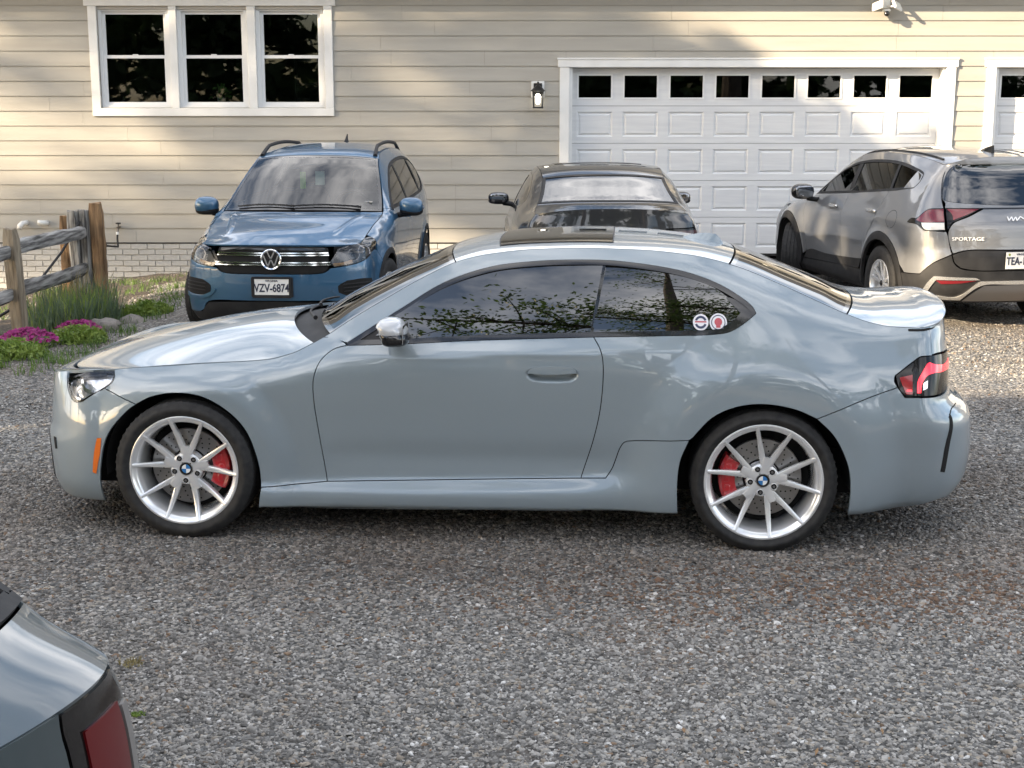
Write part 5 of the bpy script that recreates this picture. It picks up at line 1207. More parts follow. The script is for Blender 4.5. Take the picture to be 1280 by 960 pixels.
def suv_a_body():     # blue compact SUV
    edge = [(-.45,.705,.868),(-.2,.72,.935),(0,.735,.985),(.25,.752,1.03),(.42,.755,1.062),(.50,.748,1.10),(.70,.712,1.225),(.92,.662,1.37),(1.10,.62,1.478),(1.25,.597,1.545),(1.5,.580,1.588),(2.1,.572,1.605),(2.7,.562,1.578),(3.0,.555,1.545),(3.15,.55,1.515)]
    R = [[(-.45,.20,.74),(0,.23,.78),(.5,.22,.80),(2.2,.22,.80),(2.6,.25,.79),(3.15,.26,.76)],
         [(-.45,.27,.795),(0,.29,.845),(.5,.27,.85),(2.2,.27,.85),(2.6,.30,.845),(3.15,.32,.815)],
         [(-.45,.45,.815),(0,.50,.865),(.5,.48,.862),(2.2,.48,.862),(2.6,.50,.862),(3.15,.50,.83)],
         [(-.45,.64,.815),(0,.70,.872),(.5,.72,.876),(2.2,.74,.878),(2.6,.74,.872),(3.15,.75,.835)],
         [(-.45,.77,.79),(0,.84,.855),(.5,.93,.872),(2.2,.96,.874),(2.6,.97,.87),(3.15,.97,.825)],
         [(-.45,.85,.75),(0,.935,.805),(.3,1.0,.818),(.5,1.045,.835),(.9,1.075,.838),(2.2,1.10,.838),(2.8,1.13,.825),(3.15,1.15,.785)],
         [(-.45,.88,.722),(0,.97,.76),(.3,1.025,.785),(.5,1.085,.775),(.7,1.18,.752),(.92,1.30,.712),(1.10,1.395,.682),(1.3,1.46,.66),(2.2,1.515,.648),(2.8,1.49,.645),(3.15,1.44,.63)]]
    zc = [(-.45,.878),(-.3,.945),(-.2,.972),(0,1.015),(.25,1.065),(.42,1.085),(.50,1.13),(.70,1.255),(.92,1.40),(1.10,1.51),(1.25,1.585),(1.5,1.635),(2.0,1.665),(2.6,1.65),(3.0,1.615),(3.15,1.59)]
    k = [(-.45,.365),(-.2,.30),(.1,.24),(.42,.24),(1.1,.13),(1.6,.05),(2.1,0),(3.15,-.09)]
    nose = [(.15,-.70),(.22,-.775),(.30,-.825),(.42,-.855),(.55,-.865),(.68,-.86),(.78,-.845),(.86,-.83),(.925,-.815)]
    tail = [(.2,3.42),(.32,3.53),(.55,3.57),(.75,3.55),(.95,3.50),(1.1,3.46),(1.3,3.36),(1.59,3.24)]
    fl = [(0,.345,.385,.02,.12,.022,1),(2.604,.345,.385,.02,.12,.022,1)]
    return Body(edge, R, zc, k, nose, tail, p=[(-.45,3.0),(.4,2.6),(.5,2.2),(1.2,2.6),(3.15,2.8)], n=2.5, flares=fl)
def suv_b_body():     # silver-grey SUV
    edge = [(-.50,.70,.90),(-.2,.74,.96),(.1,.765,1.0),(.38,.775,1.03),(.50,.765,1.07),(.72,.725,1.20),(.95,.675,1.335),(1.15,.63,1.445),(1.35,.602,1.525),(1.6,.59,1.575),(2.1,.585,1.60),(2.6,.575,1.592),(3.0,.56,1.56),(3.22,.545,1.525)]
    R = [[(-.50,.24,.74),(0,.26,.80),(.5,.24,.82),(2.2,.25,.82),(2.7,.28,.82),(3.22,.30,.78)],
         [(-.50,.32,.80),(0,.34,.87),(.5,.32,.88),(2.2,.33,.88),(2.7,.36,.875),(3.22,.38,.84)],
         [(-.50,.50,.82),(0,.54,.89),(.5,.50,.878),(1.3,.50,.868),(2.2,.52,.89),(2.7,.55,.895),(3.22,.55,.865)],
         [(-.50,.68,.82),(0,.74,.895),(.5,.74,.89),(1.3,.74,.882),(2.2,.78,.90),(2.7,.80,.905),(3.22,.78,.875)],
         [(-.50,.80,.79),(0,.87,.88),(.5,.90,.89),(1.3,.92,.892),(2.2,.95,.905),(2.7,.97,.905),(3.22,.95,.865)],
         [(-.50,.865,.745),(0,.95,.83),(.35,1.0,.84),(.5,1.03,.845),(1.3,1.06,.85),(2.2,1.09,.855),(2.7,1.12,.85),(3.0,1.13,.83),(3.22,1.13,.80)],
         [(-.50,.885,.72),(0,.975,.785),(.35,1.02,.80),(.5,1.05,.795),(.72,1.15,.765),(.95,1.265,.727),(1.15,1.36,.695),(1.35,1.43,.67),(1.6,1.485,.655),(2.2,1.515,.648),(2.7,1.50,.648),(3.0,1.46,.645),(3.22,1.40,.65)]]
    zc = [(-.50,.95),(-.2,1.01),(.1,1.045),(.38,1.065),(.50,1.11),(.72,1.235),(.95,1.37),(1.15,1.485),(1.35,1.57),(1.6,1.625),(2.1,1.66),(2.6,1.652),(3.0,1.625),(3.22,1.60)]
    k = [(-.50,.40),(-.2,.30),(.1,.24),(.4,.22),(1.1,.13),(1.6,.05),(2.1,0),(2.8,-.05),(3.22,-.14)]
    nose = [(.18,-.75),(.26,-.84),(.34,-.90),(.5,-.93),(.7,-.93),(.82,-.92),(.95,-.90)]
    tail = [(.22,3.55),(.30,3.64),(.40,3.71),(.55,3.73),(.70,3.725),(.78,3.70),(.90,3.685),(1.0,3.665),(1.06,3.62),(1.12,3.57),(1.3,3.47),(1.5,3.375),(1.56,3.37),(1.60,3.36)]
    fl = [(0,.37,.42,.02,.10,.02,1),(2.755,.37,.42,.02,.14,.03,1)]
    return Body(edge, R, zc, k, nose, tail, p=[(-.5,3.0),(.4,2.6),(.5,2.2),(1.2,2.6),(3.22,2.8)], n=2.7, flares=fl)
def sedan_body(slim=False):
    edge = [(-.42,.74,.77),(-.25,.745,.80),(.05,.76,.845),(.382,.77,.885),(.512,.765,.92),(.60,.755,.955),(.683,.74,1.0),(.80,.72,1.07),(.946,.69,1.15),(1.12,.65,1.243),(1.281,.625,1.318),
            (1.45,.605,1.362),(1.65,.60,1.388),(1.9,.598,1.398),(2.15,.592,1.390),(2.4,.58,1.360),(2.579,.575,1.318),(2.854,.60,1.214),(3.0,.625,1.155),(3.131,.65,1.105),(3.22,.668,1.085),(3.32,.68,1.068),(3.45,.685,1.045)]
    R = [[(-.42,.15,.70),(0,.17,.76),(.8,.17,.78),(2.3,.18,.78),(3.1,.20,.76),(3.45,.22,.68)],
     [(-.42,.19,.76),(0,.19,.82),(.8,.19,.83),(2.3,.20,.83),(3.1,.24,.80),(3.45,.28,.72)],
     [(-.42,.38,.80),(0,.38,.85),(.8,.36,.84),(2.3,.40,.85),(3.1,.45,.83),(3.45,.48,.765)],
     [(-.42,.60,.80),(0,.62,.862),(.8,.62,.858),(2.3,.64,.865),(3.1,.66,.835),(3.45,.68,.775)],
     [(-.42,.70,.785),(0,.75,.85),(.8,.82,.862),(2.3,.86,.868),(3.1,.86,.83),(3.45,.85,.765)],
     [(-.42,.745,.76),(0,.81,.80),(.62,.91,.825),(.8,.94,.832),(1.9,.985,.838),(2.4,1.0,.835),(2.8,1.0,.815),(3.1,.985,.785),(3.45,.975,.735)],
     [(-.42,.76,.748),(0,.83,.775),(.62,.935,.80),(.8,1.0,.775),(.946,1.085,.74),(1.12,1.18,.70),(1.281,1.255,.675),(1.45,1.30,.66),(1.9,1.338,.655),(2.4,1.30,.655),(2.579,1.25,.665),(2.854,1.14,.695),(3.1,1.055,.715),(3.45,1.02,.705)]]
    if slim:      # nearly upright flanks at the tail
        ey = Pc([(e_[0], e_[1]) for e_ in edge])
        R = [[(x, z, min(y, float(ey(x))+(.035 if z > .9 else .05))) if x > 2.35 else (x, z, y) for x, z, y in r] for r in R]
    zc = [(-.42,.72),(-.2,.83),(0,.895),(.2,.94),(.45,.978),(.60,1.0),(.683,1.03),(.80,1.105),(.946,1.19),(1.12,1.285),(1.281,1.355),(1.45,1.40),(1.65,1.425),(1.9,1.435),(2.15,1.428),(2.4,1.40),(2.579,1.355),(2.854,1.245),(3.0,1.185),(3.131,1.132),(3.22,1.115),(3.32,1.108),(3.45,1.10)]
    k = [(-.42,.40),(-.2,.30),(.05,.22),(.4,.20),(.683,.20),(1.281,.10),(1.7,.03),(2.1,-.01),(2.579,-.05),(3.131,-.09),(3.25,-.11),(3.45,-.17)]
    nose = [(.10,-.78),(.2,-.85),(.45,-.87),(.60,-.85),(.72,-.83),(.80,-.80)]
    tail = [(.12,3.58),(.2,3.68),(.32,3.74),(.55,3.75),(.66,3.73),(.72,3.69),(.80,3.67),(.95,3.64),(1.10,3.62)]
    fl = [(0,.33,.36,.03,.12,.02,1),(2.744,.335,.36,.03,.12,.02,1)]
    if slim: k[-1] = (3.45, -.11); tail = [(z, x-.05) for z, x in tail]
    return Body(edge, R, zc, k, nose, tail, p=[(-.42,2.6),(.683,2.0),(1.3,2.6),(3.45,2.6)], n=2.5, flares=fl)
def hatch_body():     # round-tailed small car, only its rear quarter is in the picture
    edge = [(-.42,.70,.77),(0,.72,.84),(.382,.74,.885),(.60,.735,.955),(.683,.72,1.0),(.946,.67,1.15),(1.281,.61,1.318),(1.65,.59,1.40),(2.0,.58,1.40),(2.4,.565,1.33),(2.7,.56,1.22),(2.95,.555,1.12),(3.05,.55,1.075),(3.12,.545,1.045)]
    R = [[(-.42,.15,.70),(0,.17,.76),(3.12,.20,.60)],[(-.42,.30,.76),(0,.32,.82),(2.3,.34,.82),(2.9,.36,.70),(3.12,.38,.615)],[(-.42,.58,.77),(0,.6,.83),(2.3,.62,.84),(2.9,.66,.70),(3.12,.68,.61)],
         [(-.42,.70,.75),(0,.77,.80),(.62,.90,.82),(2.3,.93,.81),(2.7,.93,.72),(2.9,.92,.66),(3.12,.90,.595)],[(-.42,.74,.72),(0,.81,.76),(.62,.94,.78),(.95,1.08,.735),(1.3,1.25,.665),(1.9,1.33,.64),(2.4,1.24,.63),(2.7,1.12,.63),(2.95,1.03,.595),(3.12,.99,.575)]]
    zc = [(-.42,.72),(-.2,.83),(0,.895),(.45,.978),(.60,1.0),(.683,1.03),(.946,1.19),(1.281,1.355),(1.65,1.43),(2.0,1.44),(2.4,1.37),(2.7,1.26),(2.95,1.16),(3.05,1.115),(3.12,1.085)]
    k = [(-.42,.40),(.05,.22),(.683,.20),(1.281,.10),(1.9,0),(2.5,-.10),(2.95,-.20),(3.12,-.30)]
    tail = [(.12,3.36),(.3,3.43),(.55,3.445),(.75,3.44),(.90,3.43),(1.085,3.42)]
    return Body(edge, R, zc, k, [(.10,-.78),(.2,-.85),(.45,-.87),(.60,-.85),(.72,-.83),(.80,-.80)], tail, p=2.4, n=2.1, flares=[(0,.33,.36,.03,.12,.02,1),(2.5,.335,.36,.03,.12,.02,1)])
# ---------------------------------------------------------------- other cars
def Ed(B, a, b_, n=12, dz=0.): return [(a+(b_-a)*i/n, float(B.Etop(a+(b_-a)*i/n))+dz) for i in range(n+1)]
def topo(s0, s1, q, n=16, bow0=0., bow1=0.):
    v = TQ*q
    a = [(s0+bow0*(1-abs(t)**2), t*v) for t in np.linspace(-1, 1, n+1)]; b_ = [(s0+(s1-s0)*i/20, v) for i in range(21)]
    c = [(s1+bow1*(1-abs(t)**2), t*v) for t in np.linspace(1, -1, n+1)]; d_ = [(s1+(s0-s1)*i/20, -v) for i in range(21)]
    return [a, b_, c, d_]
def rev(l): return l[::-1]
def innards(car, B, xw, Rw, hw, zt, zf=.25):
    mb = MB(); mb.box((xw[0]+.42, -hw+.09, zf-.04), (xw[1]-.42, hw-.09, zf+.1)); mb.box((-.6, -.5, zf-.02), (xw[0]+.42, .5, .6)); mb.box((xw[1]-.42, -.5, zf), (xw[1]+.65, .5, .6)); mb.build('underbody', MAT['liner'], car)
    for x_ in xw:
        for s_ in (1, -1):
            mb = MB(); mb.lathe([(Rw+.055, -(hw-.03)*s_), (Rw+.055, -(hw-.35)*s_), (.02, -(hw-.37)*s_)], 26, c=(x_, 0, Rw-.005), a0=radians(-28), a1=radians(208)); mb.build('wheel_housing', MAT['liner'], car, 40)
def mirror(car, x, y, z, m_, mt, size=(.075, .115, .075), low=True):
    mb = MB(); mb.sq((x, -y*m_, z), size, .8, .85, 12, 20, lambda p: (p.x-.15*p.y*m_*-1*.3, p.y, p.z)); o = mb.build('door_mirror', MAT[mt], car, 60)
    if low: mb = MB(); mb.sq((x+.006, -y*m_, z-size[2]*.45), (size[0]*.98, size[1]*.98, size[2]*.62), .75, .85, 10, 20); mb.build('mirror_base', MAT['black_plastic'], o, 60)
    mb = MB(); mb.tube([(x+.01, -(y-.05)*m_, z-size[2]*.8), (x+.03, -(y-.13)*m_, z-size[2]*1.0), (x+.04, -(y-.20)*m_, z-size[2]*1.05)], [.03, .026, .03], 8); mb.build('mirror_arm', MAT['black_plastic'], o, 60)
    mb = MB(); mb.sq((x+size[0]*.93, -y*m_, z), (.006, size[1]*.82, size[2]*.78), .5, .6, 6, 16); mb.build('mirror_glass', MAT['mirror_face'], o, 60)
    return o
def seats(car, xs, zb, zh, tilt=.35, m_='seat'):
    for x_ in xs:
        for y_ in (-.37, .37):
            mb = MB(); mb.sq((x_, y_, (zb+zh)/2), (.09, .25, (zh-zb)/2), .5, .5, 10, 16, lambda p: (p.x+tilt*p.z, p.y*(1-.2*max(0, p.z/((zh-zb)/2))), p.z)); mb.sq((x_+tilt*(zh-zb)*.62, y_, zh+.13), (.05, .13, .095), .6, .6, 8, 14); mb.sq((x_-.25, y_, zb), (.27, .25, .09), .5, .5, 8, 14); mb.build('seat', MAT[m_], car, 60)
def build_sedan(name, label, loc, yaw, PT, scale=1.0, wheel_lift=0., glass_m='tint'):
    B = sedan_body(); car = empty(name, loc, radians(yaw)); car.scale = (scale,)*3; tag(car, label, 'car')
    aF = arc(0, .33, .372, 205, -20, 16); aR = arc(2.744, .335, .375, 205, -20, 16)
    dT = [(.76, .955), (1.05, 1.125), (1.25, 1.235), (1.45, 1.292), (1.7, 1.325), (1.95, 1.332), (2.2, 1.318), (2.45, 1.268), (2.66, 1.185), (2.75, 1.12)]; dB = [(.76, .955), (1.3, .985), (1.95, 1.01), (2.5, 1.03), (2.68, 1.06), (2.75, 1.12)]
    sF = [(.62, .30), (.58, .60), (.62, .85), (.76, .955)]; sB = [(1.58, .32), (1.60, .60), (1.60, .9), (1.595, .998)]; sR = [(2.30, .42), (2.42, .72), (2.52, .9), (2.50, 1.03)]
    panel(B, 'S', [Ed(B, -.42, .66, 16), [(.66, float(B.Etop(.66))), (.76, .955)], rev(sF), [(.62, .30), (.36, .26)], rev(aF)[2:], [(-.338, .18), (-.42, .30)], [(-.42, .30), (-.42, float(B.Etop(-.42)))]], 'front_fender', PT, car, d=.06)
    panel(B, 'S', [sF, dB[:2]+[(1.595, .998)], rev(sB), [(1.58, .32), (.62, .30)]], 'front_door', PT, car, d=.06)
    panel(B, 'S', [sB, [(1.595, .998), (1.95, 1.01), (2.5, 1.03)], rev(sR), [(2.30, .42), (2.26, .32)], [(2.26, .32), (1.58, .32)]], 'rear_door', PT, car, d=.06)
    panel(B, 'S', [Ed(B, .66, 3.45, 60), Ed(B, 3.45, 3.62, 8), [(3.62, float(B.Etop(3.62))), (3.62, .93)], [(3.62, .93), (3.40, .88), (3.36, .74)], [(3.36, .74), (3.12, .62)], aR[::-1][4:15], [(2.37, .35), (2.30, .42)], sR, [(2.5, 1.03), (2.68, 1.06), (2.75, 1.12)], rev(dT), [(.76, .955), (.66, float(B.Etop(.66)))]], 'side_frame', PT, car, d=.05)
    panel(B, 'S', [[(.37, .175), (1.3, .165), (2.38, .185)], [(2.38, .185), (2.37, .33)], [(2.37, .33), (.38, .265)], [(.38, .265), (.37, .175)]], 'side_skirt', PT, car, d=.05)
    panel(B, 'S', [[(3.36, .74), (3.40, .72), (4.05, .70), (4.45, .69)], [(4.45, .69), (4.45, .20)], [(4.45, .20), (3.7, .22), (3.1, .21)], [(3.1, .21), (3.11, .40), (3.06, .55), (2.98, .645)], [(2.98, .645), (3.12, .64), (3.36, .74)]], 'rear_bumper', PT, car, d=.05)
    panel(B, 'S', [Ed(B, 3.62, 4.45, 18), [(4.45, float(B.Etop(4.44))), (4.45, .695)], [(4.45, .695), (4.08, .71)], [(4.08, .71), (4.08, .925)], [(4.08, .925), (3.62, .93)], [(3.62, .93), (3.62, float(B.Etop(3.62)))]], 'boot_lid_face', PT, car, d=.04)
    tl = [[(3.36, .76), (3.40, .88), (3.62, .925)], [(3.62, .925), (4.06, .92)], [(4.06, .92), (4.06, .725)], [(4.06, .725), (3.38, .73)], [(3.38, .73), (3.36, .76)]]
    panel(B, 'S', tl, 'tail_light', MAT['lens_smoke'], car, off=.001, d=.03)
    panel(B, 'S', [[(3.45, .79), (3.50, .885), (3.64, .905)], [(3.64, .905), (4.03, .90)], [(4.03, .90), (4.03, .80)], [(4.03, .80), (3.45, .79)]], 'tail_lens', MAT['lens_sedan'], car, off=.006, gap=0, d=.03)
    panel(B, 'S', [[(3.37, .775), (3.41, .875)], [(3.41, .875), (3.43, .78)], [(3.43, .78), (3.37, .775)]], 'side_lens', MAT['lamp_silver'], car, off=.004, gap=0, d=.03)
    panel(B, 'S', [Ed(B, -1.42, -.42, 20), [(-.42, float(B.Etop(-.42))), (-.42, .30)], [(-.42, .30), (-.36, .19)], [(-.36, .19), (-1.42, .16)], [(-1.42, .16), (-1.42, float(B.Etop(-1.41)))]], 'front_bumper', PT, car, d=.05)
    panel(B, 'S', [[(-.48, .73), (-.75, .73)], [(-.75, .73), (-.80, .64)], [(-.80, .64), (-.5, .62)], [(-.5, .62), (-.48, .73)]], 'headlight', MAT['lamp_silver'], car, off=.003, d=.05)
    ring(B, 'S', [dB, rev(dT)], .022, 'window_trim', MAT['black_gloss'], car, off=.001)
    g = inset(poly([dB, rev(dT)], .04), .018)
    V, F = fill2d(g, .06)
    for m_ in (False, True): skin(B, 'S', V, F, 'side_window', MAT[glass_m], car, off=-.005, rim=0, mirror=m_)
    strip(B, 'S', [(1.60, 1.0), (1.70, 1.31)], -.03, .02, 'pillar_trim', MAT['black_gloss'], car, off=-.002)
    panel(B, 'T', topo(-.42, .615, 1), 'bonnet', PT, car, d=.05, both=False)
    panel(B, 'T', topo(.54, .75, .97), 'cowl', MAT['black_plastic'], car, d=.08, both=False, off=-.03, rim=0)
    panel(B, 'T', topo(.695, 1.275, .985), 'windscreen', MAT['clear_glass'], car, d=.06, both=False, off=-.002, rim=0)
    panel(B, 'T', topo(1.283, 2.575, 1), 'roof', PT, car, d=.05, both=False)
    panel(B, 'T', topo(1.45, 2.0, .72), 'sunroof', MAT['sunroof_glass'], car, d=.06, both=False, off=.004, rim=.006)
    panel(B, 'T', topo(2.592, 3.105, .985), 'rear_window', MAT['tint_mirror'], car, d=.05, both=False, off=-.002, rim=0)
    ring(B, 'T', topo(2.585, 3.118, .998), .030, 'rear_window_seal', MAT['rubber'], car, off=.003, rim=.008, both=False)
    panel(B, 'T', topo(3.125, 3.45, 1), 'boot_lid', PT, car, d=.03, both=False)
    mb = MB(); p = [B.T(np.array(2.60), np.array(q))+np.array([0, 0, -.004]) for q in np.linspace(-.62, .62, 13)]; mb.tube(p, .008, 6); mb.build('brake_lamp', MAT['lens_smoke'], car, 60)
    for m_ in (1, -1): mirror(car, 1.02, .965, 1.03, m_, 'black_gloss', (.06, .11, .062))
    for x_ in (0, 2.744):
        for s_ in (1, -1):
            wh = simple_wheel(car, x_, s_, .335, .235, .235, .868, 5, True); wh.location.z += wheel_lift
    innards(car, B, (0, 2.744), .34, .86, 1.0, .2)
    mb = MB(); mb.box((.72, -.62, .72), (1.1, .62, .95), .04); mb.build('dashboard', MAT['dash'], car, 40)
    seats(car, (1.75, 2.45), .48, 1.0)
    mb = MB(); mb.box((2.55, -.6, .88), (3.12, .6, .95), .02); mb.build('parcel_shelf', MAT['dash'], car)
    return car
def plate(parent, loc, rot, txt, top, w_=.305, h_=.152, frame=True, seal=False):
    p = MB(); p.box((-w_/2, 0, -h_/2), (w_/2, .004, h_/2)); o = p.build('number_plate', MAT['plate_white'], parent, None, loc, rot)
    if frame:
        t = .014; f = MB(); f.box((-w_/2-t, -.004, h_/2-.004), (w_/2+t, .008, h_/2+t)); f.box((-w_/2-t, -.004, -h_/2-t), (w_/2+t, .008, -h_/2+.012)); f.box((-w_/2-t, -.0035, -h_/2+.0121), (-w_/2+.004, .008, h_/2-.0041)); f.box((w_/2-.004, -.0035, -h_/2+.0121), (w_/2+t, .008, h_/2-.0041)); f.build('plate_frame', MAT['black_plastic'], o)
    me = text_mesh(txt, .098, .0012, .002, sx=.74); obj('plate_lettering', me, MAT['plate_blue'], o, (0, -.0015, -.008), (radians(90), 0, 0))
    me = text_mesh(top, .026, .0008, .0003); obj('plate_lettering', me, MAT['plate_blue'], o, (0, -.0015, h_/2-.021), (radians(90), 0, 0))
    if seal:
        m_ = MB(); m_.lathe([(0, -.0012), (.011, -.0012)], 16, axis='y', c=(-w_/2+.032, 0, h_/2-.022)); m_.build('plate_sticker', MAT['plate_green'], o)
    return o
mat('plate_white', (.72, .72, .70), .45); mat('plate_blue', (.02, .025, .05), .5); mat('plate_green', (.25, .30, .05), .5)
mat('badge_chrome', (.85, .86, .87), .1, 1.0)
# ------------------------------------------------ blue SUV
def build_blue_suv():
    paint('paint_blue', (.032, .105, .195), metal=.4, rough=.4)
    B = suv_a_body(); PT = MAT['paint_blue']; car = empty('blue_suv', (-1.985, 12.896, -.01), radians(86.11)); tag(car, 'blue compact SUV facing the camera in front of the clapboard wall', 'car')
    E = lambda a, b_, n=12: Ed(B, a, b_, n)
    aF = arc(0, .345, .395, 207, -25, 18); aR = arc(2.604, .345, .395, 205, -27, 18)
    hl = [[(-1.034, .7925), (-.9757, .8445)], [(-.9757, .8445), (-.75, .870), (-.5, .886), (-.2623, .904)], [(-.2623, .904), (-.235, .885), (-.2417, .865)], [(-.2417, .865), (-.3492, .8058), (-.5892, .7584), (-.8212, .7171)], [(-.8212, .7171), (-1.0461, .6919)], [(-1.0461, .6919), (-1.0872, .72), (-1.034, .7925)]]
    sF = [(.60, .33), (.54, .62), (.56, .90), (.60, 1.065)]; sB = [(1.50, .34), (1.52, .7), (1.53, 1.09)]; sR = [(2.17, .42), (2.26, .62), (2.50, .86), (2.56, 1.115)]
    dT = [(.60, 1.085), (.85, 1.225), (1.05, 1.335), (1.25, 1.42), (1.5, 1.475), (2.1, 1.515), (2.6, 1.50), (2.85, 1.45), (2.98, 1.36)]; dB = [(.60, 1.085), (1.2, 1.098), (2.1, 1.115), (2.75, 1.15), (2.92, 1.21), (2.98, 1.36)]
    panel(B, 'S', [E(-.255, .50, 16), [(.50, float(B.Etop(.50))), (.60, 1.085)], rev(sF), [(.60, .33), (.40, .27)], rev(aF)[3:14], [(-.245, .655), (-.30, .79)], [(-.30, .79), (-.2417, .865), (-.235, .885), (-.255, .905)]], 'front_fender', PT, car, d=.045)
    panel(B, 'S', [sF, dB[:2]+[(1.53, 1.103)], rev(sB), [(1.50, .34), (.60, .33)]], 'front_door', PT, car, d=.06)
    panel(B, 'S', [sB, [(1.53, 1.103), (2.1, 1.115), (2.56, 1.135)], rev(sR), [(2.17, .42), (2.15, .34)], [(2.15, .34), (1.50, .34)]], 'rear_door', PT, car, d=.06)
    panel(B, 'S', [E(.50, 3.15, 50), E(3.15, 3.4, 8), [(3.4, float(B.Etop(3.4))), (3.5, 1.1)], [(3.5, 1.1), (3.45, .75)], [(3.45, .75), (3.1, .62)], rev(aR)[5:16], [(2.22, .40), (2.17, .42)], sR, [(2.56, 1.135), (2.75, 1.15), (2.92, 1.21), (2.98, 1.36)], rev(dT), [(.60, 1.085), (.50, float(B.Etop(.50)))]], 'side_frame', PT, car, d=.05)
    panel(B, 'S', [[(.40, .235), (1.3, .225), (2.20, .235)], [(2.20, .235), (2.17, .33)], [(2.17, .33), (.42, .32)], [(.42, .32), (.40, .235)]], 'side_skirt', MAT['black_plastic'], car, d=.06)
    for nm, A_ in (('arch_trim', aF), ('arch_trim', aR)): strip(B, 'S', A_, -.005, .045, nm, MAT['black_plastic'], car, off=.004, rim=.02)
    # front bumper, notched round lamps and grille
    panel(B, 'S', [[(-1.45, .635), (-1.2, .638), (-1.135, .650), (-1.085, .685)], [(-1.085, .685), (-1.0461, .688), (-.8212, .713)], [(-.8212, .713), (-.5892, .7544), (-.3492, .8018), (-.30, .79)], [(-.30, .79), (-.245, .655)], rev(aF[:7]), [aF[0], (-.40, .30)], [(-.40, .30), (-.9, .30), (-1.0, .385), (-1.45, .405)], [(-1.45, .405), (-1.45, .635)]], 'front_bumper', PT, car, d=.04)
    panel(B, 'S', [[(-1.45, .40), (-1.0, .38)], [(-1.0, .38), (-.9, .295)], [(-.9, .295), (-.40, .295)], [(-.40, .295), (-.42, .21)], [(-.42, .21), (-1.45, .19)], [(-1.45, .19), (-1.45, .40)]], 'bumper_lower', MAT['black_plastic'], car, d=.06)
    # fog grilles
    fg = [[(-.57, .575), (-.75, .585), (-.94, .575)], [(-.94, .575), (-1.03, .53), (-1.03, .475)], [(-1.03, .475), (-.95, .445), (-.58, .455)], [(-.58, .455), (-.55, .51), (-.57, .575)]]
    panel(B, 'S', fg, 'fog_grille', MAT['dark_void'], car, gap=0, off=.003, rim=.004, d=.05)
    for z_ in (.485, .515, .545): strip(B, 'S', [(-.575, z_), (-.75, z_+.004), (-.98, z_-.002)], -.004, .004, 'grille_slat', MAT['black_plastic'], car, off=.010, rim=.006)
    strip(B, 'S', [(-.56, .440), (-.80, .425), (-1.02, .445), (-1.08, .50)], -.010, .014, 'fog_trim', PT, car, off=.012, rim=.012)
    # grille
    gr = [[(-1.45, .868), (-1.2, .866), (-1.06, .856)], [(-1.06, .852), (-1.09, .79), (-1.10, .70), (-1.135, .655), (-1.2, .643), (-1.45, .640)], [(-1.45, .640), (-1.45, .865)]]
    panel(B, 'S', gr, 'grille', MAT['dark_void'], car, gap=0, off=.001, rim=.01, d=.06)
    for z_ in (.802, .722):
        for dz in (.0095, -.0095): strip(B, 'S', [(-1.45, z_+dz), (-1.25, z_+dz), (-1.085, z_+dz)], -.0045, .0045, 'chrome_bar', MAT['badge_chrome'], car, off=.014, rim=.012)
    strip(B, 'S', [(-1.45, .845), (-1.25, .843), (-1.10, .838)], -.010, .010, 'grille_slat', MAT['black_gloss'], car, off=.010, rim=.01)
    # headlights
    ring(B, 'S', hl, .008, 'headlight_surround', MAT['black_gloss'], car, off=.0)
    panel(B, 'S', hl, 'headlight_bowl', MAT['headlamp_bowl'], car, gap=.004, off=-.05, rim=0, d=.04)
    panel(B, 'S', hl, 'headlight', MAT['lens_clear'], car, gap=.004, off=.0, rim=0, d=.03)
    for m_ in (1, -1):
        for (s_, z_, r_) in ((-.55, .815, .055), (-.80, .795, .050)):
            c = B.S(np.array(s_), np.array(z_), 0); nn = _norm(B, 'S', np.array([[s_, z_]]))[0]; c = c-nn*.03; c = Vector((c[0], c[1]*m_, c[2])); nv = Vector((nn[0], nn[1]*m_, nn[2])); nv = (nv+Vector((-1.2, 0, 0))).normalized()
            mb = MB(); mb.lathe([(r_, -.012), (r_*1.0, 0), (r_*.96, .0), (r_*.6, -.03), (r_*.3, -.045), (0, -.045)], 20, axis='z'); o = mb.build('headlight_reflector', MAT['lamp_soft'], car, 40, c); o.rotation_euler = nv.to_track_quat('Z', 'Y').to_euler()
            mb = MB(); mb.sq((0, 0, -.015), (r_*.33, r_*.33, r_*.33), 1, 1, 8, 12); mb.build('lamp_bulb', MAT['lens_clear'], o, 80)
    strip(B, 'S', [(-.85, .735), (-1.0, .712), (-1.06, .712)], -.016, .012, 'turn_lamp', MAT['amber_pale'], car, off=-.014, rim=.01)
    # windows
    ring(B, 'S', [dB, rev(dT)], .028, 'window_trim', MAT['black_plastic'], car, off=.001)
    V, F = fill2d(inset(poly([dB, rev(dT)], .05), .022), .08)
    for m_ in (False, True): skin(B, 'S', V, F, 'side_window', MAT['tint'], car, off=-.006, rim=0, mirror=m_, quad=True)
    for a_, b_ in (((1.53, 1.10), (1.60, 1.49)), ((2.50, 1.125), (2.55, 1.50))): strip(B, 'S', [a_, b_], -.035, .03, 'pillar_trim', MAT['black_plastic'], car, off=-.002)
    for x_ in (1.35, 2.35):
        for m_ in (1, -1):
            mb = MB(); mb.sq((x_, -.885*m_, .975), (.10, .016, .016), .4, .6, 8, 14); mb.build('door_handle', PT, car, 60)
    panel(B, 'T', topo(-.45, .435, 1, bow1=-.02), 'bonnet', PT, car, d=.045, both=False)
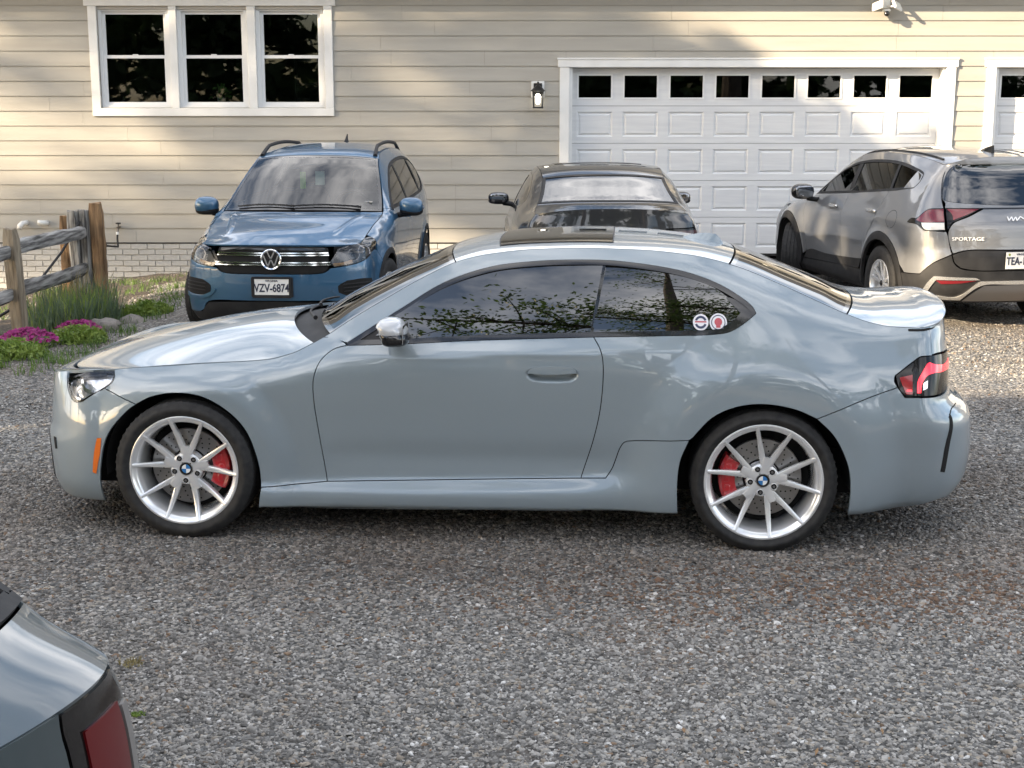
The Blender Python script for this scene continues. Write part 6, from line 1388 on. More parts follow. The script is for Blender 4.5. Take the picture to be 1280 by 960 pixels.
    # raised bonnet creases
    for m_ in (1, -1):
        mb = MB(); V = []; F = []
        for i in range(15):
            t = i/14; s_ = -.34+.72*t; q = (.66+.16*t)*m_
            for dq, h in ((-.10, -.002), (-.03, .012), (.0, .015), (.02, .008), (.045, -.002)):
                p = B.T(np.array(s_), np.array(q+dq*m_)); V.append((p[0], p[1], p[2]-.003+h*sin(pi*t)**.7))
        for i in range(14):
            for k_ in range(4): F.append((i*5+k_, i*5+k_+1, (i+1)*5+k_+1, (i+1)*5+k_))
        mb.add(V, F); mb.build('bonnet_crease', PT, car, 60)
    panel(B, 'T', topo(.38, .54, .97), 'cowl', MAT['black_plastic'], car, d=.08, both=False, off=-.02, rim=0)
    panel(B, 'T', topo(.465, 1.19, .975), 'windscreen', MAT['screen_glass'], car, d=.06, both=False, off=-.002, rim=0)
    ring(B, 'T', topo(.455, 1.20, .985), .028, 'windscreen_border', MAT['black_gloss'], car, off=-.001, rim=.006, both=False)
    panel(B, 'T', topo(1.205, 3.15, 1), 'roof', PT, car, d=.06, both=False)
    for q0, q1 in ((-.75, .05), (.05, .80)):
        mb = MB(); mb.tube([B.T(np.array(.49+.02*sin(t*3)), np.array(q0+(q1-q0)*t))+np.array([-.01, 0, .012]) for t in np.linspace(0, 1, 9)], [.012]+[.008]*7+[.006], 6); mb.build('wiper', MAT['black_plastic'], car, 60)
    for m_ in (1, -1):
        mb = MB(); pts = []
        for t in np.linspace(0, 1, 16):
            s_ = 1.25+1.75*t; p = B.T(np.array(s_), np.array(.94*m_)); pts.append((p[0], p[1], p[2]+.005+.048*min(1, sin(pi*t)*2.6)))
        mb.tube(pts, [.022]+[.018]*14+[.022], 8); mb.build('roof_rail', MAT['black_plastic'], car, 60)
        mirror(car, .70, .985, 1.105, m_, 'paint_blue', (.085, .115, .085))
    mb = MB(); mb.tube([(2.75, 0, 1.64), (2.77, 0, 1.68), (2.82, 0, 1.73)], [.03, .016, .006], 6); mb.build('antenna', MAT['black_plastic'], car, 60)
    # rear end
    panel(B, 'S', [E(3.4, 4.15, 14), [(4.15, 1.58), (4.15, .62)], [(4.15, .62), (3.5, .62)], [(3.5, .62), (3.5, 1.1)], [(3.5, 1.1), (3.4, float(B.Etop(3.4)))]], 'tailgate', PT, car, d=.08)
    panel(B, 'S', [[(3.1, .62), (3.5, .62)], [(3.5, .62), (4.15, .62)], [(4.15, .62), (4.15, .25)], [(4.15, .25), (2.98, .25)], [(2.98, .25), (2.98, .48), (2.93, .60), (3.1, .62)]], 'rear_bumper', PT, car, d=.08)
    # badge: ring with V over W
    bc = B.S(np.array(-1.4499), np.array(.762))
    mb = MB(); mb.lathe([(.074, -.014), (.084, -.020), (.090, -.014), (.090, .01), (.074, .0)], 40, axis='x', c=(0, 0, 0), close=True); bo = mb.build('badge', MAT['badge_chrome'], car, 40, (bc[0]-.022, 0, bc[2]))
    mb = MB(); mb.lathe([(0, -.006), (.076, -.006), (.076, .004)], 32, axis='x'); mb.build('badge_disc', MAT['black_gloss'], bo, 40)
    def stroke(mb, a, b_, w_=.0115):
        a, b_ = Vector(a), Vector(b_); t = (b_-a).normalized(); n_ = Vector((-t.y, t.x))*w_/2; q = [a+n_, b_+n_, b_-n_, a-n_]; mb.prism([(p.x, p.y) for p in q], 'x', -.016, -.004)
    mb = MB(); stroke(mb, (-.030, .066), (-.001, .008)); stroke(mb, (.030, .066), (.001, .008)); mb.build('badge_letter', MAT['badge_chrome'], bo)
    mb = MB(); stroke(mb, (-.062, .034), (-.028, -.058)); stroke(mb, (-.028, -.058), (-.002, -.002)); stroke(mb, (.002, -.002), (.028, -.058)); stroke(mb, (.028, -.058), (.062, .034)); mb.build('badge_letter', MAT['badge_chrome'], bo)
    pc = B.S(np.array(-1.4499), np.array(.52)); plate(car, (pc[0]-.022, .0, .525), (0, 0, -radians(90)), 'VZV-6874', 'VIRGINIA')
    mb = MB(); mb.box((pc[0]-.016, -.18, .44), (pc[0]+.03, .18, .61), .006); mb.build('plate_bracket', MAT['black_plastic'], car)
    # inside
    mb = MB(); mb.box((.55, -.70, .80), (1.0, .70, 1.07), .05); mb.build('dashboard', MAT['dash'], car, 40)
    mb = MB(); mb.lathe([(.17, 0), (.187, .016), (.17, .032), (.155, .016)], 32, axis='x', c=(1.0, -.37, 1.06), close=True); mb.build('steering_wheel', MAT['dash'], car, 60)
    seats(car, (1.62, 2.45), .62, 1.18, m_='seat_grey')
    for (s_, q, w_, h_, m_, lab) in ((.90, .12, .055, .16, 'tag_green', 'hanging_tag'), (.93, -.12, .09, .13, 'tag_pale', 'hanging_tag')):
        p = B.T(np.array(s_), np.array(q)); mb = MB(); mb.box((0, -w_/2, -h_/2), (.004, w_/2, h_/2)); mb.build(lab, MAT[m_], car, None, (p[0]+.12, p[1], p[2]-.05))
    p = B.T(np.array(.56), np.array(-.82)); mb = MB(); mb.box((0, -.04, -.02), (.003, .04, .02)); mb.build('windscreen_sticker', MAT['plate_white'], car, None, (p[0]+.03, p[1], p[2]+.0), (0, radians(-35), 0))
    innards(car, B, (0, 2.604), .345, .87, 1.1, .26)
    for s_ in (1, -1):
        simple_wheel(car, 0, s_, .345, .215, .23, .875, 5, True, steer=-9); simple_wheel(car, 2.604, s_, .345, .215, .23, .875, 5, True)
    return car
mat('lamp_soft', (.5, .5, .52), .35, 1.0)
mat('lens_sedan', (.05, .003, .004), .15, coat=.6)
mat('headlamp_bowl', (.10, .10, .105), .3, .6); mat('amber_pale', (.55, .30, .12), .25, coat=1); mat('tag_green', (.30, .55, .12), .5); mat('tag_pale', (.45, .60, .52), .5)
# ------------------------------------------------ grey SUV
def build_grey_suv():
    paint('paint_steel', (.175, .18, .188), metal=.35, rough=.4)
    B = suv_b_body(); PT = MAT['paint_steel']; CL = MAT['black_plastic']; car = empty('grey_suv', (4.064, 16.578, -.03), radians(-81.52)); tag(car, 'warm grey SUV with dark cladding parked nose-in towards the garage at right', 'car')
    E = lambda a, b_, n=12: Ed(B, a, b_, n); XR = 2.72; CE = B.x1+B.LR
    aF = arc(0, .37, .42, 205, -22, 18); aR = arc(XR, .37, .42, 202, -25, 18); oF = arc(0, .37, .50, 200, -5, 18); oR = arc(XR, .37, .50, 185, -5, 18)
    dB = [(.56, 1.095), (1.3, 1.145), (1.8072, 1.1836), (2.7257, 1.2593), (3.04, 1.30)]; dT = [(.56, 1.095), (.80, 1.225), (1.0, 1.33), (1.2, 1.415), (1.45, 1.475), (1.8, 1.515), (2.4, 1.525), (2.8, 1.49), (3.06, 1.43), (3.08, 1.36), (3.04, 1.30)]
    sF = [(.62, .48), (.52, .75), (.52, .95), (.56, 1.095)]; sB = [(1.62, .50), (1.62, .8), (1.64, 1.168)]; sR = [(2.22, .55), (2.34, .80), (2.50, .95), (2.60, 1.245)]
    panel(B, 'S', [E(-.50, .50, 16), [(.50, float(B.Etop(.50))), (.56, 1.095)], rev(sF), [(.62, .48), (.49, .42)], rev(oF)[2:16], [(-.46, .60), (-.50, .70)], [(-.50, .70), (-.50, float(B.Etop(-.5)))]], 'front_fender', PT, car, d=.05)
    panel(B, 'S', [sF, dB[:2]+[(1.64, 1.170)], rev(sB), [(1.62, .50), (.62, .48)]], 'front_door', PT, car, d=.06)
    panel(B, 'S', [sB, [(1.64, 1.170), (1.8072, 1.1836), (2.60, 1.248)], rev(sR), [(2.22, .55), (1.62, .50)]], 'rear_door', PT, car, d=.06)
    panel(B, 'S', [E(.50, 3.22, 50), E(3.22, 3.50, 10), [(3.50, float(B.Etop(3.5))), (3.62, 1.25), (3.69, 1.14)], [(3.69, 1.14), (3.473, 1.1225), (3.3356, 1.045), (3.2332, 1.038)], [(3.2332, 1.038), (3.195, .9955)], [(3.195, .9955), (3.3667, .988), (3.4918, .940)], [(3.4918, .940), (3.745, .935)], [(3.745, .935), (3.7616, .90), (3.80, .735)], [(3.80, .735), (3.6001, .640), (3.4777, .544)], [(3.4777, .544), (3.2, .53)], rev(oR)[3:17], [(2.225, .43), (2.22, .55)], sR, [(2.60, 1.248), (2.7257, 1.2593), (3.04, 1.30)], [(3.04, 1.30), (3.08, 1.36), (3.06, 1.43)], rev(dT[:9]), [(.56, 1.095), (.50, float(B.Etop(.5)))]], 'side_frame', PT, car, d=.05)
    # cladding
    for o_, a_ in ((oF, aF), (oR, aR)):
        P_ = [list(o_), [o_[-1], a_[-1]], rev(a_), [a_[0], o_[0]]]
        panel(B, 'S', P_, 'arch_cladding', CL, car, off=.006, d=.05, rim=.03)
    panel(B, 'S', [[(.45, .25), (1.3, .24), (2.30, .26)], [(2.30, .26), (2.225, .43)], [(2.225, .43), (2.15, .44), (.55, .385)], [(.55, .385), (.45, .25)]], 'side_skirt', CL, car, off=.004, d=.06)
    panel(B, 'S', [[(.55, .39), (2.15, .445)], [(2.15, .445), (2.22, .55)], [(2.22, .55), (1.2, .50), (.75, .505), (.62, .475)], [(.62, .475), (.55, .39)]], 'door_cladding', CL, car, off=.002, d=.06)
    # tail lamps
    panel(B, 'S', [[(3.195, .9955), (3.2332, 1.037), (3.3356, 1.044)], [(3.3356, 1.044), (3.473, 1.1215), (3.6959, 1.139)], [(3.6959, 1.139), (3.735, .945)], [(3.735, .945), (3.4918, .9425)], [(3.4918, .9425), (3.3667, .989), (3.195, .9955)]], 'tail_light', MAT['lens_smoke'], car, off=.002, d=.03)
    panel(B, 'S', [[(3.34, 1.025), (3.48, 1.112), (3.69, 1.13)], [(3.69, 1.13), (3.715, 1.02)], [(3.715, 1.02), (3.45, 1.01), (3.34, 1.025)]], 'tail_lens', MAT['lens_red_dim'], car, off=.008, gap=0, d=.03)
    panel(B, 'S', [[(3.44, 1.005), (3.715, 1.013)], [(3.715, 1.013), (3.727, .953)], [(3.727, .953), (3.50, .952), (3.44, 1.005)]], 'reversing_lens', MAT['lens_white'], car, off=.008, gap=0, d=.03)
    panel(B, 'S', [[(3.715, 1.14), (4.0469, 1.1402)], [(4.0469, 1.1402), (3.9321, 1.0759), (3.7902, 1.0131)], [(3.7902, 1.0131), (3.757, .945)], [(3.757, .945), (3.715, 1.14)]], 'tail_light', MAT['lens_smoke'], car, off=.006, d=.03)
    panel(B, 'S', [[(3.728, 1.13), (4.02, 1.132)], [(4.02, 1.132), (3.93, 1.085), (3.80, 1.035)], [(3.80, 1.035), (3.79, 1.08), (3.728, 1.13)]], 'tail_lens', MAT['lens_red_dim'], car, off=.010, gap=0, d=.03)
    # tailgate
    gl = [[(3.545, 1.5), (3.60, 1.52), (3.9351, 1.528), (CE, 1.533)], [(CE, 1.533), (CE, 1.165)], [(CE, 1.165), (4.0011, 1.180), (3.70, 1.205), (3.65, 1.225)], [(3.65, 1.225), (3.595, 1.33), (3.53, 1.43), (3.545, 1.5)]]
    panel(B, 'S', [[(3.705, 1.142), (3.70, 1.185), (3.655, 1.215)], [(3.655, 1.215), (3.595, 1.32), (3.51, 1.44)], [(3.51, 1.44), (3.502, float(B.Etop(3.50))-.003)], E(3.502, CE, 16), [(CE, 1.6), (CE, 1.533)], rev(gl[0]), [(3.545, 1.5), (3.53, 1.43), (3.595, 1.33), (3.65, 1.225)], [(3.65, 1.225), (3.70, 1.205), (4.0011, 1.180), (CE, 1.165)], [(CE, 1.165), (CE, 1.143)], [(CE, 1.143), (3.705, 1.142)]], 'tailgate_frame', PT, car, d=.04)
    panel(B, 'S', gl, 'rear_window', MAT['tint_dark'], car, off=-.003, rim=0, d=.06)
    panel(B, 'S', [[(3.50, 1.455), (3.515, 1.44)], [(3.515, 1.44), (3.60, 1.315), (3.66, 1.21)], [(3.66, 1.21), (3.62, 1.25)], [(3.62, 1.25), (3.55, 1.35), (3.47, 1.47)], [(3.47, 1.47), (3.50, 1.455)]], 'pillar_trim', MAT['black_gloss'], car, off=.004, gap=0, d=.04)
    panel(B, 'S', [[(3.765, .94), (3.80, 1.008), (3.94, 1.07), (4.06, 1.135)], [(4.06, 1.135), (CE, 1.135)], [(CE, 1.135), (CE, .775)], [(CE, .775), (3.9359, .775), (3.81, .742)], [(3.81, .742), (3.765, .90), (3.765, .94)]], 'tailgate', PT, car, d=.05)
    strip(B, 'S', [(4.05, 1.139), (CE, 1.139)], -.006, .006, 'light_bar', MAT['black_gloss'], car, off=.003)
    panel(B, 'S', [[(3.805, .73), (3.93, .768), (CE, .768)], [(CE, .768), (CE, .59)], [(CE, .59), (3.9966, .592), (3.8809, .6125)], [(3.8809, .6125), (3.823, .6633), (3.805, .73)]], 'tailgate_lower', CL, car, off=.001, d=.05)
    panel(B, 'S', [[(3.2, .525), (3.4777, .54)], [(3.4777, .54), (3.6001, .636), (3.798, .728)], [(3.798, .728), (3.817, .66), (3.877, .607), (3.9966, .586), (CE, .585)], [(CE, .585), (CE, .28)], [(CE, .28), (3.6, .29), (3.14, .27)], [(3.14, .27), (3.15, .42), (3.2, .525)]], 'rear_bumper', CL, car, d=.05)
    # silver skid trim with red reflector
    so = [[(3.5057, .3814), (3.58, .47), (3.644, .5326)], [(3.644, .5326), (4.0, .524)], [(4.0, .524), (4.03, .505)], [(4.03, .505), (3.67, .500)], [(3.67, .500), (3.62, .44), (3.575, .385)], [(3.575, .385), (3.66, .352)], [(3.66, .352), (3.87, .348), (4.03, .492)], [(4.03, .492), (CE, .496)], [(CE, .496), (CE, .462)], [(CE, .462), (4.05, .458), (3.885, .316)], [(3.885, .316), (3.64, .318)], [(3.64, .318), (3.5057, .3814)]]
    panel(B, 'S', so, 'skid_trim', MAT['satin_silver'], car, off=.012, gap=0, d=.04, rim=.014)
    panel(B, 'S', [[(3.665, .495), (4.01, .499)], [(4.01, .499), (3.9, .475), (3.72, .462)], [(3.72, .462), (3.665, .495)]], 'reflector', MAT['lens_red_dim'], car, off=.006, gap=0, d=.03)
    panel(B, 'S', [[(3.9, .30), (4.06, .45)], [(4.06, .45), (CE, .455)], [(CE, .455), (CE, .30)], [(CE, .30), (3.9, .30)]], 'skid_plate', MAT['alloy_dark'], car, off=.004, gap=0, d=.05)
    # front
    panel(B, 'S', [E(-1.50, -.50, 18), [(-.50, float(B.Etop(-.5))), (-.50, .30)], [(-.50, .30), (-1.50, .26)], [(-1.50, .26), (-1.50, .94)]], 'front_bumper', PT, car, d=.08)
    panel(B, 'S', [[(-1.50, .80), (-.9, .78)], [(-.9, .78), (-.9, .45)], [(-.9, .45), (-1.50, .42)], [(-1.50, .42), (-1.50, .80)]], 'grille', MAT['black_gloss'], car, off=.004, d=.08)
    # windows
    dl = [dB, rev(dT)]
    ring(B, 'S', dl, .024, 'window_trim', CL, car, off=.001)
    V, F = fill2d(inset(poly(dl, .05), .02), .08)
    for m_ in (False, True): skin(B, 'S', V, F, 'side_window', MAT['tint_side'], car, off=-.006, rim=0, mirror=m_, quad=True)
    for a_, b_, w0, w1 in (((1.66, 1.17), (1.56, 1.50), -.05, .05), ((2.62, 1.25), (2.50, 1.52), -.022, .022), ((.78, 1.11), (.86, 1.25), -.012, .012)): strip(B, 'S', [a_, b_], w0, w1, 'pillar_trim', CL, car, off=-.002)
    panel(B, 'S', [[(2.86, 1.28), (3.04, 1.30)], [(3.04, 1.30), (3.08, 1.36), (3.06, 1.43)], [(3.06, 1.43), (2.93, 1.46)], [(2.93, 1.46), (2.86, 1.28)]], 'window_blank', PT, car, off=.0015, gap=.006, d=.05)
    for x_, z_ in ((1.37, 1.02), (2.42, 1.045)):
        for m_ in (1, -1):
            wq = float(B.W(np.array(x_), np.array(z_))); mb = MB(); mb.sq((x_, -(wq+.016)*m_, z_), (.115, .016, .018), .4, .6, 8, 14); mb.build('door_handle', MAT['satin_silver'], car, 60)
    fd = arc(2.9, 1.0, .085, 0, 345, 20); ring(B, 'S', np.array([(2.9+(p[0]-2.9)*1.15, p[1]) for p in fd]), .004, 'fuel_flap_seam', MAT['dark_void'], car, off=.001, rim=0)
    # top
    panel(B, 'T', topo(-.50, .42, 1), 'bonnet', PT, car, d=.06, both=False)
    panel(B, 'T', topo(.36, .54, .97), 'cowl', CL, car, d=.08, both=False, off=-.02, rim=0)
    panel(B, 'T', topo(.465, 1.29, .975), 'windscreen', MAT['clear_glass'], car, d=.06, both=False, off=-.002, rim=0)
    panel(B, 'T', topo(1.30, 3.22, 1), 'roof', PT, car, d=.06, both=False)
    panel(B, 'T', topo(1.42, 1.95, .78), 'sunroof', MAT['sunroof_glass'], car, d=.08, both=False, off=.003, rim=.004)
    for m_ in (1, -1):
        mb = MB(); mb.tube([B.T(np.array(s_), np.array(.90*m_))+np.array([0, 0, .004]) for s_ in np.linspace(1.32, 3.1, 14)], .012, 6); mb.build('roof_strip', CL, car, 60)
        mirror(car, .78, 1.01, 1.135, m_, 'black_gloss', (.085, .125, .085), low=False)
    mb = MB(); V = []; F = []
    for i in range(9):
        t = i/8; x = 2.86+.20*t; h = .075*(t**.7); hw = .028*(1-.3*t); z0 = float(B.T(np.array(x-.02), np.array(0))[2])-.006; V += [(x+.03*t, -hw, z0), (x+.05*t, 0, z0+h+.006), (x+.03*t, hw, z0)]
    for i in range(8):
        for k_ in range(2): F.append((i*3+k_, i*3+k_+1, i*3+k_+4, i*3+k_+3))
    F += [(0, 1, 2), (24, 25, 26)]; mb.add(V, F); mb.build('antenna_fin', MAT['black_gloss'], car, 50)
    # lettering, badge and plate on the tailgate
    def on_gate(y_, z_):   # point on the tail skin for a lateral offset
        w_ = float(B.W(np.array(B.x1), np.array(z_))); a = math.acos(max(-1, min(1, (abs(y_)/w_)**(B.n/2)))); s_ = B.x1+a/(pi/2)*B.LR; p = B.S(np.array(s_), np.array(z_)); nn = _norm(B, 'S', np.array([[s_, z_]]))[0]
        if y_ > 0: p = p*np.array([1, -1, 1]); nn = nn*np.array([1, -1, 1])
        return Vector(p), Vector(nn)
    def stick(me, y_, z_, mt, name, off=.004):
        p, nn = on_gate(y_, z_); o = obj(name, me, mt, car, p+nn*off); yv = Vector((0, 0, 1)); yv = (yv-nn*yv.dot(nn)).normalized(); xv = yv.cross(nn); o.matrix_basis = Matrix.Translation(p+nn*off) @ Matrix((xv, yv, nn)).transposed().to_4x4(); return o
    stick(text_mesh('SPORTAGE', .044, .002, 0, sx=1.35), -.47, .872, MAT['logo_white'], 'model_lettering', .006)
    # badge drawn as joined slanted strokes
    mb = MB()
    for a_, b_ in (((-.085, -.022), (-.085, .026)), ((-.085, -.018), (-.045, .024)), ((-.045, .024), (-.045, -.022)), ((-.045, -.022), (-.005, .024)), ((-.005, .024), (-.005, -.022)), ((-.005, -.018), (.04, .026)), ((.04, .026), (.085, -.022))):
        a_, b_ = Vector(a_), Vector(b_); t = (b_-a_).normalized(); n_ = Vector((-t.y, t.x))*.005; mb.prism([((a_+n_).x, (a_+n_).y), ((b_+n_).x, (b_+n_).y), ((b_-n_).x, (b_-n_).y), ((a_-n_).x, (a_-n_).y)], 'z', 0, .004)
    stick(mb.me('badge', None), 0.0, 1.045, MAT['logo_white'], 'badge')
    p, nn = on_gate(0, .68); plate(car, p+Vector((.012, 0.02, .0)), (0, 0, radians(90)), 'TEA-1840', 'VIRGINIA', frame=False, seal=True)
    # inside
    mb = MB(); mb.box((.6, -.72, .82), (1.05, .72, 1.06), .05); mb.build('dashboard', MAT['dash'], car, 40)
    mb = MB(); mb.lathe([(.17, 0), (.187, .016), (.17, .032), (.155, .016)], 32, axis='x', c=(1.12, -.38, 1.08), close=True); mb.build('steering_wheel', MAT['dash'], car, 60)
    seats(car, (1.75, 2.6), .62, 1.15)
    innards(car, B, (0, XR), .365, .90, 1.1, .28)
    for s_ in (1, -1):
        simple_wheel(car, 0, s_, .365, .225, .235, .895, 5, True, 'alloy', steer=-28); simple_wheel(car, XR, s_, .365, .225, .235, .905, 5, True, 'alloy', rot=10)
    return car
mat('lens_red_dim', (.13, .004, .008), .15, coat=1); mat('lens_white', (.62, .62, .60), .2, coat=1); mat('satin_silver', (.62, .62, .61), .25, .8); glass('tint_side', (.09, .095, .095))
def build_hatch():
    paint('paint_slate', (.042, .060, .068), metal=.25, rough=.4, coat_ior=1.45)
    B = hatch_body(); PT = MAT['paint_slate']; car = empty('slate_hatchback', (-3.905, 3.50, -.022), radians(-25.5)); car.scale = (.995,)*3
    tag(car, 'slate blue-grey car with only its rounded rear corner showing in the bottom left', 'car')
    XR = 2.5; CE = B.x1+B.LR; CF = B.x0-B.LF; T_ = lambda s_: float(B.Etop(s_))
    aF = arc(0, .31, .35, 205, -20, 14); aR = arc(XR, .31, .35, 205, -20, 14)
    dT = [(.76, .96), (1.05, 1.11), (1.3, 1.235), (1.6, 1.29), (1.95, 1.30), (2.2, 1.24), (2.38, 1.12)]; dB = [(.76, .96), (1.4, .98), (2.1, 1.0), (2.3, 1.03), (2.38, 1.12)]
    panel(B, 'S', [Ed(B, -.42, .66, 14), [(.66, T_(.66)), (.76, .96)], [(.76, .96), (.58, .80), (.50, .30)], [(.50, .30), (.36, .25)], rev(aF)[2:], [(-.32, .17), (-.42, .30)], [(-.42, .30), (-.42, T_(-.42))]], 'front_fender', PT, car, d=.06)
    panel(B, 'S', [[(.50, .30), (.58, .80), (.76, .96)], [(.76, .96), (1.4, .98), (1.85, .993)], [(1.85, .993), (1.80, .32)], [(1.80, .32), (.50, .30)]], 'door', PT, car, d=.06)
    panel(B, 'S', [Ed(B, .66, 3.12, 44), Ed(B, 3.12, 3.50, 10), [(3.50, T_(3.50)), (3.50, .76)], [(3.50, .76), (2.84, .50)], rev(aR)[4:], [(2.18, .17), (1.80, .18)], [(1.80, .18), (1.85, .993)], [(1.85, .993), (2.1, 1.0), (2.3, 1.03), (2.38, 1.12)], rev(dT), [(.76, .96), (.66, T_(.66))]], 'side_frame', PT, car, d=.04)
    panel(B, 'S', [[(.36, .17), (1.8, .175)], [(1.8, .175), (1.80, .315)], [(1.80, .315), (.38, .25)], [(.38, .25), (.36, .17)]], 'side_skirt', PT, car, d=.06)
    panel(B, 'S', [[(2.84, .49), (3.50, .755), (CE, .72)], [(CE, .72), (CE, .2)], [(CE, .2), (2.83, .2)], [(2.83, .2), (2.84, .49)]], 'rear_bumper', PT, car, d=.05)
    panel(B, 'S', [Ed(B, 3.88, CE, 10), [(CE, T_(CE)), (CE, .725)], [(CE, .725), (3.88, .745)], [(3.88, .745), (3.88, T_(3.88))]], 'tailgate', PT, car, d=.04)
    tl = [[(3.505, .765), (3.505, T_(3.505)-.006)], Ed(B, 3.505, 3.875, 10, -.004), [(3.875, T_(3.875)-.004), (3.875, .75)], [(3.875, .75), (3.505, .765)]]
    panel(B, 'S', tl, 'tail_light', MAT['lens_smoke'], car, off=.001, d=.03)
    panel(B, 'S', [[(3.60, .79), (3.60, T_(3.60)-.075)], Ed(B, 3.60, 3.81, 6, -.06), [(3.81, T_(3.81)-.06), (3.82, .77)], [(3.82, .77), (3.60, .79)]], 'tail_lens', MAT['lens_deep'], car, off=.006, gap=0, d=.03)
    panel(B, 'S', [[(3.515, .78), (3.515, T_(3.515)-.07)], Ed(B, 3.515, 3.585, 4, -.075), [(3.585, T_(3.585)-.075), (3.585, .785)], [(3.585, .785), (3.515, .78)]], 'side_lens', MAT['lens_grey'], car, off=.008, gap=0, d=.03)
    panel(B, 'S', [Ed(B, CF, -.42, 16), [(-.42, T_(-.42)), (-.42, .30)], [(-.42, .30), (CF, .22)], [(CF, .22), (CF, T_(CF))]], 'front_bumper', PT, car, d=.06)
    panel(B, 'S', [[(-.5, .66), (-.80, .66)], [(-.80, .66), (-.82, .54)], [(-.82, .54), (-.52, .56)], [(-.52, .56), (-.5, .66)]], 'headlight', MAT['lamp_silver'], car, off=.003, d=.05)
    ring(B, 'S', [dB, rev(dT)], .022, 'window_trim', MAT['black_gloss'], car, off=.001)
    V, F = fill2d(inset(poly([dB, rev(dT)], .05), .018), .08)
    for m_ in (False, True): skin(B, 'S', V, F, 'side_window', MAT['tint'], car, off=-.006, rim=0, mirror=m_, quad=True)
    panel(B, 'T', topo(-.42, .60, 1), 'bonnet', PT, car, d=.06, both=False)
    panel(B, 'T', topo(.60, 1.27, .985), 'windscreen', MAT['clear_glass'], car, d=.07, both=False, off=-.002, rim=0)
    panel(B, 'T', topo(1.28, 2.42, 1), 'roof', PT, car, d=.05, both=False)
    panel(B, 'T', topo(2.45, 2.955, .955), 'rear_window', MAT['rear_glass'], car, d=.04, both=False, off=.0, rim=0)
    ring(B, 'T', topo(2.425, 2.985, .992), .040, 'rear_window_seal', MAT['rubber'], car, off=.006, rim=.012, both=False)
    for i in range(14):
        m_ = MB(); s_ = 2.49+i*.034; m_.tube([B.T(np.array(s_), np.array(q))+np.array([0, 0, .0005]) for q in np.linspace(-.84, .84, 15)], .0016, 4); m_.build('heater_line', MAT['heater'], car)
    panel(B, 'T', topo(2.99, 3.12, 1), 'tailgate_top', PT, car, d=.025, both=False)
    for s_ in (1, -1):
        for x_ in (0, XR): simple_wheel(car, x_, s_, .31, .215, .21, .80, 5, True).location.z += .022
    innards(car, B, (0, XR), .32, .78, .8, .2)
    mb = MB(); mb.box((.72, -.6, .70), (1.05, .6, .92), .04); mb.build('dashboard', MAT['dash'], car, 40)
    seats(car, (1.5, 2.1), .48, .95)
    mb = MB(); mb.box((2.3, -.5, .86), (2.98, .5, .90), .01); mb.build('parcel_shelf', MAT['dash'], car)
    return car
mat('lens_deep', (.10, .003, .005), .3, spec=.3, coat=.15)
mat('lens_grey', (.16, .15, .145), .3, coat=.5); mat('heater', (.30, .27, .26), .5); glass('rear_glass', (.16, .165, .17), 2.1)
build_coupe()
build_blue_suv()
build_grey_suv()
paint('paint_dark', (.022, .022, .024), metal=.5, rough=.3)
build_sedan('dark_sedan', 'dark grey low car seen from behind between coupe roof and garage', (.818, 16.652, -.02), -88.42, MAT['paint_dark'], 1.03)
build_hatch()
# shade trees to the left (towards the sun)
shade_tree((-13.1, -5.3), 'nearest shade tree left of the camera', [(0, 0, 6.0, 2.6, 2.9, 2.1, 4200), (.4, 1.8, 5.0, 2, 2, 1.6, 1800)], 1)
shade_tree((-15.4, -.9), 'second shade tree left of the camera', [(0, 0, 6.1, 2.6, 2.8, 2.2, 4200), (.3, -1.8, 5.2, 2, 2, 1.6, 1600), (.7, -1.5, 8.6, 2.0, 2.0, 1.6, 1700)], 2)
shade_tree((-16.0, 4.5), 'third shade tree left of the drive', [(0, 0, 6.3, 2.4, 2.5, 2.1, 3600), (0, 1.2, 5.0, 2, 2, 1.5, 1500), (.3, -.7, 9.5, 1.8, 1.8, .9, 420)], 3)
shade_tree((-15.9, 8.4), 'tall shade tree beside the house, left of the drive', [(0, 0, 8.6, 1.8, 1.7, 1.9, 3000), (.2, -.4, 6.3, 1.9, 1.9, 1.7, 2000)], 4)
# a very tall tree farther out: its drooping sprays throw the soft slanting bands on the wall
def sprays():
    rr = random.Random(12); L_ = []
    def at_wall(xw, zw, s_b):      # crown point whose shadow falls at (xw, wall, zw)
        s_ = .882*xw+.471*18.85; t_ = s_-s_b; return (xw-.882*t_, 18.85-.471*t_, zw+.3839*t_)
    for (xa, za, xb, zb, th, dn) in ((-7.0, 2.55, -5.5, 2.25, .10, 22), (-7.2, 3.3, -5.0, 3.05, .10, 24), (-4.2, 1.75, -2.3, 1.25, .14, 34), (-5.0, 1.05, -2.4, .75, .16, 34), (-7, .75, -3, .4, .18, 34), (-7.2, .3, -4.2, .1, .2, 34), (-5.2, .15, -1.6, 0, .2, 34), (-7, 0, -3, -.1, .16, 30), (-5.2, 3.0, -3.9, 2.6, .22, 40), (-4.6, 2.4, -2.7, 2.0, .22, 40), (-3.6, 3.1, -2.5, 2.8, .18, 34), (-1.9, 3.2, .4, 2.95, .14, 44), (-1.6, 2.65, .5, 2.3, .15, 44), (-2.1, 2.1, .5, 1.7, .13, 40), (-2.1, 1.5, .4, 1.05, .15, 44), (-1.6, .85, .6, .4, .22, 44), (.5, 3.15, 2.2, 2.85, .12, 34)):
        for i in range(6):
            f = i/5+rr.uniform(-.06, .06); c = at_wall(xa+(xb-xa)*f, za+(zb-za)*f, -36); L_.append((c[0], c[1], c[2], .36, .36, th, dn))
    return L_
_sp = sprays()
_bx, _by = -41.5, 7.5
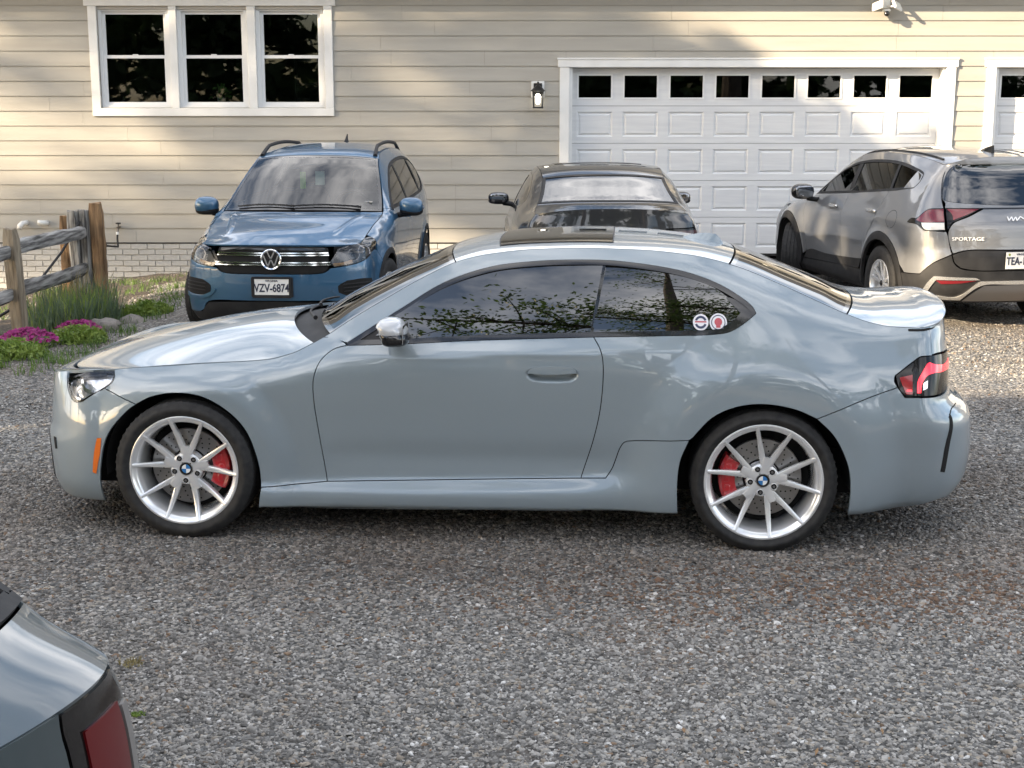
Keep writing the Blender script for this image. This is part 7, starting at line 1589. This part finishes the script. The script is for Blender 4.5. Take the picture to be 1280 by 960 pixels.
shade_tree((_bx, _by), 'tall loose crowned tree far out on the left', [(a-_bx, b_-_by, z_, rx, ry, rz, n) for a, b_, z_, rx, ry, rz, n in _sp], 5, ls=.15, sig=.14)
# behind the camera
for i, x_ in enumerate((-24, -17, -10.5, -4, 3, 9.5, 16, 23)):
    shade_tree((x_, -19-2*(i % 2)), 'treeline tree behind the drive, %s from the left' % ('first', 'second', 'third', 'fourth', 'fifth', 'sixth', 'seventh', 'eighth')[i], [(0, 0, 2.6, 4.2, 2.2, 2.3, 1900), (.4, 0, 6.2, 3.6, 2.4, 2.6, 2000), (-.5, 0, 9.0+(i*37 % 5)*.5, 2.6, 2.0, 1.8, 900)], 60+i, leaf='tree_leaf_dark', ls=.34, group='treeline behind the drive')
def limb_tree():
    """big tree behind the camera whose long limbs reach over the drive"""
    rr = random.Random(9); wood = MB(); cr = MB(); t = empty('leafy_tree', (6.5, -5.5, 0)); tag(t, 'spreading tree behind the camera with long limbs over the drive', 'tree', 'trees behind the camera')
    wood.tube([(0, 0, -.3), (.1, 0, 3), (-.1, .2, 6), (-.3, .3, 10), (-.5, .5, 17)], [.34, .28, .24, .17, .05], 10, cap=False)
    limbs = [[(-.1, .2, 7.5), (-2.4, .6, 9.6), (-5.0, .8, 10.8), (-8.0, 1.2, 11.6), (-11.5, 1.6, 11.9)], [(-.2, .2, 9.0), (-2.4, -.6, 11.6), (-5.4, -1.2, 13.6), (-9.0, -1.4, 15.2)], [(-.2, .2, 8.4), (-1.6, 1.6, 10.0), (-3.6, 2.4, 11.0), (-6.5, 3.0, 11.4)], [(-.3, .3, 11), (-2.8, -1.6, 14), (-5.6, -2.4, 16.4)]]
    def bud(c, n, sp):
        for i in range(n):
            q = Vector(c)+Vector((rr.gauss(0, sp), rr.gauss(0, sp), rr.gauss(0, sp*.6))); d_ = Vector((rr.gauss(0, 1), rr.gauss(0, 1), rr.gauss(0, .6))).normalized(); e = d_.cross(Vector((rr.gauss(0, 1), rr.gauss(0, 1), rr.gauss(0, 1)))).normalized(); k_ = .075*rr.uniform(.6, 1.3)
            cr.add([q-d_*k_, q+e*k_*.5, q+d_*k_, q-e*k_*.5], [(0, 1, 2, 3)])
    for L_ in limbs:
        P = spl(L_, .45); n = len(P); wood.tube(P, [.13*(1-.85*i/n)+.012 for i in range(n)], 7, cap=False)
        for i in range(2, n):
            for s_ in range(2):
                a = Vector(P[i]); d_ = Vector((rr.gauss(-.4, .8), rr.gauss(0, .9), rr.gauss(.0, .6))).normalized(); ln = rr.uniform(.6, 1.7); m_ = a+d_*ln*.5+Vector((0, 0, .1)); b_ = a+d_*ln
                wood.tube([a, m_, b_], [.03, .02, .008], 4, cap=False); bud(m_, 26, .22); bud(b_, 50, .26)
    obj('trunk', wood.me('trunk', None, fix=False), MAT['bark'], t); obj('crown', cr.me('crown', None, fix=False), LEAF['tree_leaf'], t)
limb_tree()
def tall_trunk():
    """tall bare-stemmed tree straight behind the camera; its stem shows in the rear quarter glass"""
    rr = random.Random(4); wood = MB(); cr = MB(); t = empty('leafy_tree', (.25, -7.5, 0)); tag(t, 'tall bare-stemmed tree directly behind the camera', 'tree', 'trees behind the camera')
    wood.tube([(0, 0, -.3), (.05, 0, 5), (-.06, .02, 10), (.05, 0, 15), (-.05, 0, 20), (0, 0, 25)], [.36, .33, .29, .26, .20, .06], 12, cap=False)
    for i in range(16):
        z = rr.uniform(13, 24); a = rr.uniform(0, 2*pi); L_ = rr.uniform(1.2, 3.2); e = Vector((L_*cos(a), L_*sin(a), z+rr.uniform(.2, 1.0))); m_ = Vector((e.x*.5, e.y*.5, z+.1)); wood.tube([(0, 0, z), m_, e], [.06, .04, .012], 5, cap=False)
        for c0 in (m_, e):
            for k0 in range(40):
                q = c0+Vector((rr.gauss(0, .4), rr.gauss(0, .4), rr.gauss(0, .3))); d_ = Vector((rr.gauss(0, 1), rr.gauss(0, 1), rr.gauss(0, .6))).normalized(); n_ = d_.orthogonal().normalized(); k_ = .09*rr.uniform(.6, 1.3); cr.add([q-d_*k_, q+n_*k_*.5, q+d_*k_, q-n_*k_*.5], [(0, 1, 2, 3)])
    obj('trunk', wood.me('trunk', 60, fix=False), MAT['bark'], t); obj('crown', cr.me('crown', None, fix=False), LEAF['tree_leaf'], t)
tall_trunk()
